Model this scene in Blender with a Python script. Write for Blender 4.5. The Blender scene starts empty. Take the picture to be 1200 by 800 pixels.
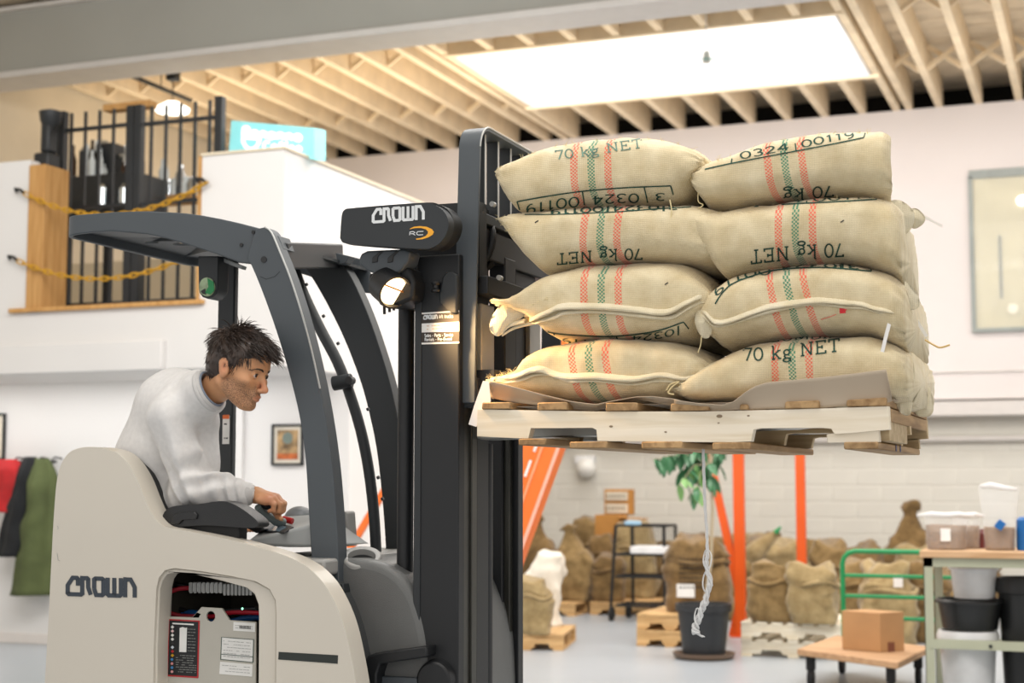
import bpy, math, random
import numpy as np
from mathutils import Vector, Matrix, noise
from mathutils.geometry import tessellate_polygon
from mathutils.bvhtree import BVHTree
S = bpy.context.scene
COL = S.collection
R = math.radians
random.seed(7)
# ------------------------------------------------------------------ camera
PSI, TH, F, CH = R(21.2), R(5.24), 1800.0, 1.45
_s, _c, _st, _ct = math.sin(PSI), math.cos(PSI), math.sin(TH), math.cos(TH)
cam_d = bpy.data.cameras.new('camera'); cam = bpy.data.objects.new('camera', cam_d); COL.objects.link(cam)
cam.location = (0, 0, CH); cam.rotation_euler = (R(90) + TH, 0, PSI)
cam_d.sensor_width = 36; cam_d.lens = 54.0
cam_d.dof.use_dof = True; cam_d.dof.focus_distance = 4.75; cam_d.dof.aperture_fstop = 3.0
cam_d.clip_end = 200
S.camera = cam
S.view_settings.view_transform = 'Standard'; S.view_settings.look = 'None'
S.view_settings.gamma = 1; S.view_settings.exposure = 0.0
S.view_settings.use_curve_mapping = False
# ------------------------------------------------------------------ light
w = bpy.data.worlds.new('daylight'); S.world = w; w.use_nodes = True
w.node_tree.nodes['Background'].inputs[0].default_value = (1.0, 0.965, 0.93, 1)
w.node_tree.nodes['Background'].inputs[1].default_value = 1.05
def area(name, loc, target, sx, sy, power, col=(1, 1, 1)):
    l = bpy.data.lights.new(name, 'AREA'); l.shape = 'RECTANGLE'; l.size = sx; l.size_y = sy; l.energy = power; l.color = col
    o = bpy.data.objects.new(name, l); COL.objects.link(o); o.location = loc
    o.rotation_euler = (Vector(target) - Vector(loc)).to_track_quat('-Z', 'Y').to_euler()
    return o
area('fill_over_truck', (-1.0, 3.2, 5.6), (-1.6, 4.2, 0), 5, 2.5, 170, (1.0, 0.98, 0.95))  # added fill above the truck; the roof has no opening here
area('fill_over_hall', (-1.6, 7.2, 5.6), (-1.5, 7.0, 0), 5, 1.6, 260, (1.0, 0.98, 0.95))  # another added fill below closed roof, between truck and workshop
area('mezzanine_face_fill', (-5.5, 6.0, 5.4), (-8, 10.4, 3.2), 5, 1.5, 170, (1, .985, .96))  # unseen source, put in to brighten the white mezzanine face
u_ = area('warm_joist_fill', (-8, 15.2, 4.5), (-8, 15.6, 9), 5, 1.5, 75, (1.0, .84, .62))  # added upward fill without a fixture; warms and lifts the left joists
area('hall_joist_fill', (-2.5, 16.0, 4.4), (-2.5, 16.2, 9), 9, 1, 60, (1.0, .93, .85))  # second invented upward fill, brightens the joists around the skylight
area('workshop_fill', (-1.0, 12.5, 5.2), (-1.0, 13, 0), 10, 3, 480, (1.0, 0.97, 0.93))  # added overhead light that lifts the workshop background
area('under_soffit_fill', (-8.6, 10.95, 2.3), (-8.6, 11.3, 0), 4.5, .4, 28, (1, .98, .96))  # extra light under the overhang, there to whiten the wall below
area('back_wall_fill', (-3, 16.9, 5.9), (-3, 18.6, 1.5), 12, .5, 110, (1.0, .97, .95))  # added wash to brighten the back wall, no real fixture

# ------------------------------------------------------------------ projections (pixel -> point at a real depth)
FW = Vector((-_s*_ct, _c*_ct, _st)); RT = Vector((_c, _s, 0)); UP = Vector((_s*_st, -_c*_st, _ct))
C0 = Vector((0, 0, CH))
def ray(u, v): return FW*F + RT*(u-600) + UP*(400-v)
def W(u, v, Y):
    d = ray(u, v); return C0 + d*(Y/d.y)
def WZ(u, v, z):
    d = ray(u, v); return C0 + d*((z-CH)/d.z)
def G(u, v): return WZ(u, v, 0.0)
def pxm(u, Y):   # pixels per metre at that place
    return (W(u+1, 500, Y)-W(u, 500, Y)).length**-1 if False else F/((W(u, 565, Y)-C0).dot(FW))
# ------------------------------------------------------------------ materials
def lin(h):
    h = h.lstrip('#'); r = [int(h[i:i+2], 16)/255 for i in (0, 2, 4)]
    return tuple((x/12.92 if x <= .04045 else ((x+.055)/1.055)**2.4) for x in r) + (1,)
def mat(name, col, rough=.5, metal=0., var=.06, vs=6., bump=0., bs=80., emit=0., alpha=1., spec=.5, coat=0., trans=0.):
    m = bpy.data.materials.new(name); m.use_nodes = True; N = m.node_tree; n = N.nodes; L = N.links
    b = n['Principled BSDF']; c = lin(col) if isinstance(col, str) else col
    b.inputs['Roughness'].default_value = rough; b.inputs['Metallic'].default_value = metal
    b.inputs['Specular IOR Level'].default_value = spec; b.inputs['Coat Weight'].default_value = coat
    b.inputs['Transmission Weight'].default_value = trans; b.inputs['Alpha'].default_value = alpha
    tc = n.new('ShaderNodeTexCoord')
    nz = n.new('ShaderNodeTexNoise'); nz.inputs['Scale'].default_value = vs; nz.inputs['Detail'].default_value = 4
    L.new(tc.outputs['Object'], nz.inputs['Vector'])
    r = n.new('ShaderNodeValToRGB')
    r.color_ramp.elements[0].position = .3; r.color_ramp.elements[1].position = .7
    r.color_ramp.elements[0].color = tuple(x*(1-var*2) for x in c[:3])+(1,); r.color_ramp.elements[1].color = tuple(min(1, x*(1+var)) for x in c[:3])+(1,)
    L.new(nz.outputs['Fac'], r.inputs[0]); L.new(r.outputs[0], b.inputs['Base Color'])
    if emit:
        b.inputs['Emission Color'].default_value = c; b.inputs['Emission Strength'].default_value = emit
    if bump:
        n2 = n.new('ShaderNodeTexNoise'); n2.inputs['Scale'].default_value = bs; n2.inputs['Detail'].default_value = 3
        L.new(tc.outputs['Object'], n2.inputs['Vector'])
        bp = n.new('ShaderNodeBump'); bp.inputs['Strength'].default_value = bump; bp.inputs['Distance'].default_value = .01
        L.new(n2.outputs['Fac'], bp.inputs['Height']); L.new(bp.outputs[0], b.inputs['Normal'])
    return m
def wood(name, c1, c2, scale=3., axis='X', rough=.7):
    m = mat(name, c1, rough); N = m.node_tree; n = N.nodes; L = N.links; b = n['Principled BSDF']
    tc = n.new('ShaderNodeTexCoord'); mp = n.new('ShaderNodeMapping')
    sc = {'X': (1, 14, 14), 'Y': (14, 1, 14), 'Z': (14, 14, 1)}[axis]
    mp.inputs['Scale'].default_value = sc; L.new(tc.outputs['Object'], mp.inputs[0])
    nz = n.new('ShaderNodeTexNoise'); nz.inputs['Scale'].default_value = scale; nz.inputs['Detail'].default_value = 6; nz.inputs['Distortion'].default_value = .6
    L.new(mp.outputs[0], nz.inputs['Vector'])
    r = n.new('ShaderNodeValToRGB'); r.color_ramp.elements[0].color = lin(c2); r.color_ramp.elements[1].color = lin(c1)
    r.color_ramp.elements[0].position = .3; r.color_ramp.elements[1].position = .6
    L.new(nz.outputs['Fac'], r.inputs[0])
    oi = n.new('ShaderNodeObjectInfo'); hs = n.new('ShaderNodeHueSaturation')
    ma = n.new('ShaderNodeMapRange'); ma.inputs[3].default_value = .85; ma.inputs[4].default_value = 1.08
    L.new(oi.outputs['Random'], ma.inputs[0]); L.new(ma.outputs[0], hs.inputs['Value']); L.new(r.outputs[0], hs.inputs['Color'])
    L.new(hs.outputs[0], b.inputs['Base Color'])
    bp = n.new('ShaderNodeBump'); bp.inputs['Strength'].default_value = .25; bp.inputs['Distance'].default_value = .004
    L.new(nz.outputs['Fac'], bp.inputs['Height']); L.new(bp.outputs[0], b.inputs['Normal'])
    return m
def burlap(name, c1, c2, stripes=False, ws=260.):
    m = bpy.data.materials.new(name); m.use_nodes = True; N = m.node_tree; n = N.nodes; L = N.links; b = n['Principled BSDF']
    b.inputs['Roughness'].default_value = .92; b.inputs['Specular IOR Level'].default_value = .15
    b.inputs['Sheen Weight'].default_value = .25; b.inputs['Sheen Roughness'].default_value = .5
    tc = n.new('ShaderNodeTexCoord')
    nz = n.new('ShaderNodeTexNoise'); nz.inputs['Scale'].default_value = 9; nz.inputs['Detail'].default_value = 6; nz.inputs['Roughness'].default_value = .65
    L.new(tc.outputs['Object'], nz.inputs['Vector'])
    r = n.new('ShaderNodeValToRGB'); r.color_ramp.elements[0].color = lin(c2); r.color_ramp.elements[1].color = lin(c1)
    r.color_ramp.elements[0].position = .3; r.color_ramp.elements[1].position = .65
    L.new(nz.outputs['Fac'], r.inputs[0])
    def wave(ax, sc, dist):
        q = n.new('ShaderNodeTexWave'); q.bands_direction = ax; q.inputs['Scale'].default_value = sc; q.inputs['Distortion'].default_value = dist
        q.inputs['Detail'].default_value = 2; q.inputs['Detail Scale'].default_value = 3
        return q
    w1 = wave('X', ws/6.3*2, 1.2); w2 = wave('Z', ws/6.3*2, 1.2)
    L.new(tc.outputs['Object'], w1.inputs[0]); L.new(tc.outputs['Object'], w2.inputs[0])
    mu = n.new('ShaderNodeMath'); mu.operation = 'MULTIPLY'; L.new(w1.outputs['Fac'], mu.inputs[0]); L.new(w2.outputs['Fac'], mu.inputs[1])
    mr = n.new('ShaderNodeMapRange'); mr.inputs[3].default_value = .89; mr.inputs[4].default_value = 1.09
    L.new(mu.outputs[0], mr.inputs[0])
    vm = n.new('ShaderNodeVectorMath'); vm.operation = 'SCALE'; L.new(r.outputs[0], vm.inputs[0]); L.new(mr.outputs[0], vm.inputs['Scale'])
    out = vm.outputs[0]
    bp = n.new('ShaderNodeBump'); bp.inputs['Strength'].default_value = .5; bp.inputs['Distance'].default_value = .002
    L.new(mu.outputs[0], bp.inputs['Height']); L.new(bp.outputs[0], b.inputs['Normal'])
    if stripes:
        at = n.new('ShaderNodeAttribute'); at.attribute_name = 'weft'; sp = n.new('ShaderNodeSeparateXYZ'); L.new(at.outputs['Vector'], sp.inputs[0])
        def mth(op, a, bb=None, cc=None):
            q = n.new('ShaderNodeMath'); q.operation = op
            for i, x in enumerate((a, bb, cc)):
                if x is None: continue
                if isinstance(x, (int, float)): q.inputs[i].default_value = x
                else: L.new(x, q.inputs[i])
            return q.outputs[0]
        ck = n.new('ShaderNodeTexChecker'); ck.inputs['Scale'].default_value = 0.46
        ck.inputs[1].default_value = (1, 1, 1, 1); ck.inputs[2].default_value = (0.12, .12, .12, 1)
        L.new(at.outputs['Vector'], ck.inputs[0])
        def band(c0, wd, colr, prev):
            d = mth('ABSOLUTE', mth('SUBTRACT', sp.outputs[0], c0)); k = mth('LESS_THAN', d, wd)
            k = mth('MULTIPLY', k, ck.outputs['Fac']); k = mth('MULTIPLY', k, .78); k = mth('ADD', k, mth('MULTIPLY', mth('LESS_THAN', d, wd), .10))
            mx = n.new('ShaderNodeMix'); mx.data_type = 'RGBA'; L.new(k, mx.inputs['Factor']); L.new(prev, mx.inputs['A']); mx.inputs['B'].default_value = lin(colr)
            return mx.outputs['Result']
        out = band(-20, 4.2, 'e8604e', out); out = band(0, 4.2, '2f8468', out); out = band(20, 4.2, 'e8604e', out)
    L.new(out, b.inputs['Base Color'])
    return m
# ------------------------------------------------------------------ mesh helpers
ORG = {}
def J(*parts):
    V, Fc = [], []
    for v, f in parts:
        o = len(V); V += [tuple(x) for x in v]; Fc += [tuple(i+o for i in q) for q in f]
    return V, Fc
def tag(o, label=None, cat=None, group=None, kind=None):
    if label: o['label'] = label
    if cat: o['category'] = cat
    if group: o['group'] = group
    if kind: o['kind'] = kind
    return o
def thing(name, label, cat, loc=(0, 0, 0), group=None, rz=0.):
    o = bpy.data.objects.new(name, None); COL.objects.link(o); o.location = loc; o.rotation_euler = (0, 0, rz)
    o.empty_display_size = .1; ORG[o.name] = Vector(loc)
    return tag(o, label, cat, group)
def mk(name, geo, m, parent=None, bev=0., smooth=True, ang=35, org=None, seg=2, label=None, kind=None):
    V, Fc = geo
    if parent is not None: off = ORG[parent.name]
    elif org is not None: off = Vector(org)
    else:
        a = np.array(V); off = Vector(((a[:, 0].min()+a[:, 0].max())/2, (a[:, 1].min()+a[:, 1].max())/2, a[:, 2].min()))
    me = bpy.data.meshes.new(name)
    me.from_pydata([(x-off.x, y-off.y, z-off.z) for x, y, z in V], [], Fc); me.update()
    if isinstance(m, (list, tuple)):
        for q in m: me.materials.append(q)
    else: me.materials.append(m)
    if smooth:
        me.shade_smooth(); me.set_sharp_from_angle(angle=R(ang))
    o = bpy.data.objects.new(name, me); COL.objects.link(o)
    if parent is not None: o.parent = parent
    else: o.location = off
    ORG[o.name] = off
    if bev:
        b = o.modifiers.new('bevel', 'BEVEL'); b.width = bev; b.segments = seg; b.limit_method = 'ANGLE'; b.angle_limit = R(40)
    if label: o['label'] = label
    if kind: o['kind'] = kind
    return o
def box(x0, x1, y0, y1, z0, z1):
    V = [(x, y, z) for z in (z0, z1) for y in (y0, y1) for x in (x0, x1)]
    return V, [(0, 2, 3, 1), (4, 5, 7, 6), (0, 1, 5, 4), (2, 6, 7, 3), (0, 4, 6, 2), (1, 3, 7, 5)]
def beam(p0, p1, w, h, up=(0, 0, 1)):
    p0, p1 = Vector(p0), Vector(p1); d = (p1-p0).normalized(); up = Vector(up)
    s = d.cross(up); s = s.normalized() if s.length > 1e-4 else Vector((1, 0, 0)); t = s.cross(d).normalized()
    V = []
    for p in (p0, p1):
        for a, b in ((-1, -1), (1, -1), (1, 1), (-1, 1)): V.append(tuple(p + s*a*w/2 + t*b*h/2))
    return V, [(0, 1, 2, 3), (7, 6, 5, 4), (0, 4, 5, 1), (1, 5, 6, 2), (2, 6, 7, 3), (3, 7, 4, 0)]
def tube(path, r, n=10, cap=True):
    path = [Vector(p) for p in path]; rs = r if isinstance(r, (list, tuple)) else [r]*len(path)
    V, Fc = [], []; T0 = (path[1]-path[0]).normalized(); a = T0.orthogonal().normalized()
    for i, p in enumerate(path):
        t = (path[min(i+1, len(path)-1)]-path[max(i-1, 0)]).normalized()
        a = (a - t*a.dot(t)).normalized(); b = t.cross(a)
        for k in range(n):
            q = 2*math.pi*k/n; V.append(tuple(p + (a*math.cos(q)+b*math.sin(q))*rs[i]))
    for i in range(len(path)-1):
        for k in range(n): Fc.append((i*n+k, i*n+(k+1) % n, (i+1)*n+(k+1) % n, (i+1)*n+k))
    if cap: Fc += [tuple(range(n))[::-1], tuple((len(path)-1)*n+k for k in range(n))]
    return V, Fc
def cyl(p0, p1, r0, r1=None, n=20): return tube([p0, p1], [r0, r0 if r1 is None else r1], n)
def lathe(prof, n=28, c=(0, 0, 0), cap=True):
    V, Fc = [], []
    for r, z in prof:
        for k in range(n): V.append((c[0]+r*math.cos(2*math.pi*k/n), c[1]+r*math.sin(2*math.pi*k/n), c[2]+z))
    for i in range(len(prof)-1):
        for k in range(n): Fc.append((i*n+k, i*n+(k+1) % n, (i+1)*n+(k+1) % n, (i+1)*n+k))
    if cap: Fc += [tuple(range(n))[::-1], tuple((len(prof)-1)*n+k for k in range(n))]
    return V, Fc
def sm(pts, n=6, closed=False):
    P = [Vector(p) for p in pts]; out = []; N = len(P)
    for i in range(N if closed else N-1):
        p0 = P[(i-1) % N] if closed or i > 0 else P[0]; p1 = P[i]; p2 = P[(i+1) % N]
        p3 = P[(i+2) % N] if closed or i+2 < N else P[-1]
        for k in range(n):
            t = k/n; out.append(.5*((2*p1)+(p2-p0)*t+(2*p0-5*p1+4*p2-p3)*t*t+(3*p1-p0-3*p2+p3)*t**3))
    if not closed: out.append(P[-1])
    return out
def ext3(loops, y0, y1):
    """loops: outer (and holes) of (x, z); solid from y0 to y1"""
    V, Fc = [], []; n = sum(len(l) for l in loops)
    for y in (y0, y1):
        for l in loops: V += [(p[0], y, p[1]) for p in l]
    tri = tessellate_polygon([[Vector((p[0], p[1], 0)) for p in l] for l in loops])
    def nrm(t):
        a, b, c = [V[i] for i in t]; return (b[0]-a[0])*(c[2]-a[2])-(b[2]-a[2])*(c[0]-a[0])
    for t in tri:
        if abs(nrm(t)) < 1e-12: continue
        t = t if nrm(t) > 0 else t[::-1]
        Fc.append(tuple(t)); Fc.append(tuple(i+n for i in t[::-1]))
    o = 0
    for li, l in enumerate(loops):
        m = len(l); ar = sum(l[i][0]*l[(i+1) % m][1]-l[(i+1) % m][0]*l[i][1] for i in range(m)); ccw = ar > 0
        if li: ccw = not ccw
        for i in range(m):
            a, b = o+i, o+(i+1) % m
            Fc.append((a, a+n, b+n, b) if ccw else (a, b, b+n, a+n))
        o += m
    return V, Fc
def xz(px, Y): return [(W(u, v, Y).x, W(u, v, Y).z) for u, v in px]
def ext(px, Y0, Y1, holes=(), smooth=0):
    def pr(l):
        l = [(float(a), float(b)) for a, b in l]
        if smooth: l = [(p[0], p[1]) for p in sm([(a, b, 0) for a, b in l], smooth, True)]
        return xz(l, Y0)
    return ext3([pr(px)]+[xz(h, Y0) for h in holes], Y0, Y1)
def pxbox(u0, v0, u1, v1, Y0, Y1):
    a, b = W(u0, v0, Y0), W(u1, v1, Y0); return box(min(a.x, b.x), max(a.x, b.x), Y0, Y1, min(a.z, b.z), max(a.z, b.z))
def copy_tree(o, parent=None):
    c = o.copy(); COL.objects.link(c)
    if parent is not None: c.parent = parent; c.matrix_parent_inverse = o.matrix_parent_inverse.copy()
    for ch in o.children: copy_tree(ch, c)
    return c
def ellpx(u, v, ru, rv, n=20, rot=0.):
    return [(u+ru*math.cos(t)*math.cos(rot)-rv*math.sin(t)*math.sin(rot), v+ru*math.cos(t)*math.sin(rot)+rv*math.sin(t)*math.cos(rot)) for t in [2*math.pi*k/n for k in range(n)]]
# ------------------------------------------------------------------ stroke lettering (own glyphs)
def arc(cx, cy, rx, ry, a0, a1, n=10): return [(cx+rx*math.cos(R(a0+(a1-a0)*i/n)), cy+ry*math.sin(R(a0+(a1-a0)*i/n))) for i in range(n+1)]
GL = {
 '0': (.62, [arc(.31, .5, .26, .46, 0, 360, 18)]),
 '1': (.45, [[(.1, .78), (.25, .95), (.25, .04)]]),
 '7': (.6, [[(.06, .8), (.06, .95), (.56, .95), (.25, .04)]]),
 '3': (.6, [arc(.28, .72, .22, .23, 150, -90, 9)+arc(.28, .26, .25, .23, 90, -150, 9)]),
 '2': (.6, [arc(.29, .7, .22, .25, 160, -20, 8)+[(.06, .06), (.56, .06)]]),
 '4': (.64, [[(.46, .04), (.46, .95), (.05, .33), (.62, .33)]]),
 '9': (.6, [arc(.29, .68, .22, .26, 0, 360, 12), arc(.29, .5, .23, .46, 0, -110, 8)]),
 '|': (.35, [[(.17, -.2), (.17, 1.2)]]),
 ' ': (.35, []),
 'k': (.62, [[(.12, .04), (.12, 1.)], [(.03, 1.), (.12, 1.)], [(.02, .04), (.24, .04)], [(.12, .32), (.48, .64)], [(.36, .64), (.58, .64)], [(.25, .42), (.5, .04)], [(.4, .04), (.62, .04)]]),
 'g': (.6, [arc(.27, .44, .18, .19, 0, 360, 12), arc(.28, -.12, .24, .14, 0, 360, 12), [(.18, .27), (.12, .16), (.2, .03), (.42, .0)], [(.42, .58), (.56, .64)]]),
 'N': (.86, [[(.16, .04), (.16, .95)], [(.04, .04), (.28, .04)], [(.04, .95), (.16, .95)], [(.16, .95), (.7, .04)], [(.7, .04), (.7, .95)], [(.58, .95), (.82, .95)]]),
 'E': (.74, [[(.16, .04), (.16, .95)], [(.04, .95), (.66, .95), (.66, .78)], [(.04, .04), (.68, .04), (.68, .22)], [(.16, .5), (.46, .5)], [(.46, .38), (.46, .62)]]),
 'T': (.8, [[(.4, .04), (.4, .95)], [(.26, .04), (.54, .04)], [(.08, .76), (.08, .95), (.72, .95), (.72, .76)]]),
 'C': (.72, [arc(.38, .5, .31, .46, 45, 315, 14)]),
 'O': (.78, [arc(.38, .5, .32, .46, 0, 360, 18)]),
 'L': (.66, [[(.14, .95), (.14, .04), (.58, .04), (.58, .2)]]),
 'M': (.96, [[(.1, .04), (.14, .95), (.46, .2), (.8, .95), (.84, .04)]]),
 'B': (.7, [[(.12, .04), (.12, .95)], [(.12, .95), (.4, .95)]+arc(.4, .73, .2, .22, 90, -90, 6)+[(.12, .51), (.42, .5)]+arc(.42, .27, .22, .23, 90, -90, 6)+[(.12, .04)]]),
 'I': (.34, [[(.16, .04), (.16, .95)], [(.04, .04), (.28, .04)], [(.04, .95), (.28, .95)]]),
 'A': (.8, [[(.04, .04), (.38, .95), (.72, .04)], [(.16, .34), (.6, .34)]]),
 'R': (.74, [[(.12, .04), (.12, .95)], [(.12, .95), (.4, .95)]+arc(.4, .72, .22, .23, 90, -90, 6)+[(.12, .49)], [(.38, .49), (.66, .04)]]),
}
CROWN = [[(1.62, 1.28), (1.62, 2.3), (1.5, 2.42), (.85, 2.42), (.12, 1.3), (.12, .12), (.25, 0), (2.1, 0), (2.25, .12), (2.25, 2.42), (3.0, 2.42), (3.12, 2.3), (3.12, 1.1), (3.5, 0)],
         [(4.0, .9), (4.0, 2.3), (4.15, 2.42), (5.2, 2.42), (5.35, 2.3), (5.35, .12), (5.2, 0), (4.3, 0), (4.0, .9)],
         [(5.98, 2.6), (5.98, .12), (6.1, 0), (7.8, 0), (7.92, .12), (7.92, 2.6)], [(6.95, 0), (6.95, 2.6)],
         [(8.55, -.2), (8.55, 2.42), (9.35, 2.42), (9.95, 1.3), (9.95, -.2)]]
def ribbons(strokes, wd, f, sub=.12):
    """strokes in glyph space, f(x, y) -> 3D point or None; quads of width wd"""
    V, Fc = [], []
    for st in strokes:
        pts = []
        for a, b in zip(st[:-1], st[1:]):
            n = max(1, int(math.hypot(b[0]-a[0], b[1]-a[1])/sub))
            pts += [(a[0]+(b[0]-a[0])*i/n, a[1]+(b[1]-a[1])*i/n) for i in range(n)]
        pts.append(st[-1]); prev = None
        for i, p in enumerate(pts):
            a = pts[max(i-1, 0)]; b = pts[min(i+1, len(pts)-1)]; dx, dy = b[0]-a[0], b[1]-a[1]; l = math.hypot(dx, dy) or 1
            if i == 0 and st[0] == st[-1]: dx, dy = pts[1][0]-pts[-2][0], pts[1][1]-pts[-2][1]; l = math.hypot(dx, dy) or 1
            # mitre
            k = wd/2
            if 0 < i < len(pts)-1:
                d1 = (p[0]-a[0], p[1]-a[1]); d2 = (b[0]-p[0], b[1]-p[1]); l1 = math.hypot(*d1) or 1; l2 = math.hypot(*d2) or 1
                cs = (d1[0]*d2[0]+d1[1]*d2[1])/l1/l2; k = wd/2/max(.7, math.sqrt(max(0., (1+cs)/2)))
            nx, ny = -dy/l*k, dx/l*k
            q0, q1 = f(p[0]+nx, p[1]+ny), f(p[0]-nx, p[1]-ny)
            if q0 is None or q1 is None: prev = None; continue
            V += [tuple(q0), tuple(q1)]; cur = len(V)-2
            if prev is not None: Fc.append((prev, prev+1, cur+1, cur))
            prev = cur
    return V, Fc
def text_strokes(s):
    out = []; x = 0
    for ch in s:
        wd, st = GL[ch]; out += [[(x+a, b) for a, b in l] for l in st]; x += wd+.08
    return out, x-.08
# ------------------------------------------------------------------ palette
m_floor = mat('painted_concrete', 'a6acb2', .32, vs=.6, var=.04, bump=.02, bs=5)
m_upper = mat('warm_grey_plaster', 'e4dcd9', .8, vs=.8, var=.02)
m_block = mat('cream_painted_block', 'd9d5cb', .8, vs=1.5, var=.03)
m_white = mat('white_painted_wall', 'dddbd9', .75, vs=.8, var=.015)
m_trim = mat('pale_beam_paint', 'd8d2cd', .7, var=.02)
m_cream = mat('cream_plaster', 'ddd0b8', .8, vs=1., var=.05)
m_joist = mat('painted_joist', 'eddabb', .75, vs=4, var=.06)
m_deck = mat('painted_roof_deck', 'd8cab4', .8, vs=3, var=.1)
m_girder = mat('grey_girder_paint', 'a6a6a0', .55, vs=.7, var=.03)
m_flange = mat('bounce_lit_flange', 'd5d2cf', .6, var=.02)  # paler than the girder: floor bounce put into the flange colour
m_dark = mat('gap_shade_black', '171513', .9)
m_glow = mat('skylight_glazing', 'ffffff', .5, emit=3.6)
m_lampglow = mat('lamp_diffuser', 'fffaf0', .5, emit=3.)
m_black = mat('black_steel', '1c1f22', .45, var=.1)
m_oak = wood('oak_trim', 'c99a5e', 'b07f43', 2.5, 'Z')
m_orange = mat('orange_rack_paint', 'dc560f', .45, vs=3, var=.05)
m_orange2 = mat('orange_brace_paint', 'f4752a', .4, var=.03)
m_palet = wood('pallet_pine', 'd9b27c', 'b58a55', 3, 'X')
m_paletw = wood('new_pallet_pine', 'efe6d2', 'dccdb0', 3, 'X')
m_bur = [burlap('old_burlap_a', '9f8459', '6f5835', ws=120), burlap('old_burlap_b', '8c7048', '5f4a2d', ws=120), burlap('old_burlap_c', 'b09a70', '86704a', ws=120)]
m_wpp = mat('white_woven_bag', 'e4dccd', .7, var=.06)
m_kraft = mat('kraft_cardboard', 'b5803f', .8, var=.05)
m_box = mat('tan_cardboard', 'b98d60', .8, var=.04)
m_ink = mat('dark_green_ink', '1d4438', .8)
m_paper = mat('white_paper', 'f2f0ec', .7)
m_green = mat('green_cart_paint', '0f8a4e', .4)
m_rubber = mat('black_rubber', '151515', .7)
m_ply = wood('plywood_top', 'cba27a', 'b48a62', 2, 'X')
m_benchleg = mat('sage_steel', 'a9ab94', .45, var=.03)
m_maple = wood('maple_top', 'dbb58d', 'c2966a', 2, 'X')
m_plasw = mat('white_plastic', 'e6e6e6', .4)
m_plasb = mat('black_plastic', '161718', .4)
m_leaf = mat('ficus_leaf', '4b8058', .25, var=.15)
m_leaf2 = mat('young_leaf', '7aa860', .4, var=.1)
m_bark = mat('ficus_bark', 'b9a98d', .8)
m_beans = mat('coffee_beans', '8a6436', .7, bump=.8, bs=60, var=.2, vs=60)
def clear(name, col, a, rough=.15):
    m = mat(name, col, rough, var=.02, alpha=a, bump=.5, bs=25); return m
m_film = clear('clear_film', 'f4f4f4', .2)
m_blue = mat('blue_plastic', '1463a8', .4)
m_glassw = mat('window_glass', 'ffffff', .05, alpha=.12)
m_chain = mat('yellow_chain', 'c99722', .5)
# ------------------------------------------------------------------ the hall
ZJ = 6.0; YB = 19.2; YU = 19.0
def st(o): o['kind'] = 'structure'; return o
floor = st(mk('floor', box(-16, 8, -6, 20, -.1, 0), m_floor, smooth=False))
wb = st(mk('wall_back', box(-16, 8, YB, YB+.2, 0, 3.2), m_block, smooth=False))
# painted blocks of the lower back wall, joints recessed
random.seed(3)
bk = [mk('painted_block', box(0, .58, 0, .012, 0, .185), m_block, bev=.006, seg=1, org=(0, 0, 0))]
bk[0].parent = wb; ob = ORG[wb.name]
for r_ in range(12):
    for c_ in range(24):
        if r_ < 3: continue
        x = -9.2+c_*.6+(.3 if r_ % 2 else 0); z = .02+r_*.2
        if x > 1.2 or z > 2.35: continue
        b_ = bk[0] if (r_ == 3 and c_ == 0) else bk[0].copy()
        if b_ is not bk[0]: COL.objects.link(b_); b_.parent = wb
        b_.location = (x-ob.x, YB-.0035-random.random()*.002-ob.y, z-ob.z)
zlo = W(1150, 487, YU).z
wu = st(mk('wall_upper', box(-16, 8, YU, YU+.18, W(1150, 467, YU).z, ZJ-.0), m_upper, smooth=False))
st(mk('trim_1', box(-16, 8, YU-.10, YU+.15, zlo, W(1150, 470, YU).z), m_trim, bev=.01))
mk('ledge', box(-9.9, 8, YU-.02, YU+.02, W(1150, 434, YU).z-.02, W(1150, 434, YU).z+.0), m_trim, wu, bev=.004)
mk('soffit', box(-16, 8, YU-.06, YB+.05, zlo+.02, zlo+.1), m_trim, wu)
mk('conduit', cyl((-9, YB-.08, W(1150, 514, YB).z), (8, YB-.08, W(1150, 514, YB).z), .035, n=10), m_trim, wb)
# window in the upper wall with the office beyond
wx0, wx1 = W(1142, 300, YU).x, W(1142, 300, YU).x+1.6; wz0, wz1 = W(1142, 385, YU).z, W(1142, 207, YU).z
wn = st(mk('window_1', J(box(wx0-.04, wx1, YU-.05, YU-.0, wz1-.03, wz1+.07), box(wx0-.05, wx0, YU-.05, YU, wz0, wz1), box(wx0-.05, wx1, YU-.05, YU, wz0-.05, wz0)), mat('grey_window_frame', '9aa09c', .5), bev=.004))
mk('office_wall', box(wx0, wx1, YU-.012, YU-.004, wz0, wz1), mat('office_beyond', 'd7cfae', .7, vs=2), wn)
mk('office_panel', J(box(wx0+.28, wx0+.31, YU-.03, YU-.012, wz0+.35, wz0+1.1), ), mat('grey_strip', '8c9188', .6), wn)
mk('pane', box(wx0, wx1, YU-.045, YU-.04, wz0, wz1), m_glassw, wn)
mk('ceiling_lamp_glow', cyl((wx0+.56, YU-.035, wz1-.33), (wx0+.56, YU-.02, wz1-.33), .06, n=20), m_lampglow, wn)
mk('pale_office_disc', J(cyl((wx0+.42, YU-.035, wz0+.22), (wx0+.42, YU-.02, wz0+.22), .06, n=14)), mat('shiny_bowl', 'fff6e0', .3), wn)  # small pale disc near the sill, no emission
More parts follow.
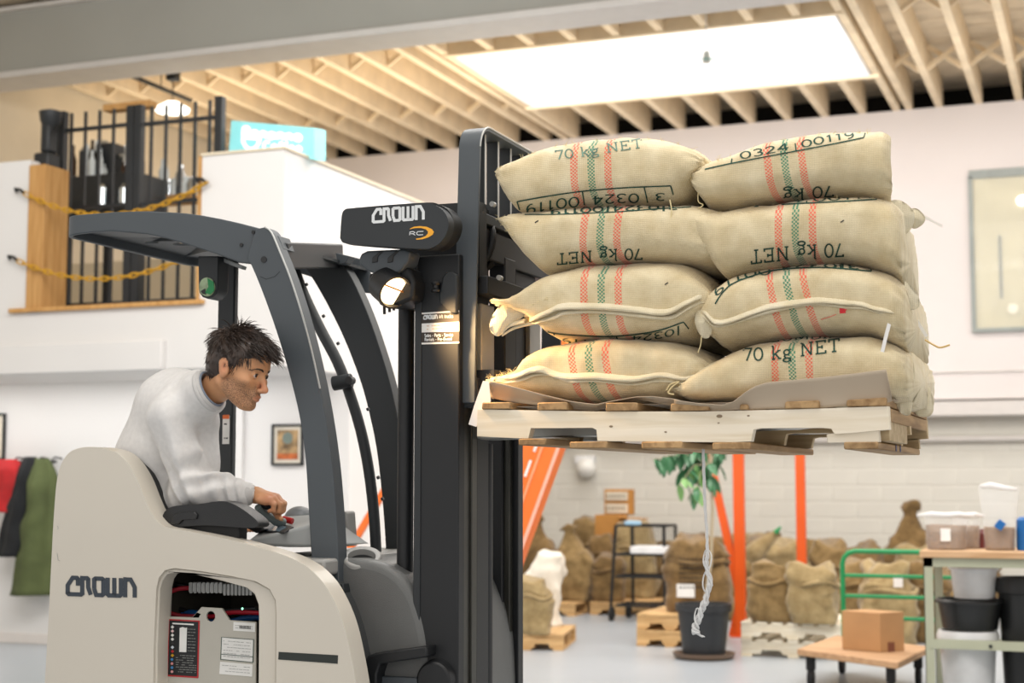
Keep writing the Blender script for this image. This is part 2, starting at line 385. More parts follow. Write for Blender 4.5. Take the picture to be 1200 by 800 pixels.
# roof
hole = (-6.43, -2.35, 14.79, 17.22)
dz = ZJ+.36
ce = st(mk('ceiling', J(box(-16, hole[0], -1, 20, dz+.03, dz+.12), box(hole[1], 8, -1, 20, dz+.03, dz+.12), box(hole[0], hole[1], -1, hole[2], dz+.03, dz+.12), box(hole[0], hole[1], hole[3], 20, dz+.03, dz+.12)), m_deck, smooth=False))
def part_mb(name, geo, m, par, **k): return mk(name, geo, m, par, **k)
y = 13.1
while y < YU+.6:
    inside = hole[2]-.15 < y < hole[3]
    for a, b_ in (((-11.2, hole[0]), (hole[1], 3.)) if inside else ((-11.2, 3.),)):
        part_mb('plank', box(a, b_, y, y+.19, dz+.0+random.random()*.006, dz+.03), m_deck, ce)
    y += .2
sp = .462; jx = [-10.6+.0]
X = -1.33; xs = []
k = -3
jxs = [-1.33+sp*i for i in range(-21, 8)]
jw = .085
def joist(x, y0, y1): part_mb('joist', box(x-jw/2, x+jw/2, y0, y1, ZJ, dz), m_joist, ce, bev=.006, seg=1)
for x in jxs:
    if x < -11.1: continue
    if hole[0]-.1 < x < hole[1]+.1:
        if abs(x-hole[0]) < .1 or abs(x-hole[1]) < .1: continue
        joist(x, 12.95, hole[2]-.06); joist(x, hole[3]+.06, YU+.1)
    else: joist(x, 12.95, YU+.1)
for x in (hole[0]-.05, hole[0]-.18, hole[1]+.05, hole[1]+.2): joist(x, 12.95, YU+.1)
for yy in (hole[2]-.04, hole[3]+.04): part_mb('skylight_header', box(hole[0]-.08, hole[1]+.08, yy-.04, yy+.04, ZJ-.02, dz), m_joist, ce, bev=.006)
for i, (a, b_) in enumerate(zip(jxs[:-1], jxs[1:])):
    for yy in (15.0, 17.3):
        if a < -11.1 or (hole[0]-.5 < a < hole[1]+.1 and yy < 17.25 and yy > 14.8): continue
        if hole[0]-.3 < a < hole[1]: continue
        part_mb('bridging', beam((a+jw/2, yy, ZJ+.04), (b_-jw/2, yy+.02, dz-.05), .04, .05), m_joist, ce)
        part_mb('bridging', beam((a+jw/2, yy+.06, dz-.05), (b_-jw/2, yy+.08, ZJ+.04), .04, .05), m_joist, ce)
mk('joist_gap_shade', J(box(-16, 8, YU+.75, YU+.9, ZJ-.3, dz+.1), box(-16, 8, YU+.15, YU+.9, ZJ-.35, ZJ-.3)), m_dark, ce)  # black boxes stand for shade between joist ends and keep world light out
# skylight well with glazing
sk = st(mk('window_2', J(box(hole[0]-.05, hole[0]+.01, hole[2], hole[3], dz, dz+.8), box(hole[1]-.01, hole[1]+.05, hole[2], hole[3], dz, dz+.8), box(hole[0]-.05, hole[1]+.05, hole[2]-.05, hole[2]+.01, dz, dz+.8), box(hole[0]-.05, hole[1]+.05, hole[3]-.01, hole[3]+.05, dz, dz+.8),
   box(hole[0], hole[0]+.02, hole[2], hole[3], ZJ, dz), box(hole[1]-.02, hole[1], hole[2], hole[3], ZJ, dz), box(hole[0], hole[1], hole[3]-.02, hole[3], ZJ, dz), box(hole[0], hole[1], hole[2], hole[2]+.02, ZJ, dz)), m_white, smooth=False))
for i in range(4):
    a = hole[0]+(hole[1]-hole[0])*i/4; mk('pane', box(a, a+(hole[1]-hole[0])/4-.03, hole[2], hole[3], dz+.78, dz+.8), m_glow, sk)
mk('glazing_bar', J(*[box(hole[0]+(hole[1]-hole[0])*i/4-.03, hole[0]+(hole[1]-hole[0])*i/4, hole[2], hole[3], dz+.74, dz+.8) for i in range(1, 4)]), m_white, sk)
# side wall far left, girder
wl = st(mk('wall_left', box(-11.35, -11.15, 8, YU, 0, ZJ+.36), m_cream, smooth=False))
mk('conduit', cyl((-11.1, 12.4, 4.2), (-11.1, 12.4, 5.7), .02, n=8), mat('grey_conduit', '8d8676', .6), wl)
gd = st(mk('trim_2', box(-16, 8, 12.62, 12.98, 5.66, 6.34), m_girder, bev=.01))
mk('flange', box(-16, 8, 12.55, 13.05, 5.595, 5.66), m_flange, gd, bev=.008)
mk('upper_flange', box(-16, 8, 12.55, 13.05, 6.3, 6.34), m_flange, gd)
# mezzanine block with its opening
YF = 10.4; YL = 11.55; XR = W(333, 178, YF).x
zs = W(100, 363, YF).z; zso = W(100, 435, YF).z; zt = 4.05; XO = W(235, 300, YF).x; XW = W(33, 300, YF).x
wm = st(mk('wall_mezzanine', J(box(-11.2, XR, YF, YF+.12, zso, zs), box(-11.2, XW, YF, YF+.12, zs, zt+.1), box(XO, XR, YF, YF+.12, zs, zt), box(XR-.12, XR, YF+.12, 14.4, zso, zt), box(XR-.12, XR, YL, 14.4, 0, zso), box(-11.2, XR-.12, YF+.12, 14.4, zso, zso+.08)), m_white, smooth=False))
wlo = st(mk('wall_lower_left', box(-11.2, XR-.12, YL, YL+.12, 0, zso), m_white, smooth=False))
st(mk('baseboard_left', box(-11.2, XR-.12, YL-.02, YL, 0, .09), m_trim, bev=.004))
mk('pilaster', box(W(200, 500, YL).x, W(287, 500, YL).x, YL-.04, YL, .09, zso), m_white, wlo, bev=.004)
xl0, xl1 = W(0, 404, YF).x-2, W(195, 404, YF).x
mk('soffit_box', box(xl0, xl1, YF-.07, YF, zso-.01, W(100, 402, YF).z), m_white, wm, bev=.01)
mk('sill', box(W(14, 365, YF).x, W(240, 362, YF).x, YF-.05, YF+.14, zs, zs+.035), m_oak, wm, bev=.004)
mk('oak_post', box(XW, W(52, 300, YF).x, YF-.02, YF+.3, zs, zt+.05), m_oak, wm, bev=.005)
mk('oak_jamb', box(XO-.03, XO, YF-.01, YF+.14, zs, zt), m_oak, wm)
mk('parapet_cap', box(XO, XR+.02, YF-.02, YF+.15, zt, zt+.02), m_cream, wm)
mk('parapet_cap', box(XR-.14, XR+.02, YF+.15, 14.4, zt, zt+.02), m_cream, wm)
mf = st(mk('wall_mezzanine_back', box(-11.1, XR-.1, 14.2, 14.3, zso, 3.9), m_cream, smooth=False))
# gates of black steel bars behind the opening
def gate(pxs, v0, v1, Yg, label, posts):
    t = thing('steel_gate', label, 'gate', (W(pxs[0], v1, Yg).x, Yg, zs), 'black steel bar gates on the mezzanine')
    zt_ = W(pxs[0], v0, Yg).z; zb = zs-.05
    for i, u in enumerate(pxs):
        x = W(u, v0, Yg).x; mk('bar', box(x-.011, x+.011, Yg-.011, Yg+.011, zb, zt_+.07), m_black, t)
    x0, x1 = W(pxs[0]-8, v0, Yg).x, W(pxs[-1]+8, v0, Yg).x
    for z in (zt_-.08, (zt_*.55+zs*.45), zs+.1): mk('rail', box(x0, x1, Yg-.015, Yg+.015, z-.015, z+.015), m_black, t)
    for u in posts:
        x = W(u, v0, Yg).x; mk('post', box(x-.035, x+.035, Yg-.035, Yg+.035, zb, zt_+.09), m_black, t, bev=.004)
gate([84+i*16.5 for i in range(5)], 142, 360, 10.8, 'black barred gate panel on the mezzanine beside the oak post', (74,))
gate([178, 195, 212, 229, 246], 134, 360, 10.8, 'black barred gate panel on the mezzanine under the round pendant lamp', (155, 164, 258))
# dark cabinet and clutter in the mezzanine room
cb = thing('roasting_cabinet', 'black machine cabinet standing behind the mezzanine bars', 'cabinet', (W(115, 360, 11.6).x, 11.6, zs-.1))
a_, b_ = W(70, 208, 11.6), W(160, 250, 11.6)
mk('body', box(a_.x, b_.x, 11.6, 12.1, b_.z-.1, a_.z), m_black, cb, bev=.01)
for u in (72, 120, 158):
    x = W(u, 300, 11.6).x; mk('leg', box(x-.03, x+.03, 11.65, 11.72, zs-.1, b_.z), m_black, cb)
for u in (116, 142):
    mk('gauge', lathe([(.0, 0), (.05, 0), (.05, .16), (.02, .2)], 12, (W(u, 240, 11.5).x, 11.55, W(u, 240, 11.5).z)), mat('bright_steel', 'd8dde0', .15, 1.), cb)
em = thing('espresso_machine', 'dark boxy machine on the black mezzanine cabinet behind the bars', 'machine', (W(118, 208, 11.9).x, 11.9, a_.z))
for u0, v0, u1, v1 in ((92, 176, 112, 207), (114, 168, 132, 207), (134, 184, 152, 207)): mk('housing', pxbox(u0, v0, u1, v1, 11.85, 12.1), m_black, em, bev=.015)
for u, v in ((100, 172), (122, 164), (143, 180)): mk('steel_lid', lathe([(.0, 0), (.05, 0), (.04, .03), (.0, .04)], 14, tuple(W(u, v+5, 11.95))), mat('bright_steel_lid', 'c9ced2', .15, 1.), em)
random.seed(11)
m_bot = [mat('amber_glass', '3b2413', .1), mat('clear_bottle', 'dfe6e8', .08, spec=1.), mat('steel_can', 'c8ccd0', .2, 1.), mat('dark_bottle', '14100d', .15)]
for i in range(22):
    u = 84+ (i*37 % 76)+random.random()*3; v = 205-(i % 4)*2; Y = 11.65+random.random()*.35
    p = W(u, 208, Y); h = .1+random.random()*.28; r = .02+random.random()*.025
    o = mk('bottle', lathe([(r, 0), (r, h*.6), (r*.4, h*.8), (r*.4, h)], 12, (p.x, p.y, p.z if False else a_.z)), m_bot[i % 4])
    tag(o, 'small bottle crowded on the black mezzanine cabinet behind the bars', 'bottle', 'bottles on the mezzanine cabinet')
for i in range(7):
    u = 185+i*6.5; p = W(u, 232, 12.2); h = .12+random.random()*.25; r = .05
    o = mk('glass_jar', lathe([(r, 0), (r, h*.7), (r*.6, h*.85), (r*.6, h)], 12, (p.x, p.y, p.z)), m_bot[1 if i % 2 else 2])
    tag(o, 'bright glass jar on the shelf behind the right hand gate', 'jar', 'jars on the mezzanine shelf')
sh = mk('shelf', box(W(172, 240, 12.2).x, W(234, 240, 12.2).x, 12.05, 12.4, W(200, 232, 12.2).z-.04, W(200, 232, 12.2).z), m_oak, bev=.003)
tag(sh, 'wooden shelf of jars behind the right hand mezzanine gate', 'shelf')
p = W(53, 196, 10.6)
mc = thing('coffee_grinder', 'black grinder shape on top of the oak post by the mezzanine opening', 'grinder', (p.x, 10.6, zt+.05))
mk('body', J(box(p.x-.09, p.x+.07, 10.55, 10.72, zt+.05, zt+.2), box(p.x-.04, p.x+.05, 10.57, 10.7, zt+.2, zt+.48)), m_black, mc, bev=.02)
mk('hopper', lathe([(.04, .4), (.09, .48), (.1, .56), (.04, .58)], 14, (p.x+.02, 10.63, zt)), m_black, mc)
lb = mk('wooden_beam', beam(W(125, 128, 11.4), W(180, 122, 11.4), .12, .06), m_oak, bev=.004); tag(lb, 'short oak lintel board laid over the black gate posts', 'board')
# yellow chains
def chain(p0, p1, sag, name, label):
    t = thing(name, label, 'chain', p0, 'yellow chains across the mezzanine opening')
    p0, p1 = Vector(p0), Vector(p1); n = 26; pts = [p0.lerp(p1, i/n)-Vector((0, 0, sag*4*(i/n)*(1-i/n))) for i in range(n+1)]
    parts = []
    for i in range(n):
        a, b = pts[i], pts[i+1]; c = (a+b)/2; d = (b-a).normalized(); s_ = Vector((0, 0, 1)).cross(d) if i % 2 else Vector((0, 0, 1))
        s_ = (s_-d*s_.dot(d)).normalized(); L = (b-a).length*.72
        ring = [c+d*math.cos(q)*L+s_*math.sin(q)*.017 for q in [2*math.pi*k/10 for k in range(11)]]
        mk('link', tube(ring, .007, 6, False), m_chain, t)
    for q in (p0, p1):
        mk('hook', tube([q+Vector((-.0, 0, .0)), q+Vector((-.04, 0, .03)), q+Vector((-.09, 0, .04)), q+Vector((-.1, .03, 0.02))], .014, 8), m_black, t)
chain(W(28, 226, YF-.06), W(242, 214, YF-.06), .22, 'yellow_chain', 'upper yellow chain hooked across the mezzanine opening, sagging behind the truck roof')
chain(W(20, 305, YF-.06), W(240, 290, YF-.06), .2, 'yellow_chain', 'lower yellow chain sagging in front of the barred opening just above the oak sill')
# teal sign
a_, b_, c_, d_ = W(271, 141, 11.2), W(368, 150, 10.75), W(368, 186, 10.75), W(268, 179, 11.2)
sg = thing('shop_sign', 'turquoise lit sign box with white lettering standing on the white mezzanine block', 'sign', tuple((c_+d_)/2))
nv = Vector((-(b_-a_).y, (b_-a_).x, 0)).normalized(); nv = nv if nv.y > 0 else -nv
ff = [a_, b_, c_, d_]; V = [tuple(q) for q in ff]+[tuple(q+nv*.12) for q in ff]
mk('panel', (V, [(3, 2, 1, 0), (4, 5, 6, 7), (0, 1, 5, 4), (1, 2, 6, 5), (2, 3, 7, 6), (3, 0, 4, 7)]), mat('turquoise_lit_face', '90dfe3', .4, emit=.6), sg, bev=.004)
def onsign(x, y): return a_.lerp(b_, x).lerp(d_.lerp(c_, x), y)-nv*.006
def signtext(s, x0, x1, y0, y1, wd):
    stx, tw = text_strokes(s); return ribbons(stx, wd, lambda x, y: onsign(x0+(x/tw)*(x1-x0), y1-(y1-y0)*y), .2)
m_lit = mat('white_lit_letters', 'ffffff', .4, emit=1.1)
GL['o'] = (.62, [arc(.3, .36, .22, .32, 0, 360, 14)]); GL['f'] = (.42, [arc(.34, .78, .16, .17, 60, 180, 5)+[(.18, .04)], [(.02, .6), (.36, .6)]])
GL['e'] = (.6, [[(.08, .38), (.52, .38)]+arc(.3, .36, .22, .32, 5, 310, 12)]); GL['s'] = (.5, [arc(.26, .52, .17, .15, 40, 230, 6)+arc(.24, .2, .18, .17, 60, -140, 6)])
GL['m'] = (.9, [[(.08, .04), (.08, .66)], arc(.26, .46, .18, .2, 180, 0, 6)+[(.44, .04)], arc(.62, .46, .18, .2, 180, 0, 6)+[(.8, .04)]])
GL['n'] = (.6, [[(.1, .04), (.1, .66)], arc(.3, .44, .2, .22, 180, 0, 7)+[(.5, .04)]]); GL['u'] = (.6, [[(.1, .66), (.1, .26)]+arc(.3, .26, .2, .22, 180, 360, 7)+[(.5, .66)]])
GL['l'] = (.25, [[(.12, .04), (.12, 1.)]]); GL['r'] = (.42, [[(.1, .04), (.1, .66)], arc(.28, .44, .17, .2, 170, 50, 5)]); GL['a'] = (.6, [arc(.28, .34, .2, .3, 0, 360, 12), [(.5, .66), (.5, .04)]])
GL['i'] = (.25, [[(.12, .04), (.12, .66)], [(.12, .85), (.12, .93)]]); GL['t'] = (.4, [[(.18, .95), (.18, .12), (.34, .04)], [(.02, .66), (.36, .66)]])
GL['h'] = (.6, [[(.1, .04), (.1, 1.)], arc(.3, .44, .2, .22, 180, 0, 7)+[(.5, .04)]]); GL['c'] = (.52, [arc(.3, .36, .22, .32, 50, 310, 12)])
GL['S'] = (.66, [arc(.33, .72, .24, .22, 40, 230, 8)+arc(.32, .27, .26, .24, 70, -140, 8)]); GL['P'] = (.66, [[(.12, .04), (.12, .95), (.4, .95)]+arc(.4, .72, .2, .23, 90, -90, 6)+[(.12, .49)]])
GL['w'] = (.8, [[(.04, .66), (.2, .04), (.4, .6), (.6, .04), (.76, .66)]]); GL['v'] = (.56, [[(.04, .66), (.28, .04), (.52, .66)]]); GL['-'] = (.5, [[(.08, .4), (.42, .4)]]); GL['d'] = (.6, [arc(.28, .34, .2, .3, 0, 360, 12), [(.5, 1.), (.5, .04)]])
mk('lettering', J(signtext('Bonanno', .15, .87, .16, .47, .26), signtext('Coffee', .42, .87, .55, .86, .26), ribbons([[(-.0, .62), (.02, .4), (.12, .2), (.28, .12), (.44, .2), (.54, .4), (.56, .62), (0, .62)]], .12, lambda x, y: onsign(.17+x*.36, .92-y*.68), .05)), m_lit, sg, smooth=False)
# round pendant lamp over the mezzanine
p = W(202, 131, 13.5)
pl = thing('pendant_lamp', 'round white disc pendant lamp glowing above the mezzanine gate', 'lamp', (p.x, p.y, p.z))
mk('shade', lathe([(.0, .0), (.17, .0), (.18, .03), (.07, .1), (.02, .11)], 24, (p.x, p.y, p.z), True), m_lampglow, pl)
mk('cord', cyl((p.x, p.y, p.z+.1), (p.x, p.y, dz), .006, n=6), m_black, pl)
mk('canopy', J(box(p.x-.06, p.x+.06, p.y-.06, p.y+.06, p.z+.33, p.z+.48)), m_black, pl, bev=.02)
ta_, tb_ = W(152, 88, 13.2), W(224, 118, 14.0); tr = mk('cable_tray', J(beam(ta_, tb_, .05, .03), cyl(ta_, (ta_.x, ta_.y, dz+.03), .006, n=6), cyl(tb_.lerp(ta_, .5), (tb_.lerp(ta_, .5).x, tb_.lerp(ta_, .5).y, dz+.03), .006, n=6)), m_black); tag(tr, 'thin black rail running under the ceiling joists above the mezzanine', 'rail')
# wire ring lamp under the skylight
p = W(828, 76, 13.6)
rl = thing('ring_lamp', 'thin wire ring pendant hanging in front of the bright skylight', 'lamp', tuple(p))
mk('ring', tube([p+Vector((.21*math.cos(q), .21*math.sin(q), 0)) for q in [2*math.pi*k/32 for k in range(33)]], .006, 6, False), mat('teal_wire', '3d8f86', .4), rl)
mk('socket', cyl(p+Vector((0, 0, .02)), p+Vector((0, 0, .12)), .035, .03, 12), mat('pale_socket', 'c9cbc4', .5), rl)
mk('stem', J(cyl(p+Vector((0, 0, .1)), p+Vector((0, 0, 1.)), .006, n=6), *[cyl(p+Vector((0, 0, .06)), p+Vector((.21*math.cos(q), .21*math.sin(q), 0)), .003, n=5) for q in (0.3, 2.4, 4.5)]), mat('white_cord', 'd8d8d8', .5), rl)
# ------------------------------------------------------------------ left ground floor: coats, rail, pictures
cr = thing('coat_rack', 'wall mounted dark rail holding the coats at the far left', 'coat rack', (W(30, 540, YL).x, YL, 1.2))
zr = W(30, 541, YL-.1).z
mk('rail', cyl((W(-20, 541, YL-.1).x, YL-.1, zr), (W(66, 541, YL-.1).x, YL-.1, zr), .014, n=10), m_black, cr)
for u in (-5, 20, 48, 64): 
    x = W(u, 541, YL-.1).x; mk('hook', tube([(x, YL, zr+.03), (x, YL-.1, zr+.04), (x, YL-.13, zr+.02), (x, YL-.14, zr-.05)], .008, 8), m_black, cr)
def coat(pts, Y, th, m, label, seed):
    """hanging coat: outline in pixels, lofted with folds"""
    rnd = random.Random(seed); vs = sorted(pts, key=lambda q: q[0]); n = 26; cols = 26; V, Fc = [], []
    vv = [q[0] for q in vs]; ll = [q[1] for q in vs]; rr = [q[2] for q in vs]
    for i in range(n+1):
        v = vv[0]+(vv[-1]-vv[0])*i/n; l = float(np.interp(v, vv, ll)); r = float(np.interp(v, vv, rr))
        for k in range(cols):
            a = 2*math.pi*k/cols; cu = (l+r)/2+(r-l)/2*math.cos(a); p = W(cu, v, Y)
            f = 1+.25*math.sin(3*a+seed)+.15*math.sin(7*a+v*.02)
            yy = Y+th*math.sin(a)*f*(.4+.6*min(1, i/5)) + .02*noise.noise(Vector((p.x*9, seed, p.z*6)))
            V.append((p.x+.012*noise.noise(Vector((p.x*8, yy*20, p.z*8+seed))), yy, p.z))
    for i in range(n):
        for k in range(cols): Fc.append((i*cols+k, (i+1)*cols+k, (i+1)*cols+(k+1) % cols, i*cols+(k+1) % cols))
    Fc += [tuple(range(cols)), tuple(n*cols+k for k in range(cols))[::-1]]
    o = mk('coat', (V, Fc), m, ang=180); return tag(o, label, 'coat')
m_cg = mat('olive_cloth', '525b35', .9, vs=5, var=.12, bump=.3, bs=30)
coat([(537, 42, 56), (545, 36, 62), (560, 35, 66), (600, 34, 66), (620, 25, 66), (660, 20, 66), (694, 15, 66), (697, 13, 64)], YL-.16, .12, m_cg, 'olive green parka hanging nearest the truck', 1)
coat([(535, 28, 42), (545, 24, 44), (580, 14, 40), (610, 4, 36), (640, -2, 32), (652, -4, 28)], YL-.2, .09, mat('black_cloth', '15171a', .85, bump=.3, bs=30), 'black coat hanging between the red jacket and the green parka', 5)
coat([(538, -6, 20), (545, -12, 26), (560, -16, 28), (585, -16, 24), (600, -16, 18)], YL-.18, .1, mat('red_cloth', 'b01b1e', .8, vs=6, var=.15, bump=.3, bs=30), 'bright red puffy jacket hanging at the far left edge', 9)
def picture(u0, v0, u1, v1, label, painty):
    a, b = W(u0, v0, YL), W(u1, v1, YL); t = thing('picture_frame', label, 'picture', ((a.x+b.x)/2, YL-.02, b.z)); f = .018
    mk('frame', J(box(a.x, b.x, YL-.03, YL, a.z-f, a.z), box(a.x, b.x, YL-.03, YL, b.z, b.z+f), box(a.x, a.x+f, YL-.03, YL, b.z, a.z), box(b.x-f, b.x, YL-.03, YL, b.z, a.z)), m_black, t)
    mk('mount', box(a.x, b.x, YL-.012, YL-.002, b.z, a.z), mat('mount_card', 'd8d0c0', .7), t)
    if painty:
        q = .05; m = mat('poster_print', 'a8895f', .6, vs=9, var=.45); mk('print', box(a.x+q, b.x-q, YL-.014, YL-.012, b.z+q, a.z-q), m, t)
        mk('print_lamp', J(cyl(((a.x+b.x)/2, YL-.0165, a.z-.12), ((a.x+b.x)/2, YL-.0145, a.z-.12), .05, n=16)), mat('print_grey', '6f7c74', .6), t)
        mk('print_ground', box(a.x+q, b.x-q, YL-.016, YL-.0145, b.z+q, b.z+q+.05), mat('print_orange', 'c0652f', .6, vs=14, var=.3), t)
picture(320, 497, 356, 545, 'small framed colour print on the white wall behind the truck cab', True)
picture(-30, 485, 6, 541, 'black framed picture cut by the left edge of the view', False)
lamp = thing('wall_lamp', 'white globe wall lamp on the cream back wall above the burlap sacks', 'lamp', tuple(W(687, 548, YB-.1)))
p = W(687, 548, YB-.12); mk('globe', lathe([(0.001, -.13)]+[(.13*math.sin(R(a)), -.13*math.cos(R(a))) for a in range(15, 180, 15)]+[(.001, .13)], 20, tuple(p), False), mat('opal_glass', 'eceae4', .3), lamp)
mk('bracket', box(p.x-.16, p.x+.1, p.y, YB, p.z+.05, p.z+.16), m_plasw, lamp, bev=.01)
# ------------------------------------------------------------------ orange rack, pallets and sacks at the back
def rack():
    p = G(868, 748); t = thing('rack_frame', 'orange pallet rack frame of two uprights and a slanting brace', 'rack', (p.x, p.y, 0))
    a, b = G(868, 746), G(941, 746)
    h = 2.6
    for q, wd in ((a, .10), (b, .085)):
        mk('upright', J(box(q.x-wd/2, q.x+wd/2, q.y-.03, q.y+.05, 0, h)), m_orange, t, bev=.006)
        mk('foot_plate', box(q.x-wd*.8, q.x+wd*.8, q.y-.07, q.y+.09, 0, .012), m_orange, t)
    mk('brace', beam(W(868, 700, a.y+.02), W(830, 530, a.y+.02), .05, .075), m_orange, t, bev=.004)
    mk('brace', beam(W(868, 700, a.y+.02), W(858, 745, a.y+.02), .05, .06), m_orange, t)
    mk('beam', beam((a.x, a.y, 2.3), (b.x, a.y, 2.3), .05, .1), m_orange, t)
    k = t.children[1]
rack()
# large slanting brace near the mast
Yo = 9.2
a, b = W(646, 500, Yo), W(566, 720, Yo); L_ = (b-a)
a2 = a-L_*.9; b2 = a+L_*((0-a.z)/L_.z) if False else a+L_*(a.z/-L_.z)
ob_ = thing('orange_brace', 'big orange diagonal steel brace slanting down behind the mast', 'brace', (b2.x, Yo, 0))
mk('member', beam(a2, b2, .12, .27, up=(0, 1, 0)) if False else beam(a2, b2, .25, .12, up=(0, 1, 0)), m_orange2, ob_, bev=.012)
dn = L_.normalized(); sd = Vector((dn.z, 0, -dn.x))
if sd.x > 0: sd = -sd
mk('edge_stripe', beam(a2+Vector((0, -.062, 0))-sd*.112, b2+Vector((0, -.062, 0))-sd*.112, .022, .004, up=(0, 1, 0)), mat('pale_pink_edge', 'f6b7a0', .5), ob_)
for k in range(9):
    q = a+dn*(k*.17-.1)+Vector((0, -.063, 0))+sd*.03; mk('pale_streak', beam(q, q+dn*.11, .016, .005, up=(0, 1, 0)), m_paper, ob_)  # row of short white dashes along the member
mk('pale_streak', beam(a+Vector((0, -.063, 0))-sd*.01, a+dn*.9+Vector((0, -.063, 0))-sd*.01, .014, .005, up=(0, 1, 0)), mat('pale_mark', 'f3a77a', .5), ob_)
ol = mk('orange_strut', beam(W(462, 555, 10.2), (lambda a, b: a+(b-a)*(a.z/(a.z-b.z)))(W(462, 555, 10.2), W(412, 640, 10.2)), .05, .045, up=(0, 1, 0)), m_orange2, bev=.006)
tag(ol, 'slim orange strut glimpsed between the black cab posts', 'strut')

def pallet_geo(t, w, d, h, mt, nb=5):
    for y in (0, d/2-.02, d-.04):
        n = 9; prof = [(0, 0.02), (w*.18, .02), (w*.2, .055), (w*.38, .055), (w*.4, .02), (w*.6, .02), (w*.62, .055), (w*.8, .055), (w*.82, .02), (w, .02), (w, h-.02), (0, h-.02)]
        v, f = ext3([[(x-w/2, z) for x, z in prof]], y, y+.04); mk('stringer', (v, f), mt, t, smooth=False)
    for i in range(nb+2):
        x = -w/2+(w-.09)*i/(nb+1); mk('deck_board', box(x, x+.09, -.01, d+.01, h-.02, h), mt, t, smooth=False)
    for i in range(3):
        x = -w/2+(w-.09)*i/2; mk('bottom_board', box(x, x+.09, -.01, d+.01, 0, .02), mt, t, smooth=False)
def bpallet(u, v, wpx, d, z0, label, mt, rz=0., h=.14, group=None, at_=None):
    p = WZ(u, v, z0); p = Vector(at_) if at_ else p; t = thing('wooden_pallet', label, 'pallet', (0, 0, 0), group)
    w = wpx/pxm(u, p.y); pallet_geo(t, w, d, h, mt); t.location = (p.x, p.y, z0); t.rotation_euler = (0, 0, rz); return t
bpallet(630, 752, 88, .9, 0, 'worn wooden pallet under the white bag beside the mast', m_palet, R(12), at_=(-4.78, 12.66, 0))
bpallet(655, 709, 80, .9, 0, 'dark pallet against the back wall under the tall burlap sacks', m_palet, at_=(-5.85, 16.0, 0))
bpallet(742, 706, 74, .9, 0, 'dark pallet behind the wire cart', m_palet, at_=(-5.05, 16.3, 0))
bpallet(796, 749, 80, .9, 0, 'lower pallet of the stack of two behind the plant pot', m_palet, at_=(-3.68, 13.35, 0))
bpallet(796, 727, 80, .9, .145, 'upper pallet of the stack of two under the printed burlap sack', m_palet, at_=(-3.68, 13.36, .145))
bpallet(928, 753, 122, 1., 0, 'lower white pine pallet of the stack beside the orange upright', m_paletw, at_=(-2.5, 12.9, 0))
bpallet(928, 736, 122, 1., .145, 'upper white pine pallet carrying two folded burlap sacks', m_paletw, at_=(-2.5, 12.9, .145))
bpallet(1078, 745, 60, 1., 0, 'white pine pallet behind the green platform cart', m_paletw)

def sackgeo(w, d, h, seed, style):
    V, Fc = [], []; n = 26; m = 28; rnd = random.Random(seed)
    lx, ly = rnd.uniform(-.15, .15), rnd.uniform(-.1, .1)
    for i in range(n+1):
        t = i/n; z = h*t
        if style == 0:    # folded top
            k = (.86+.14*math.sin(min(t/.25, 1)*math.pi/2)) * (1 if t < .6 else 1-.28*((t-.6)/.4)**1.4)
            if .60 < t < .70: k *= .93
            if t >= .70: k *= 1.04
        elif style == 1:  # tied, leaning top
            k = (.84+.16*math.sin(min(t/.25, 1)*math.pi/2)) * (1 if t < .55 else max(.25, 1-.95*((t-.55)/.4)**1.2)) + (.18 if t > .93 else 0)
        else:             # tall square bag
            k = .95+.05*math.sin(t*9+seed)
        if t > .97: k *= .8
        ox = lx*w*t*t; oy = ly*d*t*t
        for j in range(m):
            a = 2*math.pi*j/m; ca, sa = math.cos(a), math.sin(a); e = .62
            x = w/2*k*abs(ca)**e*(1 if ca > 0 else -1); y = d/2*k*abs(sa)**e*(1 if sa > 0 else -1)
            q = Vector((x*6+seed*3.1, y*6, z*6)); amp = .075*w*(1+1.8*max(0, t-.45))
            dx = noise.noise(q)*amp*1.3+noise.noise(q*2.7)*amp*.6; dz_ = noise.noise(q+Vector((9, 9, 9)))*amp*(1.5 if t > .5 else .4)*(0 if i == 0 else 1)
            V.append((x*(1+dx/w*2)+ox, y*(1+dx/w*2)+oy, max(0, z+dz_)))
    for i in range(n):
        for j in range(m): Fc.append((i*m+j, i*m+(j+1) % m, (i+1)*m+(j+1) % m, (i+1)*m+j))
    V.append((lx*w, ly*d, h*(.9 if style == 0 else 1.0))); c = len(V)-1
    Fc += [(n*m+j, n*m+(j+1) % m, c) for j in range(m)]; Fc.append(tuple(range(m))[::-1])
    return V, Fc
def bsack(u, v, wpx, hpx, z0, style, mi, label, seed, Y=None, rz=0., group=None, name='burlap_sack'):
    p = WZ(u, v, z0) if Y is None else W(u, v, Y)
    if Y is not None: p = Vector((p.x, Y, z0))
    s_ = pxm(u, p.y); w = wpx/s_; h = hpx/s_
    mt = m_bur[mi] if mi < 3 else m_wpp
    o = mk(name, sackgeo(w, w*.62, h, seed, style), mt, org=(0, 0, 0), ang=180)
    o.location = (p.x, p.y, p.z if Y is None else z0); o.rotation_euler = (0, 0, rz)
    if style == 0 and hpx > 50:
        r = w/2; ring = [Vector((r*.97*math.cos(q)*1.0, r*.64*math.sin(q), h*.68+.02*math.sin(3*q+seed))) for q in [2*math.pi*k/30 for k in range(31)]]
        v_, f_ = tube(ring, .022*w/.45, 6, False); k = mk('rolled_edge', (v_, f_), mt, o, ang=180); 
    tag(o, label, 'sack', group); return o
bsack(628, 742, 40, 62, .14, 0, 2, 'pale slumped sack at the front of the pallet beside the mast', 1)
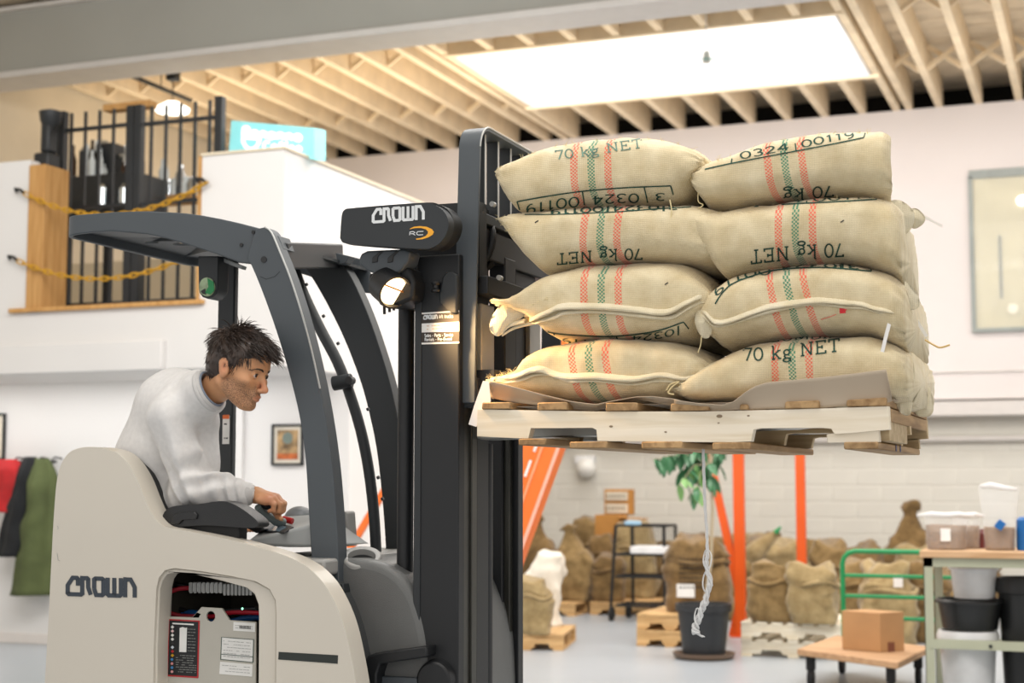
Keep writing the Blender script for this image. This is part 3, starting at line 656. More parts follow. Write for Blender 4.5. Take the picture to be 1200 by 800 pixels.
bsack(636, 733, 44, 84, .14, 2, 3, 'white woven bag with blue print standing on the pallet beside the mast', 2, name='woven_bag')
bsack(632, 703, 44, 96, .14, 1, 1, 'tall burlap sack leaning under the orange brace', 3)
bsack(671, 703, 52, 84, .14, 1, 0, 'full burlap sack with a round dark stamp right of the orange brace', 4)
bsack(712, 704, 40, 52, .14, 0, 1, 'slumped burlap sack left of the wire cart', 5)
bsack(704, 700, 30, 74, .14, 0, 1, 'dark burlap sack under the brown carton', 6)
bsack(745, 700, 52, 84, .14, 0, 2, 'big burlap sack seen through the wire cart', 7)
bsack(772, 698, 40, 62, .14, 1, 1, 'small burlap sack right behind the wire cart', 8)
bsack(818, 716, 74, 84, .29, 0, 1, 'wide burlap sack with lines of black print and a white label behind the plant pot', 9)
bsack(905, 727, 54, 66, .29, 0, 0, 'burlap sack with folded top left on the white pallets', 10)
bsack(954, 730, 60, 68, .29, 0, 2, 'burlap sack with green print on its folded top right on the white pallets', 11)
bsack(1003, 722, 46, 92, 0, 0, 0, 'burlap sack behind the left end of the green cart handle', 12, Y=14.6)
bsack(1042, 722, 66, 88, 0, 0, 2, 'broad pale burlap sack behind the green cart rails', 13, Y=14.4)
bsack(1092, 722, 50, 90, 0, 0, 1, 'dark burlap sack behind the workbench leg', 14, Y=14.6)
bsack(1062, 660, 60, 130, 0, 1, 1, 'burlap sack piled highest near the workbench end', 15, Y=17.4)
ORD = ['first', 'second', 'third', 'fourth', 'fifth', 'sixth', 'seventh', 'eighth', 'ninth', 'tenth', 'eleventh', 'twelfth', 'thirteenth', 'fourteenth', 'fifteenth']
HB = [(690, 112, 0), (722, 96, 1), (755, 84, 2), (788, 86, 0), (818, 92, 1), (846, 88, 0), (876, 100, 2), (905, 96, 1), (936, 88, 0), (964, 86, 2), (992, 84, 1), (1020, 88, 0), (1090, 84, 2), (1120, 88, 0), (1150, 84, 1)]
for i, (u, h, mi) in enumerate(HB):
    bsack(u, 700, 44+(i*7) % 12, h*.86, 0, i % 2, mi, 'burlap sack in the back row along the cream wall, %s from the left' % ORD[i], 30+i, Y=18.0+(i % 3)*.25, group='burlap sacks heaped along the back wall')
for i, u in enumerate((862, 888, 918, 975, 1012, 1075, 1108)):
    bsack(u, 700, 50, 80+(i*13) % 14, 0, 0, i % 3, 'burlap sack in the middle row right of the thick orange upright, %s from the left' % ORD[i], 60+i, Y=16.2+(i % 2)*.3, group='burlap sacks in the middle row of the heap')
# flopped empty bags with a green tie on the heap
eb = thing('empty_bag', 'slanting bundle of empty burlap bags with a green corner tip above the heap', 'bag', tuple(W(900, 640, 15.6)))
pp = [W(878, 655, 15.7), W(892, 640, 15.7), W(906, 628, 15.7), W(913, 619, 15.7)]
mk('bundle', tube(pp, [.13, .09, .05, .015], 10), m_bur[2], eb, ang=180); mk('green_tip', tube([W(909, 624, 15.65), W(915, 617, 15.65)], [.03, .01], 8), m_green, eb)
# printed text block and labels on the wide sack
def plate(name, u0, v0, u1, v1, Y, m, label, cat='label', th=.006):
    o = mk(name, pxbox(u0, v0, u1, v1, Y, Y+th), m); return tag(o, label, cat)
p9 = WZ(818, 716, .29); yf = p9.y-.19
tx = [mk('print_line', ribbons([[(i*.9, 0), (i*.9+.6, 0)] for i in range(8)], .5, lambda x, y, q=q: W(796+x*5.2, 655+q*5.5+y*3, yf-.07)), m_rubber) for q in range(7)]
sack9 = [o for o in bpy.data.objects if o.name.startswith('burlap_sack') and o.get('label', '').startswith('wide burlap')][0]
bpy.context.view_layer.update()
for o in tx:
    mw = o.matrix_world.copy(); o.parent = sack9; o.matrix_parent_inverse = sack9.matrix_world.inverted(); o['kind'] = 'stuff'
o = mk('paper_label', pxbox(793, 684, 814, 700, yf-.065, yf-.06), m_paper); o.parent = sack9; o.matrix_parent_inverse = sack9.matrix_world.inverted()
# brown carton and framed notice
bx = thing('brown_carton', 'brown carton standing on the heap under the framed notice', 'box', tuple(W(712, 640, 17.2)))
mk('carton', pxbox(697, 603, 727, 650, 17.0, 17.3), m_kraft, bx, bev=.004); mk('flap', beam(W(727, 606, 17.1), W(757, 608, 17.1), .25, .01), m_kraft, bx)
nt = thing('framed_notice', 'small wooden frame with two printed white panels above the brown carton', 'notice board', tuple(W(724, 603, 17.35)))
mk('frame', pxbox(708, 573, 741, 603, 17.3, 17.4), m_kraft, nt, bev=.004)
for v0, v1 in ((576, 586), (590, 601)):
    f = mk('printed_panel', pxbox(710, v0, 735, v1, 17.27, 17.3), mat('print_panel', 'd5cdbb', .7), nt)
    mk('print_marks', ribbons([[(i, 0), (i, 1)] for i in range(6)], .35, lambda x, y: W(712+x*3.8, v1-3-y*(v1-v0-6), 17.262)), mat('print_brown', '6f6250', .7), nt)
# ------------------------------------------------------------------ ficus in a black pot
pb = G(825, 771); ft = thing('potted_ficus', 'slim ficus tree in a black plastic nursery pot with a brown saucer', 'plant', (pb.x, pb.y, 0))
s_ = pxm(825, pb.y)
mk('saucer', lathe([(.0, 0), (.22, 0), (.25, .02), (.26, .05), (.24, .05), (.22, .025), (.0, .025)], 32, (pb.x, pb.y, 0)), mat('brown_saucer', '6d5847', .5), ft)
mk('pot', lathe([(.0, .03), (.175, .03), (.215, .39), (.235, .39), (.235, .45), (.215, .45), (.205, .4), (.0, .4)], 36, (pb.x, pb.y, 0)), mat('black_pot', '26282b', .45), ft)
mk('soil', lathe([(.0, .4), (.205, .405), (.0, .41)], 24, (pb.x, pb.y, 0)), mat('soil', '3a2e22', .9, bump=.6), ft)
tp = [Vector((pb.x, pb.y, .4)), W(833, 660, pb.y), W(835, 600, pb.y), W(833, 545, pb.y), W(830, 500, pb.y), W(824, 450, pb.y)]
mk('trunk', tube(tp, [.016, .014, .013, .011, .009, .006], 8), m_bark, ft)
tips = [(765, 545), (795, 575), (800, 560), (812, 590), (790, 540), (830, 570), (815, 535), (838, 550), (806, 525), (780, 520), (845, 530), (820, 500), (850, 490), (800, 480)]
brs = []
for i, (u, v) in enumerate(tips):
    dy = random.uniform(-.25, .25); a = tp[3] if v > 520 else tp[4]; b = W(u, v-6, pb.y+dy); mid = a.lerp(b, .5)+Vector((0, 0, .09)); brs.append((a, mid, b))
mk('branches', J(*[tube([a, m_, b], [.006, .004, .002], 6) for a, m_, b in brs]), m_bark, ft, kind='stuff')
def leafmesh(mt):
    V, Fc = [], []
    for i in range(6):
        t = i/5; wd = .026*math.sin(math.pi*min(1, t*.92+.04))**.7; z = -.02*t*t*3
        V += [(t*.11, -wd, z+.006), (t*.11, 0, z), (t*.11, wd, z+.006)]
    for i in range(5):
        for k in (0, 1): Fc.append((i*3+k, (i+1)*3+k, (i+1)*3+k+1, i*3+k+1))
    return mk('leaf', (V, Fc), mt, ft, org=None)
ORG_f = ORG[ft.name]; ORG[ft.name] = Vector((0, 0, 0)); l0 = leafmesh(m_leaf); l1 = leafmesh(m_leaf2); ORG[ft.name] = ORG_f
rnd = random.Random(5); first = {0: l0, 1: l1}; used = set()
for i, (a, m_, b) in enumerate(brs):
    for k in range(11):
        t = rnd.uniform(.35, 1.0); q = a.lerp(m_, t*2) if t < .5 else m_.lerp(b, t*2-1)
        kk = 1 if (i in (3, 1) and k % 2) else 0; src = first[kk]
        if kk in used: o = src.copy(); COL.objects.link(o); o.parent = ft
        else: o = src; used.add(kk)
        o.location = q-ORG_f; o.rotation_euler = (rnd.uniform(-.6, .6), rnd.uniform(.2, 1.3), rnd.uniform(0, 6.28)); s = rnd.uniform(.8, 1.45); o.scale = (s, s, s)
# ------------------------------------------------------------------ black wire cart
c0 = WZ(745, 728, 0); ct = thing('wire_cart', 'black wire utility cart with a white board on its upper shelf', 'cart', (c0.x, c0.y, 0))
x0, x1 = W(722, 700, c0.y).x, W(779, 700, c0.y).x; y0, y1 = c0.y, c0.y+.45; zt_ = W(750, 616, c0.y).z
for x, y in ((x0, y0), (x1, y0), (x0+.05, y1), (x1+.0, y1)): mk('post', cyl((x-(.06 if x == x0 else 0), y, .12), (x, y, zt_), .018, n=8), m_rubber, ct)
for z in (zt_, W(750, 650, c0.y).z, W(750, 676, c0.y).z, .16):
    mk('shelf_rim', J(beam((x0, y0, z), (x1, y0, z), .02, .025), beam((x0, y1, z), (x1, y1, z), .02, .025), beam((x0, y0, z), (x0, y1, z), .02, .025), beam((x1, y0, z), (x1, y1, z), .02, .025)), m_rubber, ct)
    if z < zt_: 
        mk('shelf_wires', J(*[cyl((x0+(x1-x0)*i/16, y0, z), (x0+(x1-x0)*i/16, y1, z), .003, n=5) for i in range(1, 16)]), m_rubber, ct, kind='stuff')
mk('basket_wires', J(*[cyl((x0+(x1-x0)*i/18, y1, W(750, 676, c0.y).z), (x0+(x1-x0)*i/18, y1, zt_), .003, n=5) for i in range(1, 18)]), m_rubber, ct, kind='stuff')
for x, y in ((x0-.05, y0), (x1, y0), (x0, y1), (x1, y1)): mk('wheel', cyl((x-.018, y, .075), (x+.018, y, .075), .075, n=20), m_rubber, ct, bev=.006)
wbd = mk('white_board', box(x0+.16, x1+.02, y0-.02, y0+.3, W(750, 650, c0.y).z+.015, W(750, 650, c0.y).z+.09), m_plasw, bev=.008); tag(wbd, 'white flat box lying on the upper shelf of the wire cart', 'box')
bl = mk('blue_tape', box(x0+.1, x0+.28, y0-.02, y0+.02, zt_+.01, zt_+.05), mat('pale_blue', '9cc3dc', .5), bev=.01); tag(bl, 'pale blue strip on the top rim of the wire cart', 'tape')
# ------------------------------------------------------------------ platform cart with green handle
fl = WZ(934, 760, .27); fr = WZ(1052, 776, .27); bl_ = WZ(980, 744, .27); br = bl_+(fr-fl)
pc = thing('platform_cart', 'wooden platform cart with a green tubular push handle and black casters', 'cart', (fl.x, fl.y, 0))
V = [tuple(q-Vector((0, 0, .045))) for q in (fl, fr, br, bl_)]+[tuple(q) for q in (fl, fr, br, bl_)]
mk('deck', (V, [(3, 2, 1, 0), (4, 5, 6, 7), (0, 1, 5, 4), (1, 2, 6, 5), (2, 3, 7, 6), (3, 0, 4, 7)]), m_ply, pc, bev=.006)
ce_ = (fl+br)/2
for q in (fl, fr, br, bl_):
    c = q.lerp(ce_, .2); mk('caster', J(cyl((c.x-.02, c.y, .065), (c.x+.02, c.y, .065), .065, n=18), box(c.x-.03, c.x+.03, c.y-.03, c.y+.03, .12, .225)), m_rubber, pc, bev=.004)
yh = bl_.y-.02; hx0 = W(988, 700, yh).x; hx1 = hx0+1.0; ztop = W(1030, 646, yh).z
hp = [(hx0, yh, .25), (hx0, yh, ztop-.1)]+[(hx0+.1-.1*math.cos(R(a)), yh, ztop-.1+.1*math.sin(R(a))) for a in (30, 60, 90)]+[(hx1-.1+.1*math.sin(R(a)), yh, ztop-.1+.1*math.cos(R(a))) for a in (0, 30, 60, 90)]+[(hx1, yh, .25)]
mk('push_handle', tube(hp, .019, 12), m_green, pc)
for v in (674, 698, 723): z = W(1000, v, yh).z; mk('handle_rung', cyl((hx0, yh, z), (hx1, yh, z), .015, n=10), m_green, pc)
tg = mk('white_tag', pxbox(1047, 677, 1058, 688, yh-.03, yh-.026), m_paper); tag(tg, 'white paper tag tied on the green cart handle', 'tag')
bf = WZ(987, 760, .272); bf2 = WZ(1032, 764, .272); sd_ = WZ(1060, 762, .272)
h_ = .0
zb = W(987, 715, bf.y).z
dpt = Vector((sd_.x-bf2.x, sd_.y-bf2.y, 0))
V = [Vector((q.x, q.y, .272)) for q in (bf, bf2, bf2+dpt, bf+dpt)]; V += [Vector((q.x, q.y, zb)) for q in V]
cb_ = thing('cardboard_box', 'tan cardboard box sitting on the platform cart', 'box', tuple((V[0]+V[2])/2))
mk('carton', ([tuple(q) for q in V], [(3, 2, 1, 0), (4, 5, 6, 7), (0, 1, 5, 4), (1, 2, 6, 5), (2, 3, 7, 6), (3, 0, 4, 7)]), m_box, cb_, bev=.003)
e = (V[6]-V[5]).normalized(); q0 = V[1].lerp(V[2], .3)+Vector((0, -.002, .03))
mk('stamp', beam(q0+Vector((.003, 0, 0)), q0+e*.06+Vector((.003, 0, 0)), .003, .07), mat('brown_stamp', '7b4a35', .8), cb_)
# ------------------------------------------------------------------ workbench
bp_ = G(1087, 826); bw = thing('workbench', 'sage steel workbench with a maple top at the right edge', 'workbench', (bp_.x, bp_.y, 0))
yb = bp_.y; zt_ = W(1100, 645, yb).z; xb = W(1078, 650, yb).x
mk('top', box(xb, xb+1.9, yb-.03, yb+.72, zt_-.045, zt_), m_maple, bw, bev=.004)
for x, y in ((xb+.05, yb), (xb+.05, yb+.62), (xb+1.8, yb), (xb+1.8, yb+.62)): mk('leg', J(box(x-.03, x+.03, y, y+.005, 0, zt_-.045), box(x-.03, x-.025, y, y+.05, 0, zt_-.045)), m_benchleg, bw)
mk('apron', box(xb+.02, xb+1.85, yb, yb+.02, zt_-.105, zt_-.045), m_benchleg, bw); zr = W(1150, 756, yb).z
mk('lower_rail', J(box(xb+.05, xb+1.85, yb-.005, yb+.02, zr-.03, zr+.03)), m_benchleg, bw)
for u in (1161,): p = W(u, 757, yb); mk('bolt', cyl((p.x, yb-.015, p.z), (p.x, yb, p.z), .012, n=10), m_black, bw)
mk('lower_shelf', box(xb+.05, xb+1.85, yb+.1, yb+.6, zr-.03, zr-.01), m_benchleg, bw)
m_roll = clear('rolled_film', 'f6f5f4', .75)
def bag(u, w, h, Y, fill, label, tag_=None):
    p = Vector((W(u, 640, Y).x, Y, zt_)); t = thing('bean_bag', label, 'bag', tuple(p)); V, Fc = [], []; n, m = 14, 20
    def g(k0, z0, z1, inset):
        V, Fc = [], []
        for i in range(n+1):
            tt = i/n; z = z0+(z1-z0)*tt; fl_ = max(0, (z-h*.55)/(h*.45))
            for j in range(m):
                a = 2*math.pi*j/m; wx = w/2*(.86+(.30*(z/h)**1.5 if h > .3 else .10*(z/h)))-inset; wy = max(.012, w*.33*(1-.9*fl_))-inset*.5
                V.append((p.x+wx*abs(math.cos(a))**.7*(1 if math.cos(a) > 0 else -1)*(1+.05*noise.noise(Vector((a, z*12, u)))), Y+wy*math.sin(a), p.z+z+.01*noise.noise(Vector((a*2, u, 3)))))
        for i in range(n):
            for j in range(m): Fc.append((i*m+j, i*m+(j+1) % m, (i+1)*m+(j+1) % m, (i+1)*m+j))
        Fc.append(tuple(range(m))[::-1])
        if not k0: Fc.append(tuple(n*m+j for j in range(m)))
        return V, Fc
    mk('beans', g(0, .004, h*fill, .008), m_beans, t, ang=180); mk('plastic_bag', g(1, 0, h, 0), m_film, t, ang=180)
    if h < .3: mk('rolled_top', tube([(p.x-w*.62, Y-.01, p.z+h), (p.x-w*.3, Y-.03, p.z+h+.012), (p.x, Y-.03, p.z+h+.004), (p.x+w*.3, Y-.03, p.z+h+.012), (p.x+w*.62, Y-.01, p.z+h-.002)], [.008, .016, .018, .016, .008], 8), m_roll, t, ang=180)
    else: mk('crumpled_top', tube([(p.x-w*.5, Y-.01, p.z+h), (p.x-w*.2, Y-.02, p.z+h+.01), (p.x+w*.1, Y-.02, p.z+h-.006), (p.x+w*.5, Y-.01, p.z+h-.02)], [.012, .02, .018, .01], 8), m_roll, t, ang=180)
    if tag_: mk('bag_label', pxbox(*tag_, Y-w*.36, Y-w*.355), m_paper, t)
bag(1109, .30, .225, yb+.2, .72, 'clear bag of beans with a white square label on the bench end', (1102, 619, 1114, 634))
bag(1133, .2, .22, yb+.42, .7, 'narrow clear bag of beans second from the bench end')
bag(1172, .23, .42, yb+.22, .36, 'tall open clear bag with beans in its lower half on the bench')
cl = mk('blue_clip', beam(W(1168, 612, yb+.1), W(1176, 618, yb+.1), .03, .06), m_blue, bev=.004); tag(cl, 'small blue clip label on the tall clear bean bag', 'clip')
bb = mk('blue_bottle', lathe([(.0, 0), (.06, 0), (.065, .02), (.06, .2), (.04, .22)], 16, (W(1203, 640, yb+.25).x, yb+.25, zt_)), m_blue); tag(bb, 'blue container at the right edge of the bench top', 'container')
rb = mk('red_bag', lathe([(.0, 0), (.05, 0), (.055, .1), (.03, .13)], 14, (W(1148, 640, yb+.5).x, yb+.5, zt_)), mat('maroon_pack', '6d2a28', .6)); tag(rb, 'small maroon pack between the clear bean bags', 'pack')
def tub(name, u, v0, v1, wt, wb_, Y, m, label, cat, rim=.012, sq=False):
    p = W(u, v1, Y); h = W(u, v0, Y).z-p.z; s = pxm(u, Y); rt, rb_ = wt/s/2, wb_/s/2
    o = mk(name, lathe([(.0, 0), (rb_, 0), (rt*.97, h*.86), (rt+rim, h*.87), (rt+rim, h*.93), (rt, h), (rt*.92, h), (rb_*.9, .02), (.0, .02)], 5*8, (p.x, p.y, p.z), False), m); return tag(o, label, cat)
tub('white_bucket', 1142, 662, 700, 54, 46, yb+.38, m_plasw, 'white plastic bucket under the bench top', 'bucket')
tub('black_basin', 1137, 701, 736, 74, 62, yb+.33, m_plasb, 'shallow black basin stacked under the white bucket', 'basin')
tub('storage_bin', 1136, 738, 815, 66, 56, yb+.33, mat('frosted_bin', 'dcdcdc', .35), 'large white lidded bin at the bottom under the bench', 'bin')
tub('trash_can', 1204, 676, 815, 60, 50, yb+.4, m_plasb, 'tall black trash can at the right edge', 'trash can')
# ================================================================== forklift
m_body = mat('warm_cream_enamel', 'd3ccbf', .38, vs=1.2, var=.02, coat=.1, bump=.012, bs=120)
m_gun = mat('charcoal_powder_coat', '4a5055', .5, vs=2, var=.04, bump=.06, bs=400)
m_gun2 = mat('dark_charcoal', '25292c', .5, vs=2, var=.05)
m_hood = mat('textured_dark_hood', '434546', .5, vs=6, var=.08, bump=.15, bs=300)
m_deckp = mat('grey_deck_plastic', '9d9c99', .45, vs=5, var=.05, bump=.08, bs=300)
m_cons = mat('grey_console', 'a2a5a5', .5, var=.03, bump=.05, bs=300)
m_edge = mat('pale_grey_edge', 'b9bab8', .4, .3)  # light grey for thin edge lines and bolt heads
m_mast = mat('black_mast_steel', '15171a', .5, vs=3, var=.1)
m_grease = mat('greasy_rail', '3d3c36', .35, .4, var=.15)
m_pad = mat('black_vinyl', '1b1c1e', .42, bump=.1, bs=200)
m_logo = mat('slate_logo', '333c46', .5)
m_logow = mat('pale_logo', 'dfe2e3', .5)
m_amber = mat('amber_logo', 'f0a92c', .5)
m_redc = mat('red_cable', 'b3152c', .45)
m_bluec = mat('blue_cable', '1d62a8', .45)
m_ogl = mat('orange_label', 'e26c28', .5)
m_slip = mat('paper_label_text', '9a9a98', .6)
m_lab = mat('white_label', 'e9e8e4', .5)
m_redl = mat('red_label_border', 'b5252a', .5)
T = thing('forklift', 'cream and charcoal stand-up counterbalance forklift driven by the man, lifting the loaded pallet', 'forklift', (W(260, 600, 4.7).x, 4.75, 0))
YN = 4.2
edge_r = [(365, 668), (380, 684), (392, 705), (400, 724), (406, 744), (412, 772), (417, 800), (424, 850), (432, 930), (436, 1040)]
pan = [(46, 1040), (50, 850), (56, 740), (61, 640), (64, 590), (67, 560), (72, 543), (80, 531), (90, 525.5), (102, 523.5), (118, 524.5), (134, 529), (145, 537), (154, 549), (162, 564), (169, 582), (176, 598), (184, 610), (194, 617), (215, 621), (260, 630), (300, 640), (335, 651), (352, 659)]+edge_r
hole_o = [(177, 1000), (180, 760), (183, 690), (186, 677), (193, 668), (204, 665.5), (235, 669), (272, 675), (300, 681), (316, 690), (323, 703), (324, 720), (323, 860), (321, 1000)]
hole_i = [(182, 998), (184, 760), (187, 690), (190, 680), (195, 673), (205, 670.5), (222, 671.5), (260, 680.5), (288, 688), (298, 696), (302.5, 708), (303, 722), (302, 860), (300, 998)]
def cr_(p): return [(q[0], q[1]) for q in sm([(a, b, 0) for a, b in p], 3)]
sp_ = mk('side_panel', ext(cr_(pan), YN, YN+.09, holes=[hole_o]), m_body, T, bev=.007, ang=30, seg=3)
mk('hatch_frame', ext(hole_o, YN+.012, YN+.08, holes=[hole_i]), m_body, T, bev=.004, seg=2)
# tail block and chassis
mk('tail_block', ext([(50, 1040), (62, 640), (66, 580), (72, 548), (82, 534), (100, 529), (114, 530), (120, 545), (126, 580), (132, 620), (140, 660), (140, 1040)], YN+.09, YN+.16), m_body, T, bev=.02)
mk('tail_block', ext([(50, 1040), (60, 700), (60, 640), (160, 660), (160, 1040)], YN+.16, 5.25), m_body, T, bev=.02)
mk('back_pad', ext([(118, 528), (134, 529.5), (146, 537), (156, 549), (164, 564), (171, 582), (178, 598), (187, 611), (196, 618), (196, 640), (180, 640), (160, 600), (140, 552)], YN+.02, YN+.13), m_pad, T, bev=.004)
mk('chassis', J(ext([(160, 1000), (160, 990), (180, 990), (430, 990), (440, 1000), (440, 1048), (60, 1048)], YN+.09, 5.25), ext([(318, 662), (330, 660), (330, 990), (306, 990), (318, 720)], YN+.1, 5.2)), m_gun2, T)
mk('battery_bay', J(ext([(176, 664), (330, 664), (330, 1000), (176, 1000)], YN+.55, YN+.57), ext([(170, 655), (182, 668), (182, 1000), (170, 1000)], YN+.09, YN+.55), ext([(182, 664), (330, 690), (330, 676), (182, 655)], YN+.12, YN+.55)), mat('bay_interior', '4a463d', .7), T)
# battery cover with its labels
YBt = YN+.075
bat = [(195.5, 1000), (195.5, 722), (225.5, 723), (236, 711), (260, 712.5), (269, 726.5), (300, 728.5), (299, 1000)]
bp_l = mk('battery_cover', ext(bat, YBt, YBt+.008, holes=[ellpx(246.8, 722, 5.2, 6.2, 20)]), mat('battery_cover_paint', 'b9b5aa', .45, var=.03), T, bev=.0015, seg=1)
def decal(name, px, m, Y, th, par): return mk(name, ext(px, Y, Y+th), m, par, smooth=False)
def child(o, par): return o
yb0 = YBt-.0015
mk('warning_label', ext([(196.8, 725), (234, 727), (232.3, 794.4), (195, 792)], yb0, YBt), m_redl, bp_l, smooth=False)
mk('warning_label', ext([(198.6, 726.6), (232.2, 728.4), (230.6, 792.4), (196.9, 790.3)], yb0-.001, yb0), m_mast, bp_l, smooth=False)
mk('label_patch', ext([(210.5, 735.5), (214, 734.5), (217, 735.5), (219, 735), (218.2, 764), (210, 763.6)], yb0-.002, yb0-.001), m_lab, bp_l, smooth=False)
for i, c in enumerate(['e9e8e4', 'e9c9c9', 'e9e8e4', 'e9e8e4', '333333', 'cfd8e0', 'b5252a', 'c99a1d', '3f86c0', 'd88f8f', '3f86c0', 'e0a0a0']):
    vv = 734.5+i*4.75; mk('hazard_symbol', ext([(200, vv), (202, vv-2), (204, vv), (202, vv+2)] if i < 8 else ellpx(201.5-.1*i/12, vv, 1.6, 1.6, 10), yb0-.002, yb0-.001), mat('hazard_%d' % i, c, .5), bp_l, smooth=False)
def lines(par, u0, v0, u1, v1, n, m, Y, wdv=.9, sl=.05, seed=1, name='label_text'):
    rr = random.Random(seed); stt = []
    for i in range(n):
        y = v0+(v1-v0)*(i+.5)/n; x = u0
        while x < u1-1:
            L = rr.uniform(1.2, 4.5); e = min(u1, x+L)
            if rr.random() < .86: stt.append([(x, y), (e, y)])
            x = e+.7
    g = ribbons(stt, wdv, lambda a, b: W(a, b+(a-u0)*sl, Y), 9)
    return mk(name, g, m, par, smooth=False, kind='stuff')
mk('label_heading', ribbons([[(202, 730.2), (227, 731.6)]], 1.7, lambda a, b: W(a, b, yb0-.002), 9), m_lab, bp_l, smooth=False)
m_gt = mat('grey_label_text', '8a8a86', .6)
lines(bp_l, 219.8, 735, 229, 764, 8, m_gt, yb0-.002, .7)
lines(bp_l, 206, 766, 230, 788, 8, m_gt, yb0-.002, .7, seed=2)
for px, hdr in (([(273.6, 728.5), (299, 730.2), (298.7, 740.3), (273.3, 738.7)], 0), ([(259.7, 746.3), (297, 749.2), (296.2, 775.8), (258.6, 772.3)], 1), ([(258, 775), (296, 778.4), (295.4, 792.6), (257, 789.4)], 0)):
    mk('paper_label', ext(px, yb0, YBt), m_lab, bp_l, smooth=False)
    lines(bp_l, px[0][0]+2, px[0][1]+2.5, px[1][0]-3, px[3][1]-2, 2 if px[2][1]-px[1][1] < 12 else (6 if hdr else 3), m_slip, yb0-.001, .55, .08, seed=int(px[0][0]))
mk('label_border', ribbons([[(259.7, 746.3), (297, 749.2), (296.2, 775.8), (258.6, 772.3), (259.7, 746.3)], [(258.8, 766.2), (296.4, 769.4)]], .7, lambda a, b: W(a, b, yb0-.001), 9), m_ink, bp_l, smooth=False)
mk('barcode', ribbons([[(281+i*1.35, 732.5+i*.08), (281+i*1.35, 736.2+i*.08)] for i in range(10)], .7, lambda a, b: W(a, b, yb0-.001), 9), m_mast, bp_l, smooth=False)
# cables and connectors
def cpath(pts, Y): return sm([W(u, v, Y+dy) for u, v, dy in pts], 5)
mk('red_cable', tube(cpath([(224, 688.5, .02), (208, 690, 0), (196, 696, -.02), (191, 706, -.02), (196, 716, 0), (210, 721, .02), (228, 722, .05), (250, 722, .05), (272, 717.5, .03), (305, 718, .03), (330, 718, .05)], YN+.16), .0075, 10), m_redc, T)
mk('black_cable', tube(cpath([(224, 688, .05), (206, 685, .03), (198, 690, .04), (197, 702, .05), (206, 712, .06), (225, 716, .07), (260, 716, .08), (300, 713, .08)], YN+.17), .008, 10), m_pad, T)
mk('blue_cable', tube(cpath([(214, 718, .04), (230, 718, .03), (244, 727, .03), (272, 727, .03), (285, 724, .03), (310, 723, .04)], YN+.2), .009, 10), m_bluec, T)
for k_, (u0, u1, v0, v1, c) in enumerate(((221, 261, 682.5, 694.5, 'c3c5c3'), (261, 296, 684.5, 697, '8d8f8c'))):
    cn = mk('connector', pxbox(u0, v0, u1, v1, YN+.15, YN+.2), mat('connector_%d' % k_, c, .45), T, bev=.002)
    for i in range(8):
        a = u0+(u1-u0)*(i+.5)/8; mk('rib', pxbox(a-1.2, v0-.4, a+1.2, v1+.4, YN+.145, YN+.15), mat('connector_rib', 'a9aaa8', .5) if i == 0 and k_ == 0 else bpy.data.materials['connector_rib'], cn)
mk('charge_light', lathe([(.001, -.004), (.004, 0), (.001, .004)], 10, tuple(W(284, 713, YN+.13))), mat('green_led', '8ff5c8', .4, emit=2.5), T)
mk('red_tag', pxbox(184, 686, 192, 691, YN+.2, YN+.205), m_redl, T)
# black stripe and big maker's lettering on the panel
mk('black_stripe', ext([(326.5, 763.5), (396, 767.5), (395.5, 777.5), (326, 772.5)], YN-.0012, YN-.0002), mat('stripe_black', '252b27', .5), T, smooth=False)
def logo(px0, px1, hpx, m, Y, par, wd=.62):
    """lettering: px0/px1 baseline ends in pixels"""
    ux, uy = (px1[0]-px0[0])/10.1, (px1[1]-px0[1])/10.1; k = hpx/2.7
    return mk('maker_lettering', ribbons(CROWN, wd, lambda x, y: W(px0[0]+x*ux, px0[1]+x*uy-(y+.1)*k, Y), .3), m, par, smooth=False)
logo((78.3, 696.6), (159, 699.2), 21.5, m_logo, YN-.0015, sp_)
mk('scuff', ribbons([[(67, 616), (68.3, 618), (67.6, 620)], [(67, 648), (68, 656), (70.5, 657)]], .5, lambda a, b: W(a, b, YN-.001), 9), m_slip, sp_, smooth=False)
# hood with warning strips
hp_ = [(300, 990), (318, 664), (352, 661)]+edge_r[:-1]
mk('hood', ext(cr_([(352, 661)]+edge_r[:-1])+[(306, 980), (318, 664)], YN+.09, 5.25), m_hood, T, bev=.012, ang=50)
prof = [Vector((q[0], q[1], 0)) for q in cr_(edge_r)]
def strip(v0, v1, m, name='warning_strip', ya=.098, yb_=.158):
    pts = []
    n = 6
    for i in range(n+1):
        v = v0+(v1-v0)*i/n; u = float(np.interp(v, [p.y for p in prof], [p.x for p in prof])); pts.append((u, v))
    V, Fc = [], []
    for u, v in pts:
        a = W(u, v, YN+.09); V += [(a.x+.0022, YN+ya, a.z+.0012), (a.x+.0022, YN+yb_, a.z+.0012)]
    for i in range(n): Fc.append((2*i, 2*i+1, 2*i+3, 2*i+2))
    return mk(name, (V, Fc), m, T)
for v0, v1, m in ((681.5, 685.5, m_ogl), (685.5, 695.5, m_lab), (696, 699.5, m_ogl), (699.5, 714, m_lab), (714.5, 720, m_ogl), (720, 749.5, m_lab), (750.5, 753.5, m_mast), (753.5, 767, m_slip), (768, 784, m_gun2)): strip(v0, v1, m)
for v0, v1 in ((688, 689), (691, 692), (702, 703), (705, 706), (708, 709), (711, 712), (738, 739), (741, 742), (744.5, 745.5), (756, 757.2), (759, 760.2), (763, 764.2)): strip(v0, v1, m_gun2, 'strip_text', .108, .150).location.x += .0006
def onstrip(u_, v):
    a = W(float(np.interp(v, [p.y for p in prof], [p.x for p in prof])), v, YN+.09); return Vector((a.x+.0032, YN+.098+.06*u_, a.z+.0016))
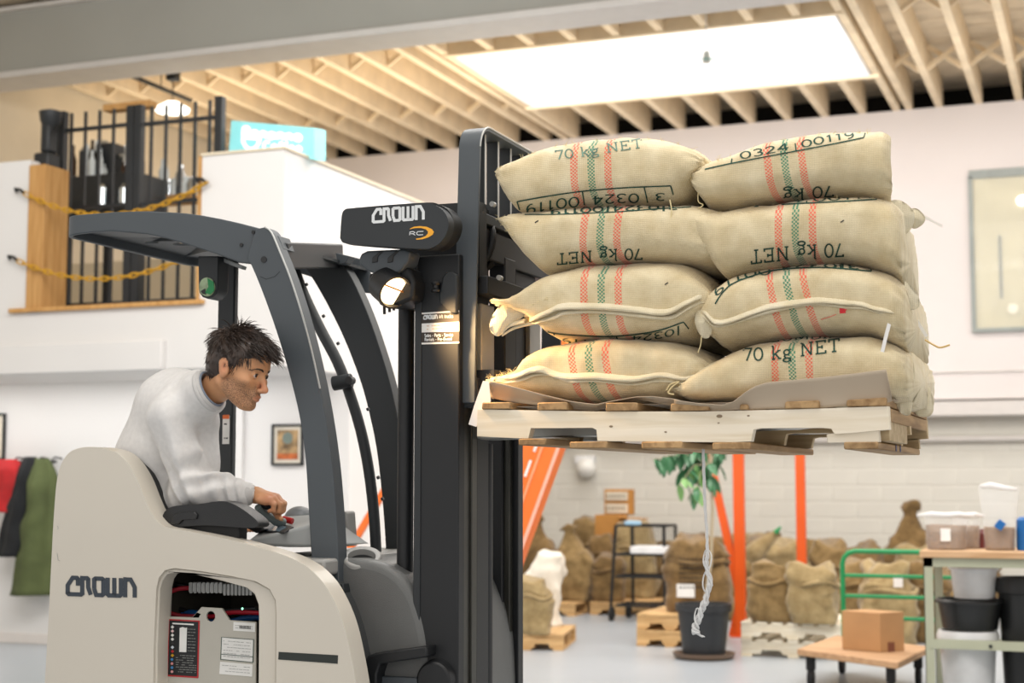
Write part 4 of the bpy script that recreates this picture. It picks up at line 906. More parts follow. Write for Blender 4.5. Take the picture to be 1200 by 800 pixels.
mk('pictogram', ribbons([[(.2, .1), (.45, .35), (.35, .6), (.55, .8), (.9, .95)], [(.45, .35), (.8, .15)], [(.45, .35), (.62, .5), (.55, .8)]], .09, lambda x, y: onstrip(x, 723+y*13), 1), m_mast, T, smooth=False)
# deck, console, dome, lever, cup holder
zd = W(350, 655, YN+.09).z
xa, xb_ = W(270, 655, YN+.09).x, W(372, 655, YN+.09).x
mk('deck', box(xa, xb_+.02, YN+.1, 5.22, zd-.05, zd), m_deckp, T, bev=.01)
mk('deck_seam', J(box(xb_-.16, xb_-.155, YN+.11, 5.2, zd-.01, zd+.0008), box(xa+.1, xb_, YN+.45, YN+.455, zd-.01, zd+.0008)), m_pad, T)
fx = W(366, 655, 4.95).x
mk('hood_crown', ext3([[(xb_-.05, zd-.9), (xb_-.05, zd-.002), (xb_+.08, zd-.002)]+[(q.x, q.y) for q in sm([(xb_+.10, zd-.003, 0), (xb_+.17, zd-.018, 0), (xb_+.235, zd-.06, 0), (xb_+.28, zd-.13, 0), (xb_+.315, zd-.25, 0), (xb_+.33, zd-.45, 0), (xb_+.335, zd-.9, 0)], 5)]], 4.42, 5.2), mat('hood_crown_sheen', '636463', .42, vs=6, var=.06, bump=.15, bs=300), T, bev=.03, seg=4, ang=50)  # paler copy of the hood grey; sheen of the top put into colour
c = W(424, 649, 4.62); c.z = zd
def ovl(rx, ry, z, n=28): return [(c.x+rx*math.cos(2*math.pi*k/n), c.y+ry*math.sin(2*math.pi*k/n), z) for k in range(n)]
def ringz(r0, r1, z0, z1, n=28):
    V = ovl(*r0, z0)+ovl(*r1, z0)+ovl(*r0, z1)+ovl(*r1, z1); Fc = []
    for k in range(n):
        j = (k+1) % n; Fc += [(2*n+k, 2*n+j, 3*n+j, 3*n+k), (k, n+k, n+j, j), (k, j, 2*n+j, 2*n+k), (n+k, 3*n+k, 3*n+j, n+j)]
    return V, Fc
cc = W(424, 654, 4.47); cn_ = Vector((.18, -.50, .85)).normalized(); ce1 = Vector((1, .1, -.12)); ce1 = (ce1-cn_*ce1.dot(cn_)).normalized(); ce2 = cn_.cross(ce1)
def cring(r, b, h, n=32): return [tuple(cc+ce1*math.cos(2*math.pi*k/n)*r+ce2*math.sin(2*math.pi*k/n)*b+cn_*h) for k in range(n)]
def cband(rs, n=32):
    V = [p for a in rs for p in cring(*a)]; return V, [(i*n+k, i*n+(k+1) % n, (i+1)*n+(k+1) % n, (i+1)*n+k) for i in range(len(rs)-1) for k in range(n)]
mk('cup_holder_rim', cband([(.064, .060, -.05), (.064, .060, .006), (.058, .054, .010), (.046, .040, .008), (.042, .036, -.02)]), m_deckp, T, ang=60)
mk('cup_holder', (cring(.044, .038, -.012), [tuple(range(32))]), m_pad, T, smooth=False)
A = [W(291, 640, 4.42), W(378, 641, 4.42), W(378, 641, 4.42)+Vector((0, .34, 0)), W(291, 640, 4.42)+Vector((0, .34, 0)), W(289.5, 633.5, 4.42), W(378, 611, 4.42), W(382, 601.5, 4.78), W(325, 605, 4.78)]
con = mk('console', ([tuple(q) for q in A], [(3, 2, 1, 0), (4, 5, 6, 7), (0, 1, 5, 4), (1, 2, 6, 5), (2, 3, 7, 6), (3, 0, 4, 7)]), m_cons, T, bev=.012, seg=3)
tn = (A[5]-A[4]).cross(A[7]-A[4]).normalized(); tn = tn if tn.z > 0 else -tn
def ontop(u, v, h=.002):
    d = ray(u, v); k = (A[4]-C0).dot(tn)/d.dot(tn); return C0+d*k+tn*h
def topquad(pts, h, m, name, par):
    n = len(pts); V = [tuple(ontop(u, v, -.004)) for u, v in pts]+[tuple(ontop(u, v, h)) for u, v in pts]
    return mk(name, (V, [tuple(range(n))[::-1], tuple(range(n, 2*n))]+[(i, (i+1) % n, n+(i+1) % n, n+i) for i in range(n)]), m, par)
topquad([(306, 622), (322, 612), (344, 617.5), (333, 624)], .0015, m_pad, 'display', con)
topquad([(312, 622), (324, 614.5), (336, 618), (327, 623)], .003, mat('display_glass', '6d7f8d', .1), 'display_glass', con)
b0 = ontop(337.5, 610.5, .006); mk('red_button', tube([b0-Vector((.018, 0, -.002)), b0+Vector((.02, .0, -.006))], [.011, .011], 12), mat('red_plastic', 'c81f1f', .35), con, bev=.002)
dc = W(351, 607, 4.86); mk('dome', lathe([(.056*math.cos(R(a)), .048*math.sin(R(a))) for a in range(0, 90, 9)]+[(.001, .048)], 28, (dc.x, dc.y, dc.z-.005)), mat('grey_dome', '85898c', .35), T)
mk('dome_collar', cyl((dc.x, dc.y, dc.z-.1), (dc.x, dc.y, dc.z), .062, .058, 24), m_cons, T)
lv = sm([W(332, 613, 4.55), W(322, 609, 4.52), W(313, 604, 4.5), W(306, 598, 4.47), W(302, 594, 4.45)], 4)
mk('control_lever', tube(lv, [.017]*5+[.014]*6+[.012]*(len(lv)-11), 12), mat('lever_grey', '74807f', .5), T)
hk = W(314, 592, 4.47); mk('lever_grip', tube([hk+Vector((-.028, 0, .008)), hk+Vector((-.01, 0, .006)), hk+Vector((.02, 0, -.004)), hk+Vector((.03, 0, -.018))], [.014, .019, .018, .012], 12), m_pad, T, ang=80)
mk('far_hump', ext([(396, 602), (401, 598), (406, 600), (409, 640), (394, 640)], 4.9, 4.97), m_deckp, T, bev=.01)
mk('grab_pod', ext([(287, 618), (292, 611), (303, 612), (310, 621), (300, 625)], 4.5, 4.6), m_pad, T, bev=.006)
# arm rest
arm_o = cr_([(191, 617), (190, 606), (195, 597), (206, 592.5), (232, 590.5), (256, 587), (270, 589), (285, 597), (298, 607), (302.5, 613), (300, 617.5), (288, 618.5), (262, 616.5), (235, 615.5), (205, 618)])
ar = mk('arm_rest', ext(arm_o, YN+.05, YN+.12), m_pad, T, bev=.014, seg=4, ang=60)
mk('arm_grip', ext([(200, 614), (202, 603), (210, 600), (228, 599.5), (231, 603), (230, 608), (214, 609), (209, 614)], YN+.043, YN+.055), m_pad, ar, bev=.003)
mk('arm_support', ext([(205, 614), (281, 614), (280, 638), (205, 628)], YN+.07, YN+.12), mat('arm_support_black', '0f1012', .6), T, bev=.004)
# overhead guard
YG = 4.4
x1 = W(303, 268, YG).x; xcn = W(130, 250, YG).x; yc = YG+.42; xt = W(71, 262, YG).x; rc_ = .07
path = [(x1+(xt+rc_-x1)*i/10, YG+.0) for i in range(10)]+[(xt+rc_-rc_*math.sin(R(a)), YG+rc_-rc_*math.cos(R(a))) for a in range(0, 91, 15)]+[(xt, YG+rc_+(.84-2*rc_)*i/5) for i in range(1, 5)]+[(xt+rc_-rc_*math.cos(R(a)), YG+.84-rc_+rc_*math.sin(R(a))) for a in range(0, 91, 15)]+[(xt+rc_+(x1-xt-rc_)*i/10, YG+.84) for i in range(1, 11)]
def zfun(p):   # list of (u, v) on the near rim -> z(x)
    xs_ = [W(u, v, YG).x for u, v in p]; zs_ = [W(u, v, YG).z for u, v in p]
    return lambda x: float(np.interp(x, xs_, zs_))

zt_f = zfun([(80, 252.5), (130, 248.5), (170, 247), (225, 250), (270, 258.5), (303, 267)]); zb_f = zfun([(80, 276), (100, 272.5), (130, 270.5), (180, 275), (225, 288), (260, 300), (290, 311)])
zt2 = zt_f; zb2 = zb_f
V, Fc = [], []
pth = [Vector((a, b, 0)) for a, b in path]
for i, p in enumerate(pth):
    t = (pth[min(i+1, len(pth)-1)]-pth[max(0, i-1)]).normalized(); nn = Vector((-t.y, t.x, 0))
    ctr = Vector((xcn+.1, yc, 0)); nn = nn if nn.dot(p-ctr) > 0 else -nn
    q = p-nn*.014
    V += [(p.x, p.y, zt2(p.x)), (p.x, p.y, zb2(p.x)), (q.x, q.y, zb2(p.x)), (q.x, q.y, zt2(p.x))]
for i in range(len(pth)-1):
    for k in range(4): Fc.append((4*i+k, 4*i+(k+1) % 4, 4*i+4+(k+1) % 4, 4*i+4+k))
Fc += [(0, 3, 2, 1), tuple(4*(len(pth)-1)+k for k in (0, 1, 2, 3))]
gd_ = mk('guard_rim', (V, Fc), m_gun, T, bev=.004, ang=50)
def gplate():
    out = [(p.x, p.y) for p in pth]
    cx_ = (x1+xt)/2; inn = [((p.x-cx_)*.975+cx_, (p.y-yc)*.97+yc) for p in pth]
    def slot(cx, cy, rx, ry, n=14): return [(cx+rx*math.cos(2*math.pi*k/n), cy+ry*math.sin(2*math.pi*k/n)) for k in range(n)]
    hs = []
    def zc(u, v):
        p = WZ(u, v, zt_f(W(u, v, yc).x)-.03); return p.x, p.y
    for (u, v, rx, ry) in ((182, 275, .024, .03), (178, 281, .03, .022), (219, 283, .06, .04)):
        a_, b_ = zc(u, v); hs.append(slot(a_, b_, rx, ry))
    V, Fc = ext3([inn]+hs, 0, .01)   # (x, d, y) -> remap
    V = [(x, y, zt2(x)-.030-d) for x, d, y in V]
    return V, Fc
mk('roof_plate', gplate(), m_gun2, gd_, ang=40)
for u, v in ((297, 272), (283, 287), (308, 304)): 
    p = W(u, v, YG-.001); mk('bolt', cyl((p.x, YG-.004, p.z), (p.x, YG+.01, p.z), .0065, n=12), m_pad, gd_)
# posts
np_l = [(300, 268), (290, 300), (294, 310), (303, 331), (314, 360), (325, 392), (335, 425), (345, 462), (353, 500), (358, 540), (361, 590), (364, 640), (367, 690)]
np_r = [(397, 692), (396, 640), (393, 590), (389, 545), (383, 500), (375, 455), (365, 410), (353, 365), (340, 325), (328, 295), (318, 272), (310, 266)]
np_ = mk('guard_post', ext(cr_(np_l)+cr_(np_r), YG-.012, YG+.05), m_gun, T, bev=.006, ang=30)
mk('post_edge', tube([Vector((q.x, YG-.012, q.z))+Vector((.001, .0, 0)) for q in [W(u-.3, v, YG-.012) for u, v in cr_(np_r[5:])]], .0032, 6), m_edge, np_)
p = W(309, 304, YG-.014); mk('bolt_hole', cyl((p.x, YG-.0145, p.z), (p.x, YG-.011, p.z), .011, n=16), m_pad, np_)
mk('weld_line', ribbons([[(305, 324), (312, 327), (322, 324), (328, 318)]], .9, lambda a, b: W(a, b, YG-.0125), 2), m_gun2, np_)
mk('post_foot', ext([(362, 684), (402, 684), (404, 694), (362, 692)], YG-.02, YG+.07), m_gun2, T, bev=.003)
mk('cross_member', J(beam(W(326, 300, YG+.05), W(392, 300, 5.14), .07, .09)), m_gun2, T, bev=.006)
mk('gusset', ext([(300, 268), (326, 276), (332, 292), (316, 288)], YG+.02, YG+.1), m_gun, T, bev=.003)
fp_l = [(352, 305), (366, 326), (380, 350), (397, 383), (412, 418), (425, 455), (434, 490), (441, 525), (446, 565), (450, 610), (453, 660)]
fp_r = [(474, 660), (473, 610), (471, 560), (468, 515), (464, 480), (456, 445), (445, 408), (430, 365), (412, 325), (395, 300), (384, 289), (374, 290)]
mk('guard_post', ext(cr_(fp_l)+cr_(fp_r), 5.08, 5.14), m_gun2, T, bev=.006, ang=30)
mk('mirror_tab', ext([(393, 296), (410, 300), (404, 308), (396, 309)], 5.0, 5.05), m_gun, T, bev=.002)
mt_ = sm([W(346, 318, 4.85), W(356, 345, 4.85), W(375, 385, 4.85), (W(396, 425, 4.85)), W(411, 465, 4.85), W(423, 505, 4.85), W(432, 550, 4.85), W(438, 600, 4.85), W(441, 650, 4.85)], 4)
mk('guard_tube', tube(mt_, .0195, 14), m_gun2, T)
for u, v in ((352, 334), (372, 371), (389, 403), (424, 480), (436, 560), (441, 585)): q = W(u+6, v, 4.84); mk('tube_rivet', cyl(q, q+Vector((.008, 0, .004)), .006, n=8), m_gun2, T)
q = W(402, 448, 4.83); mk('clamp', cyl(q+Vector((-.034, -.01, -.004)), q+Vector((.034, 0, .006)), .026, n=18), m_gun2, T, bev=.003); q = W(413, 446, 4.82); mk('clamp_bolt', cyl(q, q+Vector((.0, -.03, 0)), .014, n=12), m_pad, T)
mk('rear_post', pxbox(256, 300, 270, 640, 5.02, 5.05), m_gun2, T, bev=.006)
mk('post_label', pxbox(261, 487, 268, 520, 5.012, 5.018), m_lab, T); mk('post_label', pxbox(261, 486, 268, 490.5, 5.008, 5.012), m_ogl, T)
lines(T, 262.5, 494, 267, 516, 4, m_mast, 5.011, 1.6, 0, 5, 'label_marks')
# fan/speaker capsule under the roof
q0 = W(243.5, 300, 4.6); q1 = W(243.5, 338, 4.6)
cap = mk('ceiling_pod', ext([(232, 300), (256, 300), (255, 338), (253, 344), (249, 348), (243, 350), (237, 348), (233.5, 343), (232.5, 338)], 4.57, 4.64), m_gun2, T, bev=.004)
mk('round_sticker', ext(ellpx(242.5, 336, 9.3, 11, 24), 4.566, 4.57), mat('pale_green_sticker', 'a9bd97', .5, vs=30, var=.2), cap)
mk('sticker_print', ext([(243, 326), (250, 330), (251, 340), (246, 345), (240, 343), (244, 336)], 4.563, 4.566), mat('green_print', '1d8a4d', .5), cap)
mk('sticker_print', ext([(235, 341), (240, 338), (241, 345), (237, 344)], 4.563, 4.566), m_pad, cap)
mk('orange_clip', ext([(255, 320), (258.5, 319), (258, 338), (253, 344), (251, 343), (255, 336)], 4.6, 4.62), mat('orange_clip', 'e58a18', .5), cap)
mk('pod_bracket', beam(W(256, 302, 4.62), W(286, 314, 4.62), .03, .012), m_cons, T)
# mast
def rail(u0, u1, v0, v1, Y0, Y1, m, name, bev=.003): return mk(name, pxbox(u0, v0, u1, v1, Y0, Y1), m, T, bev=bev)
rail(488, 536, 300, 1040, 4.43, 4.48, m_mast, 'outer_rail', .005)
rail(486, 490, 330, 1040, 4.425, 4.50, m_gun2, 'rail_lip')
rail(536.5, 540.5, 470, 1040, 4.46, 4.6, m_grease, 'inner_rail'); rail(541.5, 545.5, 470, 1040, 4.5, 4.6, m_mast, 'inner_rail')
rail(546.5, 552, 240, 1040, 4.52, 4.6, m_grease, 'inner_rail'); rail(553, 558, 240, 1040, 4.56, 4.66, m_mast, 'inner_rail')
rail(588, 597, 175, 1040, 5.12, 5.2, m_grease, 'far_rail'); rail(598, 607.5, 175, 1040, 5.15, 5.2, m_mast, 'far_rail'); rail(556, 588, 500, 1040, 5.1, 5.14, m_mast, 'far_rail')
mk('lift_cylinder', cyl(W(476.5, 352, 4.52), Vector((W(476.5, 352, 4.52).x, 4.52, .12)), .0265, n=22), m_mast, T)
mk('lift_cylinder', cyl(W(566, 520, 4.85), Vector((W(566, 520, 4.85).x, 4.85, .12)), .034, n=20), m_mast, T)
mk('cylinder_head', ext([(464, 345), (490, 345), (490, 362), (466, 362)], 4.47, 4.56), m_grease, T, bev=.004)
mk('mast_head_plate', ext([(470, 246), (500, 240), (562, 236), (562, 330), (540, 330), (530, 344), (486, 344), (486, 330), (470, 300)], 4.5, 4.56), m_mast, T, bev=.006)
for bx_ in (box(W(548, 300, 4.6).x, W(565, 300, 4.6).x+.02, 4.5, 5.2, W(560, 262, 4.6).z-.12, W(560, 262, 4.6).z-.02), box(W(548, 300, 4.6).x, W(560, 300, 4.6).x, 4.5, 5.2, .5, .64), box(W(490, 300, 4.6).x, W(540, 300, 4.6).x, 4.5, 5.2, .2, .34)): mk('mast_crossbeam', bx_, m_mast, T, bev=.006)
mk('drive_cover', cyl((W(508, 797, 4.4).x, 4.395, W(508, 797, 4.4).z), (W(508, 797, 4.4).x, 4.44, W(508, 797, 4.4).z), .056, .066, 28), m_mast, T, bev=.006)
p = W(495, 321, 4.42)
mk('rubber_knob', lathe([(.014, 0), (.015, .006), (.009, .012), (.009, .02), (.015, .027), (.014, .032)], 14, (W(510.5, 342, 4.41).x, 4.41, W(510.5, 342, 4.41).z)), m_pad, T)
# maker label on the mast
YMl = 4.4285
ml = mk('mast_label', ext([(491.5, 366.5), (538, 363.5), (538, 402), (491.5, 403.5)], YMl, 4.43), m_lab, T, smooth=False)
mk('label_band', ext([(493.5, 368.3), (538, 365.4), (538, 376.5), (493.5, 379)], YMl-.001, YMl), mat('label_brown_black', '2d241d', .5), ml, smooth=False)
mk('label_band', ext([(493.5, 389.5), (538, 388), (538, 399.8), (493.5, 401.3)], YMl-.001, YMl), bpy.data.materials['label_brown_black'], ml, smooth=False)
g = ribbons(CROWN, .75, lambda x, y: W(496.3+x*1.62, 374-x*.08-(y+.1)*1.75, YMl-.0015), 2); mk('maker_lettering', g, m_logow, ml, smooth=False)
def small(s, u0, u1, v, h, wd, Y, par, m=None, sl=-.05):
    stx, tw = text_strokes(s); k = (u1-u0)/tw
    mk('lettering', ribbons(stx, wd, lambda x, y: W(u0+x*k, v+sl*x*k-y*h, Y), 1), m or m_logow, par, smooth=False)
small('lift trucks', 514.5, 531, 373, 4.2, .2, YMl-.0015, ml)
small('Sales - Parts - Service', 497.5, 531, 395, 3.8, .22, YMl-.0015, ml, sl=-.03); small('Rentals - Pre-Owned', 497.5, 529.5, 399.6, 3.6, .22, YMl-.0015, ml, sl=-.03)
lines(ml, 500, 380, 527, 387.5, 2, mat('faded_label_print', 'd5b9a2', .6), YMl-.0015, 1.1, -.05, 9, 'faded_print')
# head cover with lettering
hc = cr_([(398.5, 279), (399.5, 262), (401, 250), (404.5, 245.2), (412, 243.8), (450, 240.5), (495, 237.6), (507, 239.3), (517, 244.5), (523.5, 253), (525.5, 263), (522.5, 275), (515, 285), (505, 290.5), (495, 291.6), (450, 288.8), (407, 285.2), (400.5, 283)])
YH = 4.27
hcv = mk('head_cover', ext(hc, YH, YH+.045), m_gun2, T, bev=.008, seg=3, ang=40)
mk('head_cover_back', ext([(q[0]+6, q[1]-.5) for q in hc], YH+.05, YH+.12), m_mast, T, bev=.006)
logo((436.6, 260.8), (497, 256.5), 16.2, m_logow, YH-.0012, hcv, .56)
def rcm(x, y): return W(x, y, YH-.0012)
mk('model_lettering', ribbons([[(480, 275.5), (480.4, 271.7), (484.3, 271.2), (486.2, 272.2), (484.6, 273.6), (481.2, 273.8)], [(483.8, 273.8), (486.6, 275.4)], [(496.3, 271), (489.8, 271.2), (488.2, 272.6), (488.6, 274.6), (490.3, 275.3), (495.8, 274.9)]], .8, rcm, 2), m_logow, hcv, smooth=False)
cres = [(480, 268), (485, 265.6), (492, 264.8), (500, 265.6), (506, 268.3), (508.4, 271.5), (507, 274.8), (502, 278), (495, 280.2), (488, 280.8), (487.5, 279.6), (493, 278.7), (498.5, 276.6), (501.3, 273.7), (501.6, 271.2), (499, 268.6), (493, 267), (486, 267.2), (480.5, 268.4)]
mk('crescent_mark', ext(cres, YH-.0012, YH-.0002), m_amber, hcv, smooth=False)
# work lamp
lmp = mk('lamp_shroud', ext([(420.5, 303), (423, 297), (430, 293.6), (474, 291.5), (481, 294), (478, 306), (470, 317), (462, 322), (440, 321.5), (428, 316), (421, 310)], YH+.06, YH+.14), m_gun, T, bev=.014, seg=3)
for u in (440, 458): mk('slot', ext([(u-4.5, 308), (u-4, 302), (u+6, 293.6), (u+10, 293.4), (u+3, 300), (u+2, 307)], YH+.057, YH+.07), m_pad, lmp, bev=.002)
mk('lamp_housing', ext([(431, 320), (466, 318), (480, 312), (486, 330), (484, 350), (466, 358), (444, 358), (440, 346), (433, 338)], YH+.08, YH+.2), m_mast, T, bev=.012, seg=3)
lc = W(461, 341, YH+.055); ld = Vector((.74, -.46, -.50)).normalized(); e1 = ld.cross(Vector((0, 0, 1))).normalized(); e2 = e1.cross(ld)
def disc(r0, z0, r1, z1, n=28):
    V = [tuple(lc+ld*z+(e1*math.cos(2*math.pi*k/n)+e2*math.sin(2*math.pi*k/n))*r) for r, z in ((r0, z0), (r1, z1)) for k in range(n)]
    return V, [(k, (k+1) % n, n+(k+1) % n, n+k) for k in range(n)]
lh = mk('lamp_bezel', J(disc(.056, -.06, .056, .012), disc(.056, .012, .050, .012), disc(.050, .012, .046, -.01), disc(.04, -.085, .056, -.06)), m_pad, T, ang=30)
v_, f_ = disc(.047, -.002, .001, -.002); mk('lamp_glass', (v_, f_), mat('warm_lamp', 'ffd9a0', .4, emit=4.5), lh)
mk('lamp_filament_bar', beam(lc+e1*-.04+ld*.004, lc+e1*.04+ld*.004+e2*.02, .004, .004), mat('amber_bar', 'c9762a', .4), lh)
for u in (450, 456, 461): mk('lamp_wire', cyl(W(u, 352, YH+.13), W(u+.6, 368-(u-450)*.4, YH+.13), .005, n=8), m_pad, T)
sl = bpy.data.lights.new('work_lamp', 'SPOT'); sl.energy = 46; sl.color = (1., .62, .28); sl.spot_size = R(62); sl.spot_blend = .6; sl.shadow_soft_size = .04
so = bpy.data.objects.new('work_lamp_light', sl); COL.objects.link(so); so.location = lc+ld*.03+Vector((0, -.05, 0)); so.rotation_euler = (W(620, 440, 4.45)-so.location).to_track_quat('-Z', 'Y').to_euler()
# carriage
YC = 4.46
mk('carriage_bracket', ext([(514, 342), (518, 324), (523, 318), (530, 318), (536, 322), (536, 368), (530, 368), (514, 352)], 4.42, 4.5), m_gun2, T, bev=.006)
mk('carriage_foot', ext([(512, 446), (534, 442), (558, 442), (562, 470), (548, 478), (514, 473)], 4.47, 4.66), m_gun2, T, bev=.006)
mk('carriage_plate', pxbox(573, 302, 592, 478, 4.75, 4.85), m_mast, T, bev=.004); mk('carriage_plate', pxbox(592, 304, 604, 478, 4.9, 5.1), m_mast, T, bev=.004)
mk('carriage_bar', J(box(W(556, 300, 4.5).x, W(580, 300, 4.5).x, 4.5, 5.25, W(560, 470, 4.5).z, W(560, 470, 4.5).z+.1), box(W(556, 300, 4.5).x, W(572, 300, 4.5).x, 4.5, 5.25, W(560, 345, 4.5).z, W(560, 345, 4.5).z+.06)), m_mast, T, bev=.004)
for k, (u, v, r) in enumerate(((563, 283, .055), (566, 300, .04), (572, 292, .045))):
    c_ = W(u, v, 4.62+.05*k); mk('hydraulic_hose', tube([c_+Vector((math.cos(a)*r*.8, .02*math.sin(a), math.sin(a)*r*1.4)) for a in [R(x) for x in range(-80, 200, 20)]], .011, 10), m_pad, T)
for u, v in ((563, 332), (579, 240), (587, 326)): c_ = W(u, v, 4.6); mk('bolt_head', cyl((c_.x, c_.y, c_.z), (c_.x, c_.y-.02, c_.z), .009, n=10), m_edge, T)
mk('roller', J(cyl(W(566, 345, 4.7), W(580, 345, 4.7), .03, n=18)), m_pad, T); mk('roller_pin', cyl(W(600, 340, 4.9), W(615, 346, 4.9), .015, n=12), m_pad, T)
# load backrest: bent strap with upright bars
xL = W(531.5, 400, YC).x; wS = W(556.5, 400, YC).x-xL; zT = W(565, 147.5, YC+.04).z; zB = W(540, 472, YC).z
def strap(o):
    pts = [(YC+o, zB), (YC+o, zT-.5), (YC+o, zT-.075)]+[(YC+.075-(.075-o)*math.cos(R(a)), zT-.075+(.075-o)*math.sin(R(a))) for a in (15, 30, 45, 60, 75, 90)]+[(5.27-(.075-o)*0-.075+(.075-o)*math.sin(R(a)), zT-.075+(.075-o)*math.cos(R(a))) for a in (0, 30, 60, 90)]+[(5.27-o, zB)]
    return pts
po, pi_ = strap(0), strap(.012); V = []
def xsh(z): return .018*max(0, (z-zB)/(zT-zB))**1.5
for (y, z), (y2, z2) in zip(po, pi_): V += [(xL+xsh(z), y, z), (xL+wS+xsh(z), y, z), (xL+wS+xsh(z), y2, z2), (xL+xsh(z), y2, z2)]
Fc = []
for i in range(len(po)-1):
    for k in range(4): Fc.append((4*i+k, 4*i+(k+1) % 4, 4*i+4+(k+1) % 4, 4*i+4+k))
Fc += [(3, 2, 1, 0), tuple(4*(len(po)-1)+k for k in range(4))]
lbk = mk('load_backrest', (V, Fc), m_gun, T, bev=.002, ang=50)
for i in range(6):
    y = YC+.105+.115*i; mk('bar', box(xL+.022, xL+.062, y, y+.011, W(575, 262, 4.7).z, zT-.008), m_gun2, lbk, bev=.0015)
    mk('bar_edge', box(xL+.062, xL+.0635, y, y+.011, W(575, 262, 4.7).z, zT-.012), m_edge, lbk)
mk('crossbar', box(xL+.01, xL+.07, YC+.012, 5.26, W(575, 262, 4.7).z-.025, W(575, 262, 4.7).z+.01), m_gun2, lbk, bev=.003)
mk('strap_edge', tube([(xL+wS+xsh(z)+.001, y+.002, z) for y, z in po[2:12]], .0028, 6), m_edge, lbk)
# forks, chassis details near the floor
zf = W(620, 500, 4.6).z
for y in (4.56, 5.0):
    x0_ = W(556, 480, 4.5).x
    mk('fork', ext3([[(x0_, zf-.04), (x0_+1.0, zf-.018), (x0_+1.06, zf-.01), (x0_+1.06, zf-.002), (x0_, zf), (x0_, zf+.4), (x0_-.035, zf+.4), (x0_-.035, zf-.03)]], y, y+.11), mat('worn_fork_steel', 'a9a9a4', .4, .5) if y < 4.6 else bpy.data.materials['worn_fork_steel'], T, bev=.004)
mk('step_bracket', ext([(427, 775), (431, 768), (440, 765), (500, 757), (500, 770), (445, 778), (441, 790), (441, 830), (428, 830)], 4.36, 4.5), m_mast, T, bev=.006)
mk('step_tread', pxbox(445, 792, 500, 830, 4.4, 4.55), m_gun, T, bev=.004)
mk('hood_ridge', beam(W(431, 737, 4.75), W(438, 780, 4.75), .02, .006), m_gun2, T)
mk('hood_label', pxbox(455, 740, 463, 745, 4.86, 4.865), m_ogl, T); mk('hood_label', pxbox(456, 745, 463, 760, 4.86, 4.865), m_lab, T)
xm = W(500, 900, 4.6).x
for y in (4.3, 5.1): mk('load_wheel', cyl((xm+.05, y, .15), (xm+.05, y+.11, .15), .15, n=28), m_rubber, T, bev=.01)
xr = W(120, 900, 4.7).x; mk('drive_wheel', cyl((xr, 4.5, .14), (xr, 4.65, .14), .14, n=28), m_rubber, T, bev=.01)
mk('base_arm', box(W(430, 900, 4.3).x, xm+.05, 4.28, 5.22, .12, .3), m_gun2, T, bev=.01)
# ================================================================== pallet in the air
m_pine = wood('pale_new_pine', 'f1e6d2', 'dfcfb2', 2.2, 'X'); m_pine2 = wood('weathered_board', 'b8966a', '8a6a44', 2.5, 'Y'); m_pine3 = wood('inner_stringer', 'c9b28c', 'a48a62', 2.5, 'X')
YP = 4.3
PT = thing('raised_pallet', 'pale pine pallet held up on the forks under the two stacks of burlap sacks', 'pallet', (W(800, 520, 4.8).x, 4.8, W(800, 518, 4.8).z))
str_px = [(559.5, 479.5), (640, 481), (700, 482), (820, 482), (930, 479.5), (1041, 475.8), (1042.5, 503), (1031, 504), (1000, 507), (978, 508.5), (974, 502), (962, 501), (890, 501.5), (883, 503), (880, 517), (860, 518), (700, 516.5), (699, 503.5), (694, 501), (622, 501.5), (619, 513.5), (600, 513), (559, 511)]
low_px = [(968.5, 508.5), (1029.5, 503), (1031, 517.5), (969.5, 518.5)]
mk('stringer', ext(str_px, YP, YP+.038), m_pine, PT, bev=.0015, seg=1)
mk('stringer_piece', ext(low_px, YP+.004, YP+.036), m_pine, PT, bev=.0015, seg=1)
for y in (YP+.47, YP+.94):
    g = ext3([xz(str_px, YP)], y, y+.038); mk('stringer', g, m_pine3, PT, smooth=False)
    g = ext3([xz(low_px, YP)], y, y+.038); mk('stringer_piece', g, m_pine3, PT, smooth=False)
# small knots on the near stringer
m_knot = mat('knot', '8c7a62', .7)
for u, v, r_ in ((716, 499.5, 1.6), (843, 487.5, 2.6), (842, 495.5, 1.), (877, 487, 1.2), (780, 506, 1.2)): mk('knot', ext(ellpx(u, v, r_*1.4, r_*.8, 10), YP-.0008, YP), m_knot, PT, smooth=False)
def topz(u):
    return float(np.interp(u, [559, 640, 700, 820, 930, 1041], [479.5, 481, 482, 482, 479.5, 475.8]))
tops = [(565, 599, 8.5, 0), (630, 666, 9.5, -.2), (710, 748, 10, .2), (786, 832, 9, 2), (867, 877.5, 6.5, 0), (920, 961, 8, -.8), (992, 1040, 7.5, -2)]
for u0, u1, h, tl in tops:
    z0 = W(u0, topz(u0), YP).z; z1 = W(u1, topz(u1), YP).z; zz = (z0+z1)/2+.0015; th = h/407*1.0; x0_, x1_ = W(u0, 480, YP).x, W(u1, 480, YP).x
    t_ = tl/407
    V = [(x0_, YP-.006, zz), (x1_, YP-.006, zz), (x1_, YP+.99, zz), (x0_, YP+.99, zz), (x0_+.002, YP-.006, zz+th), (x1_-.002, YP-.006, zz+th-t_), (x1_-.002, YP+.99, zz+th-t_), (x0_+.002, YP+.99, zz+th)]
    mk('deck_board', (V, [(3, 2, 1, 0), (4, 5, 6, 7), (0, 1, 5, 4), (1, 2, 6, 5), (2, 3, 7, 6), (3, 0, 4, 7)]), m_pine2, PT, bev=.003, seg=1)
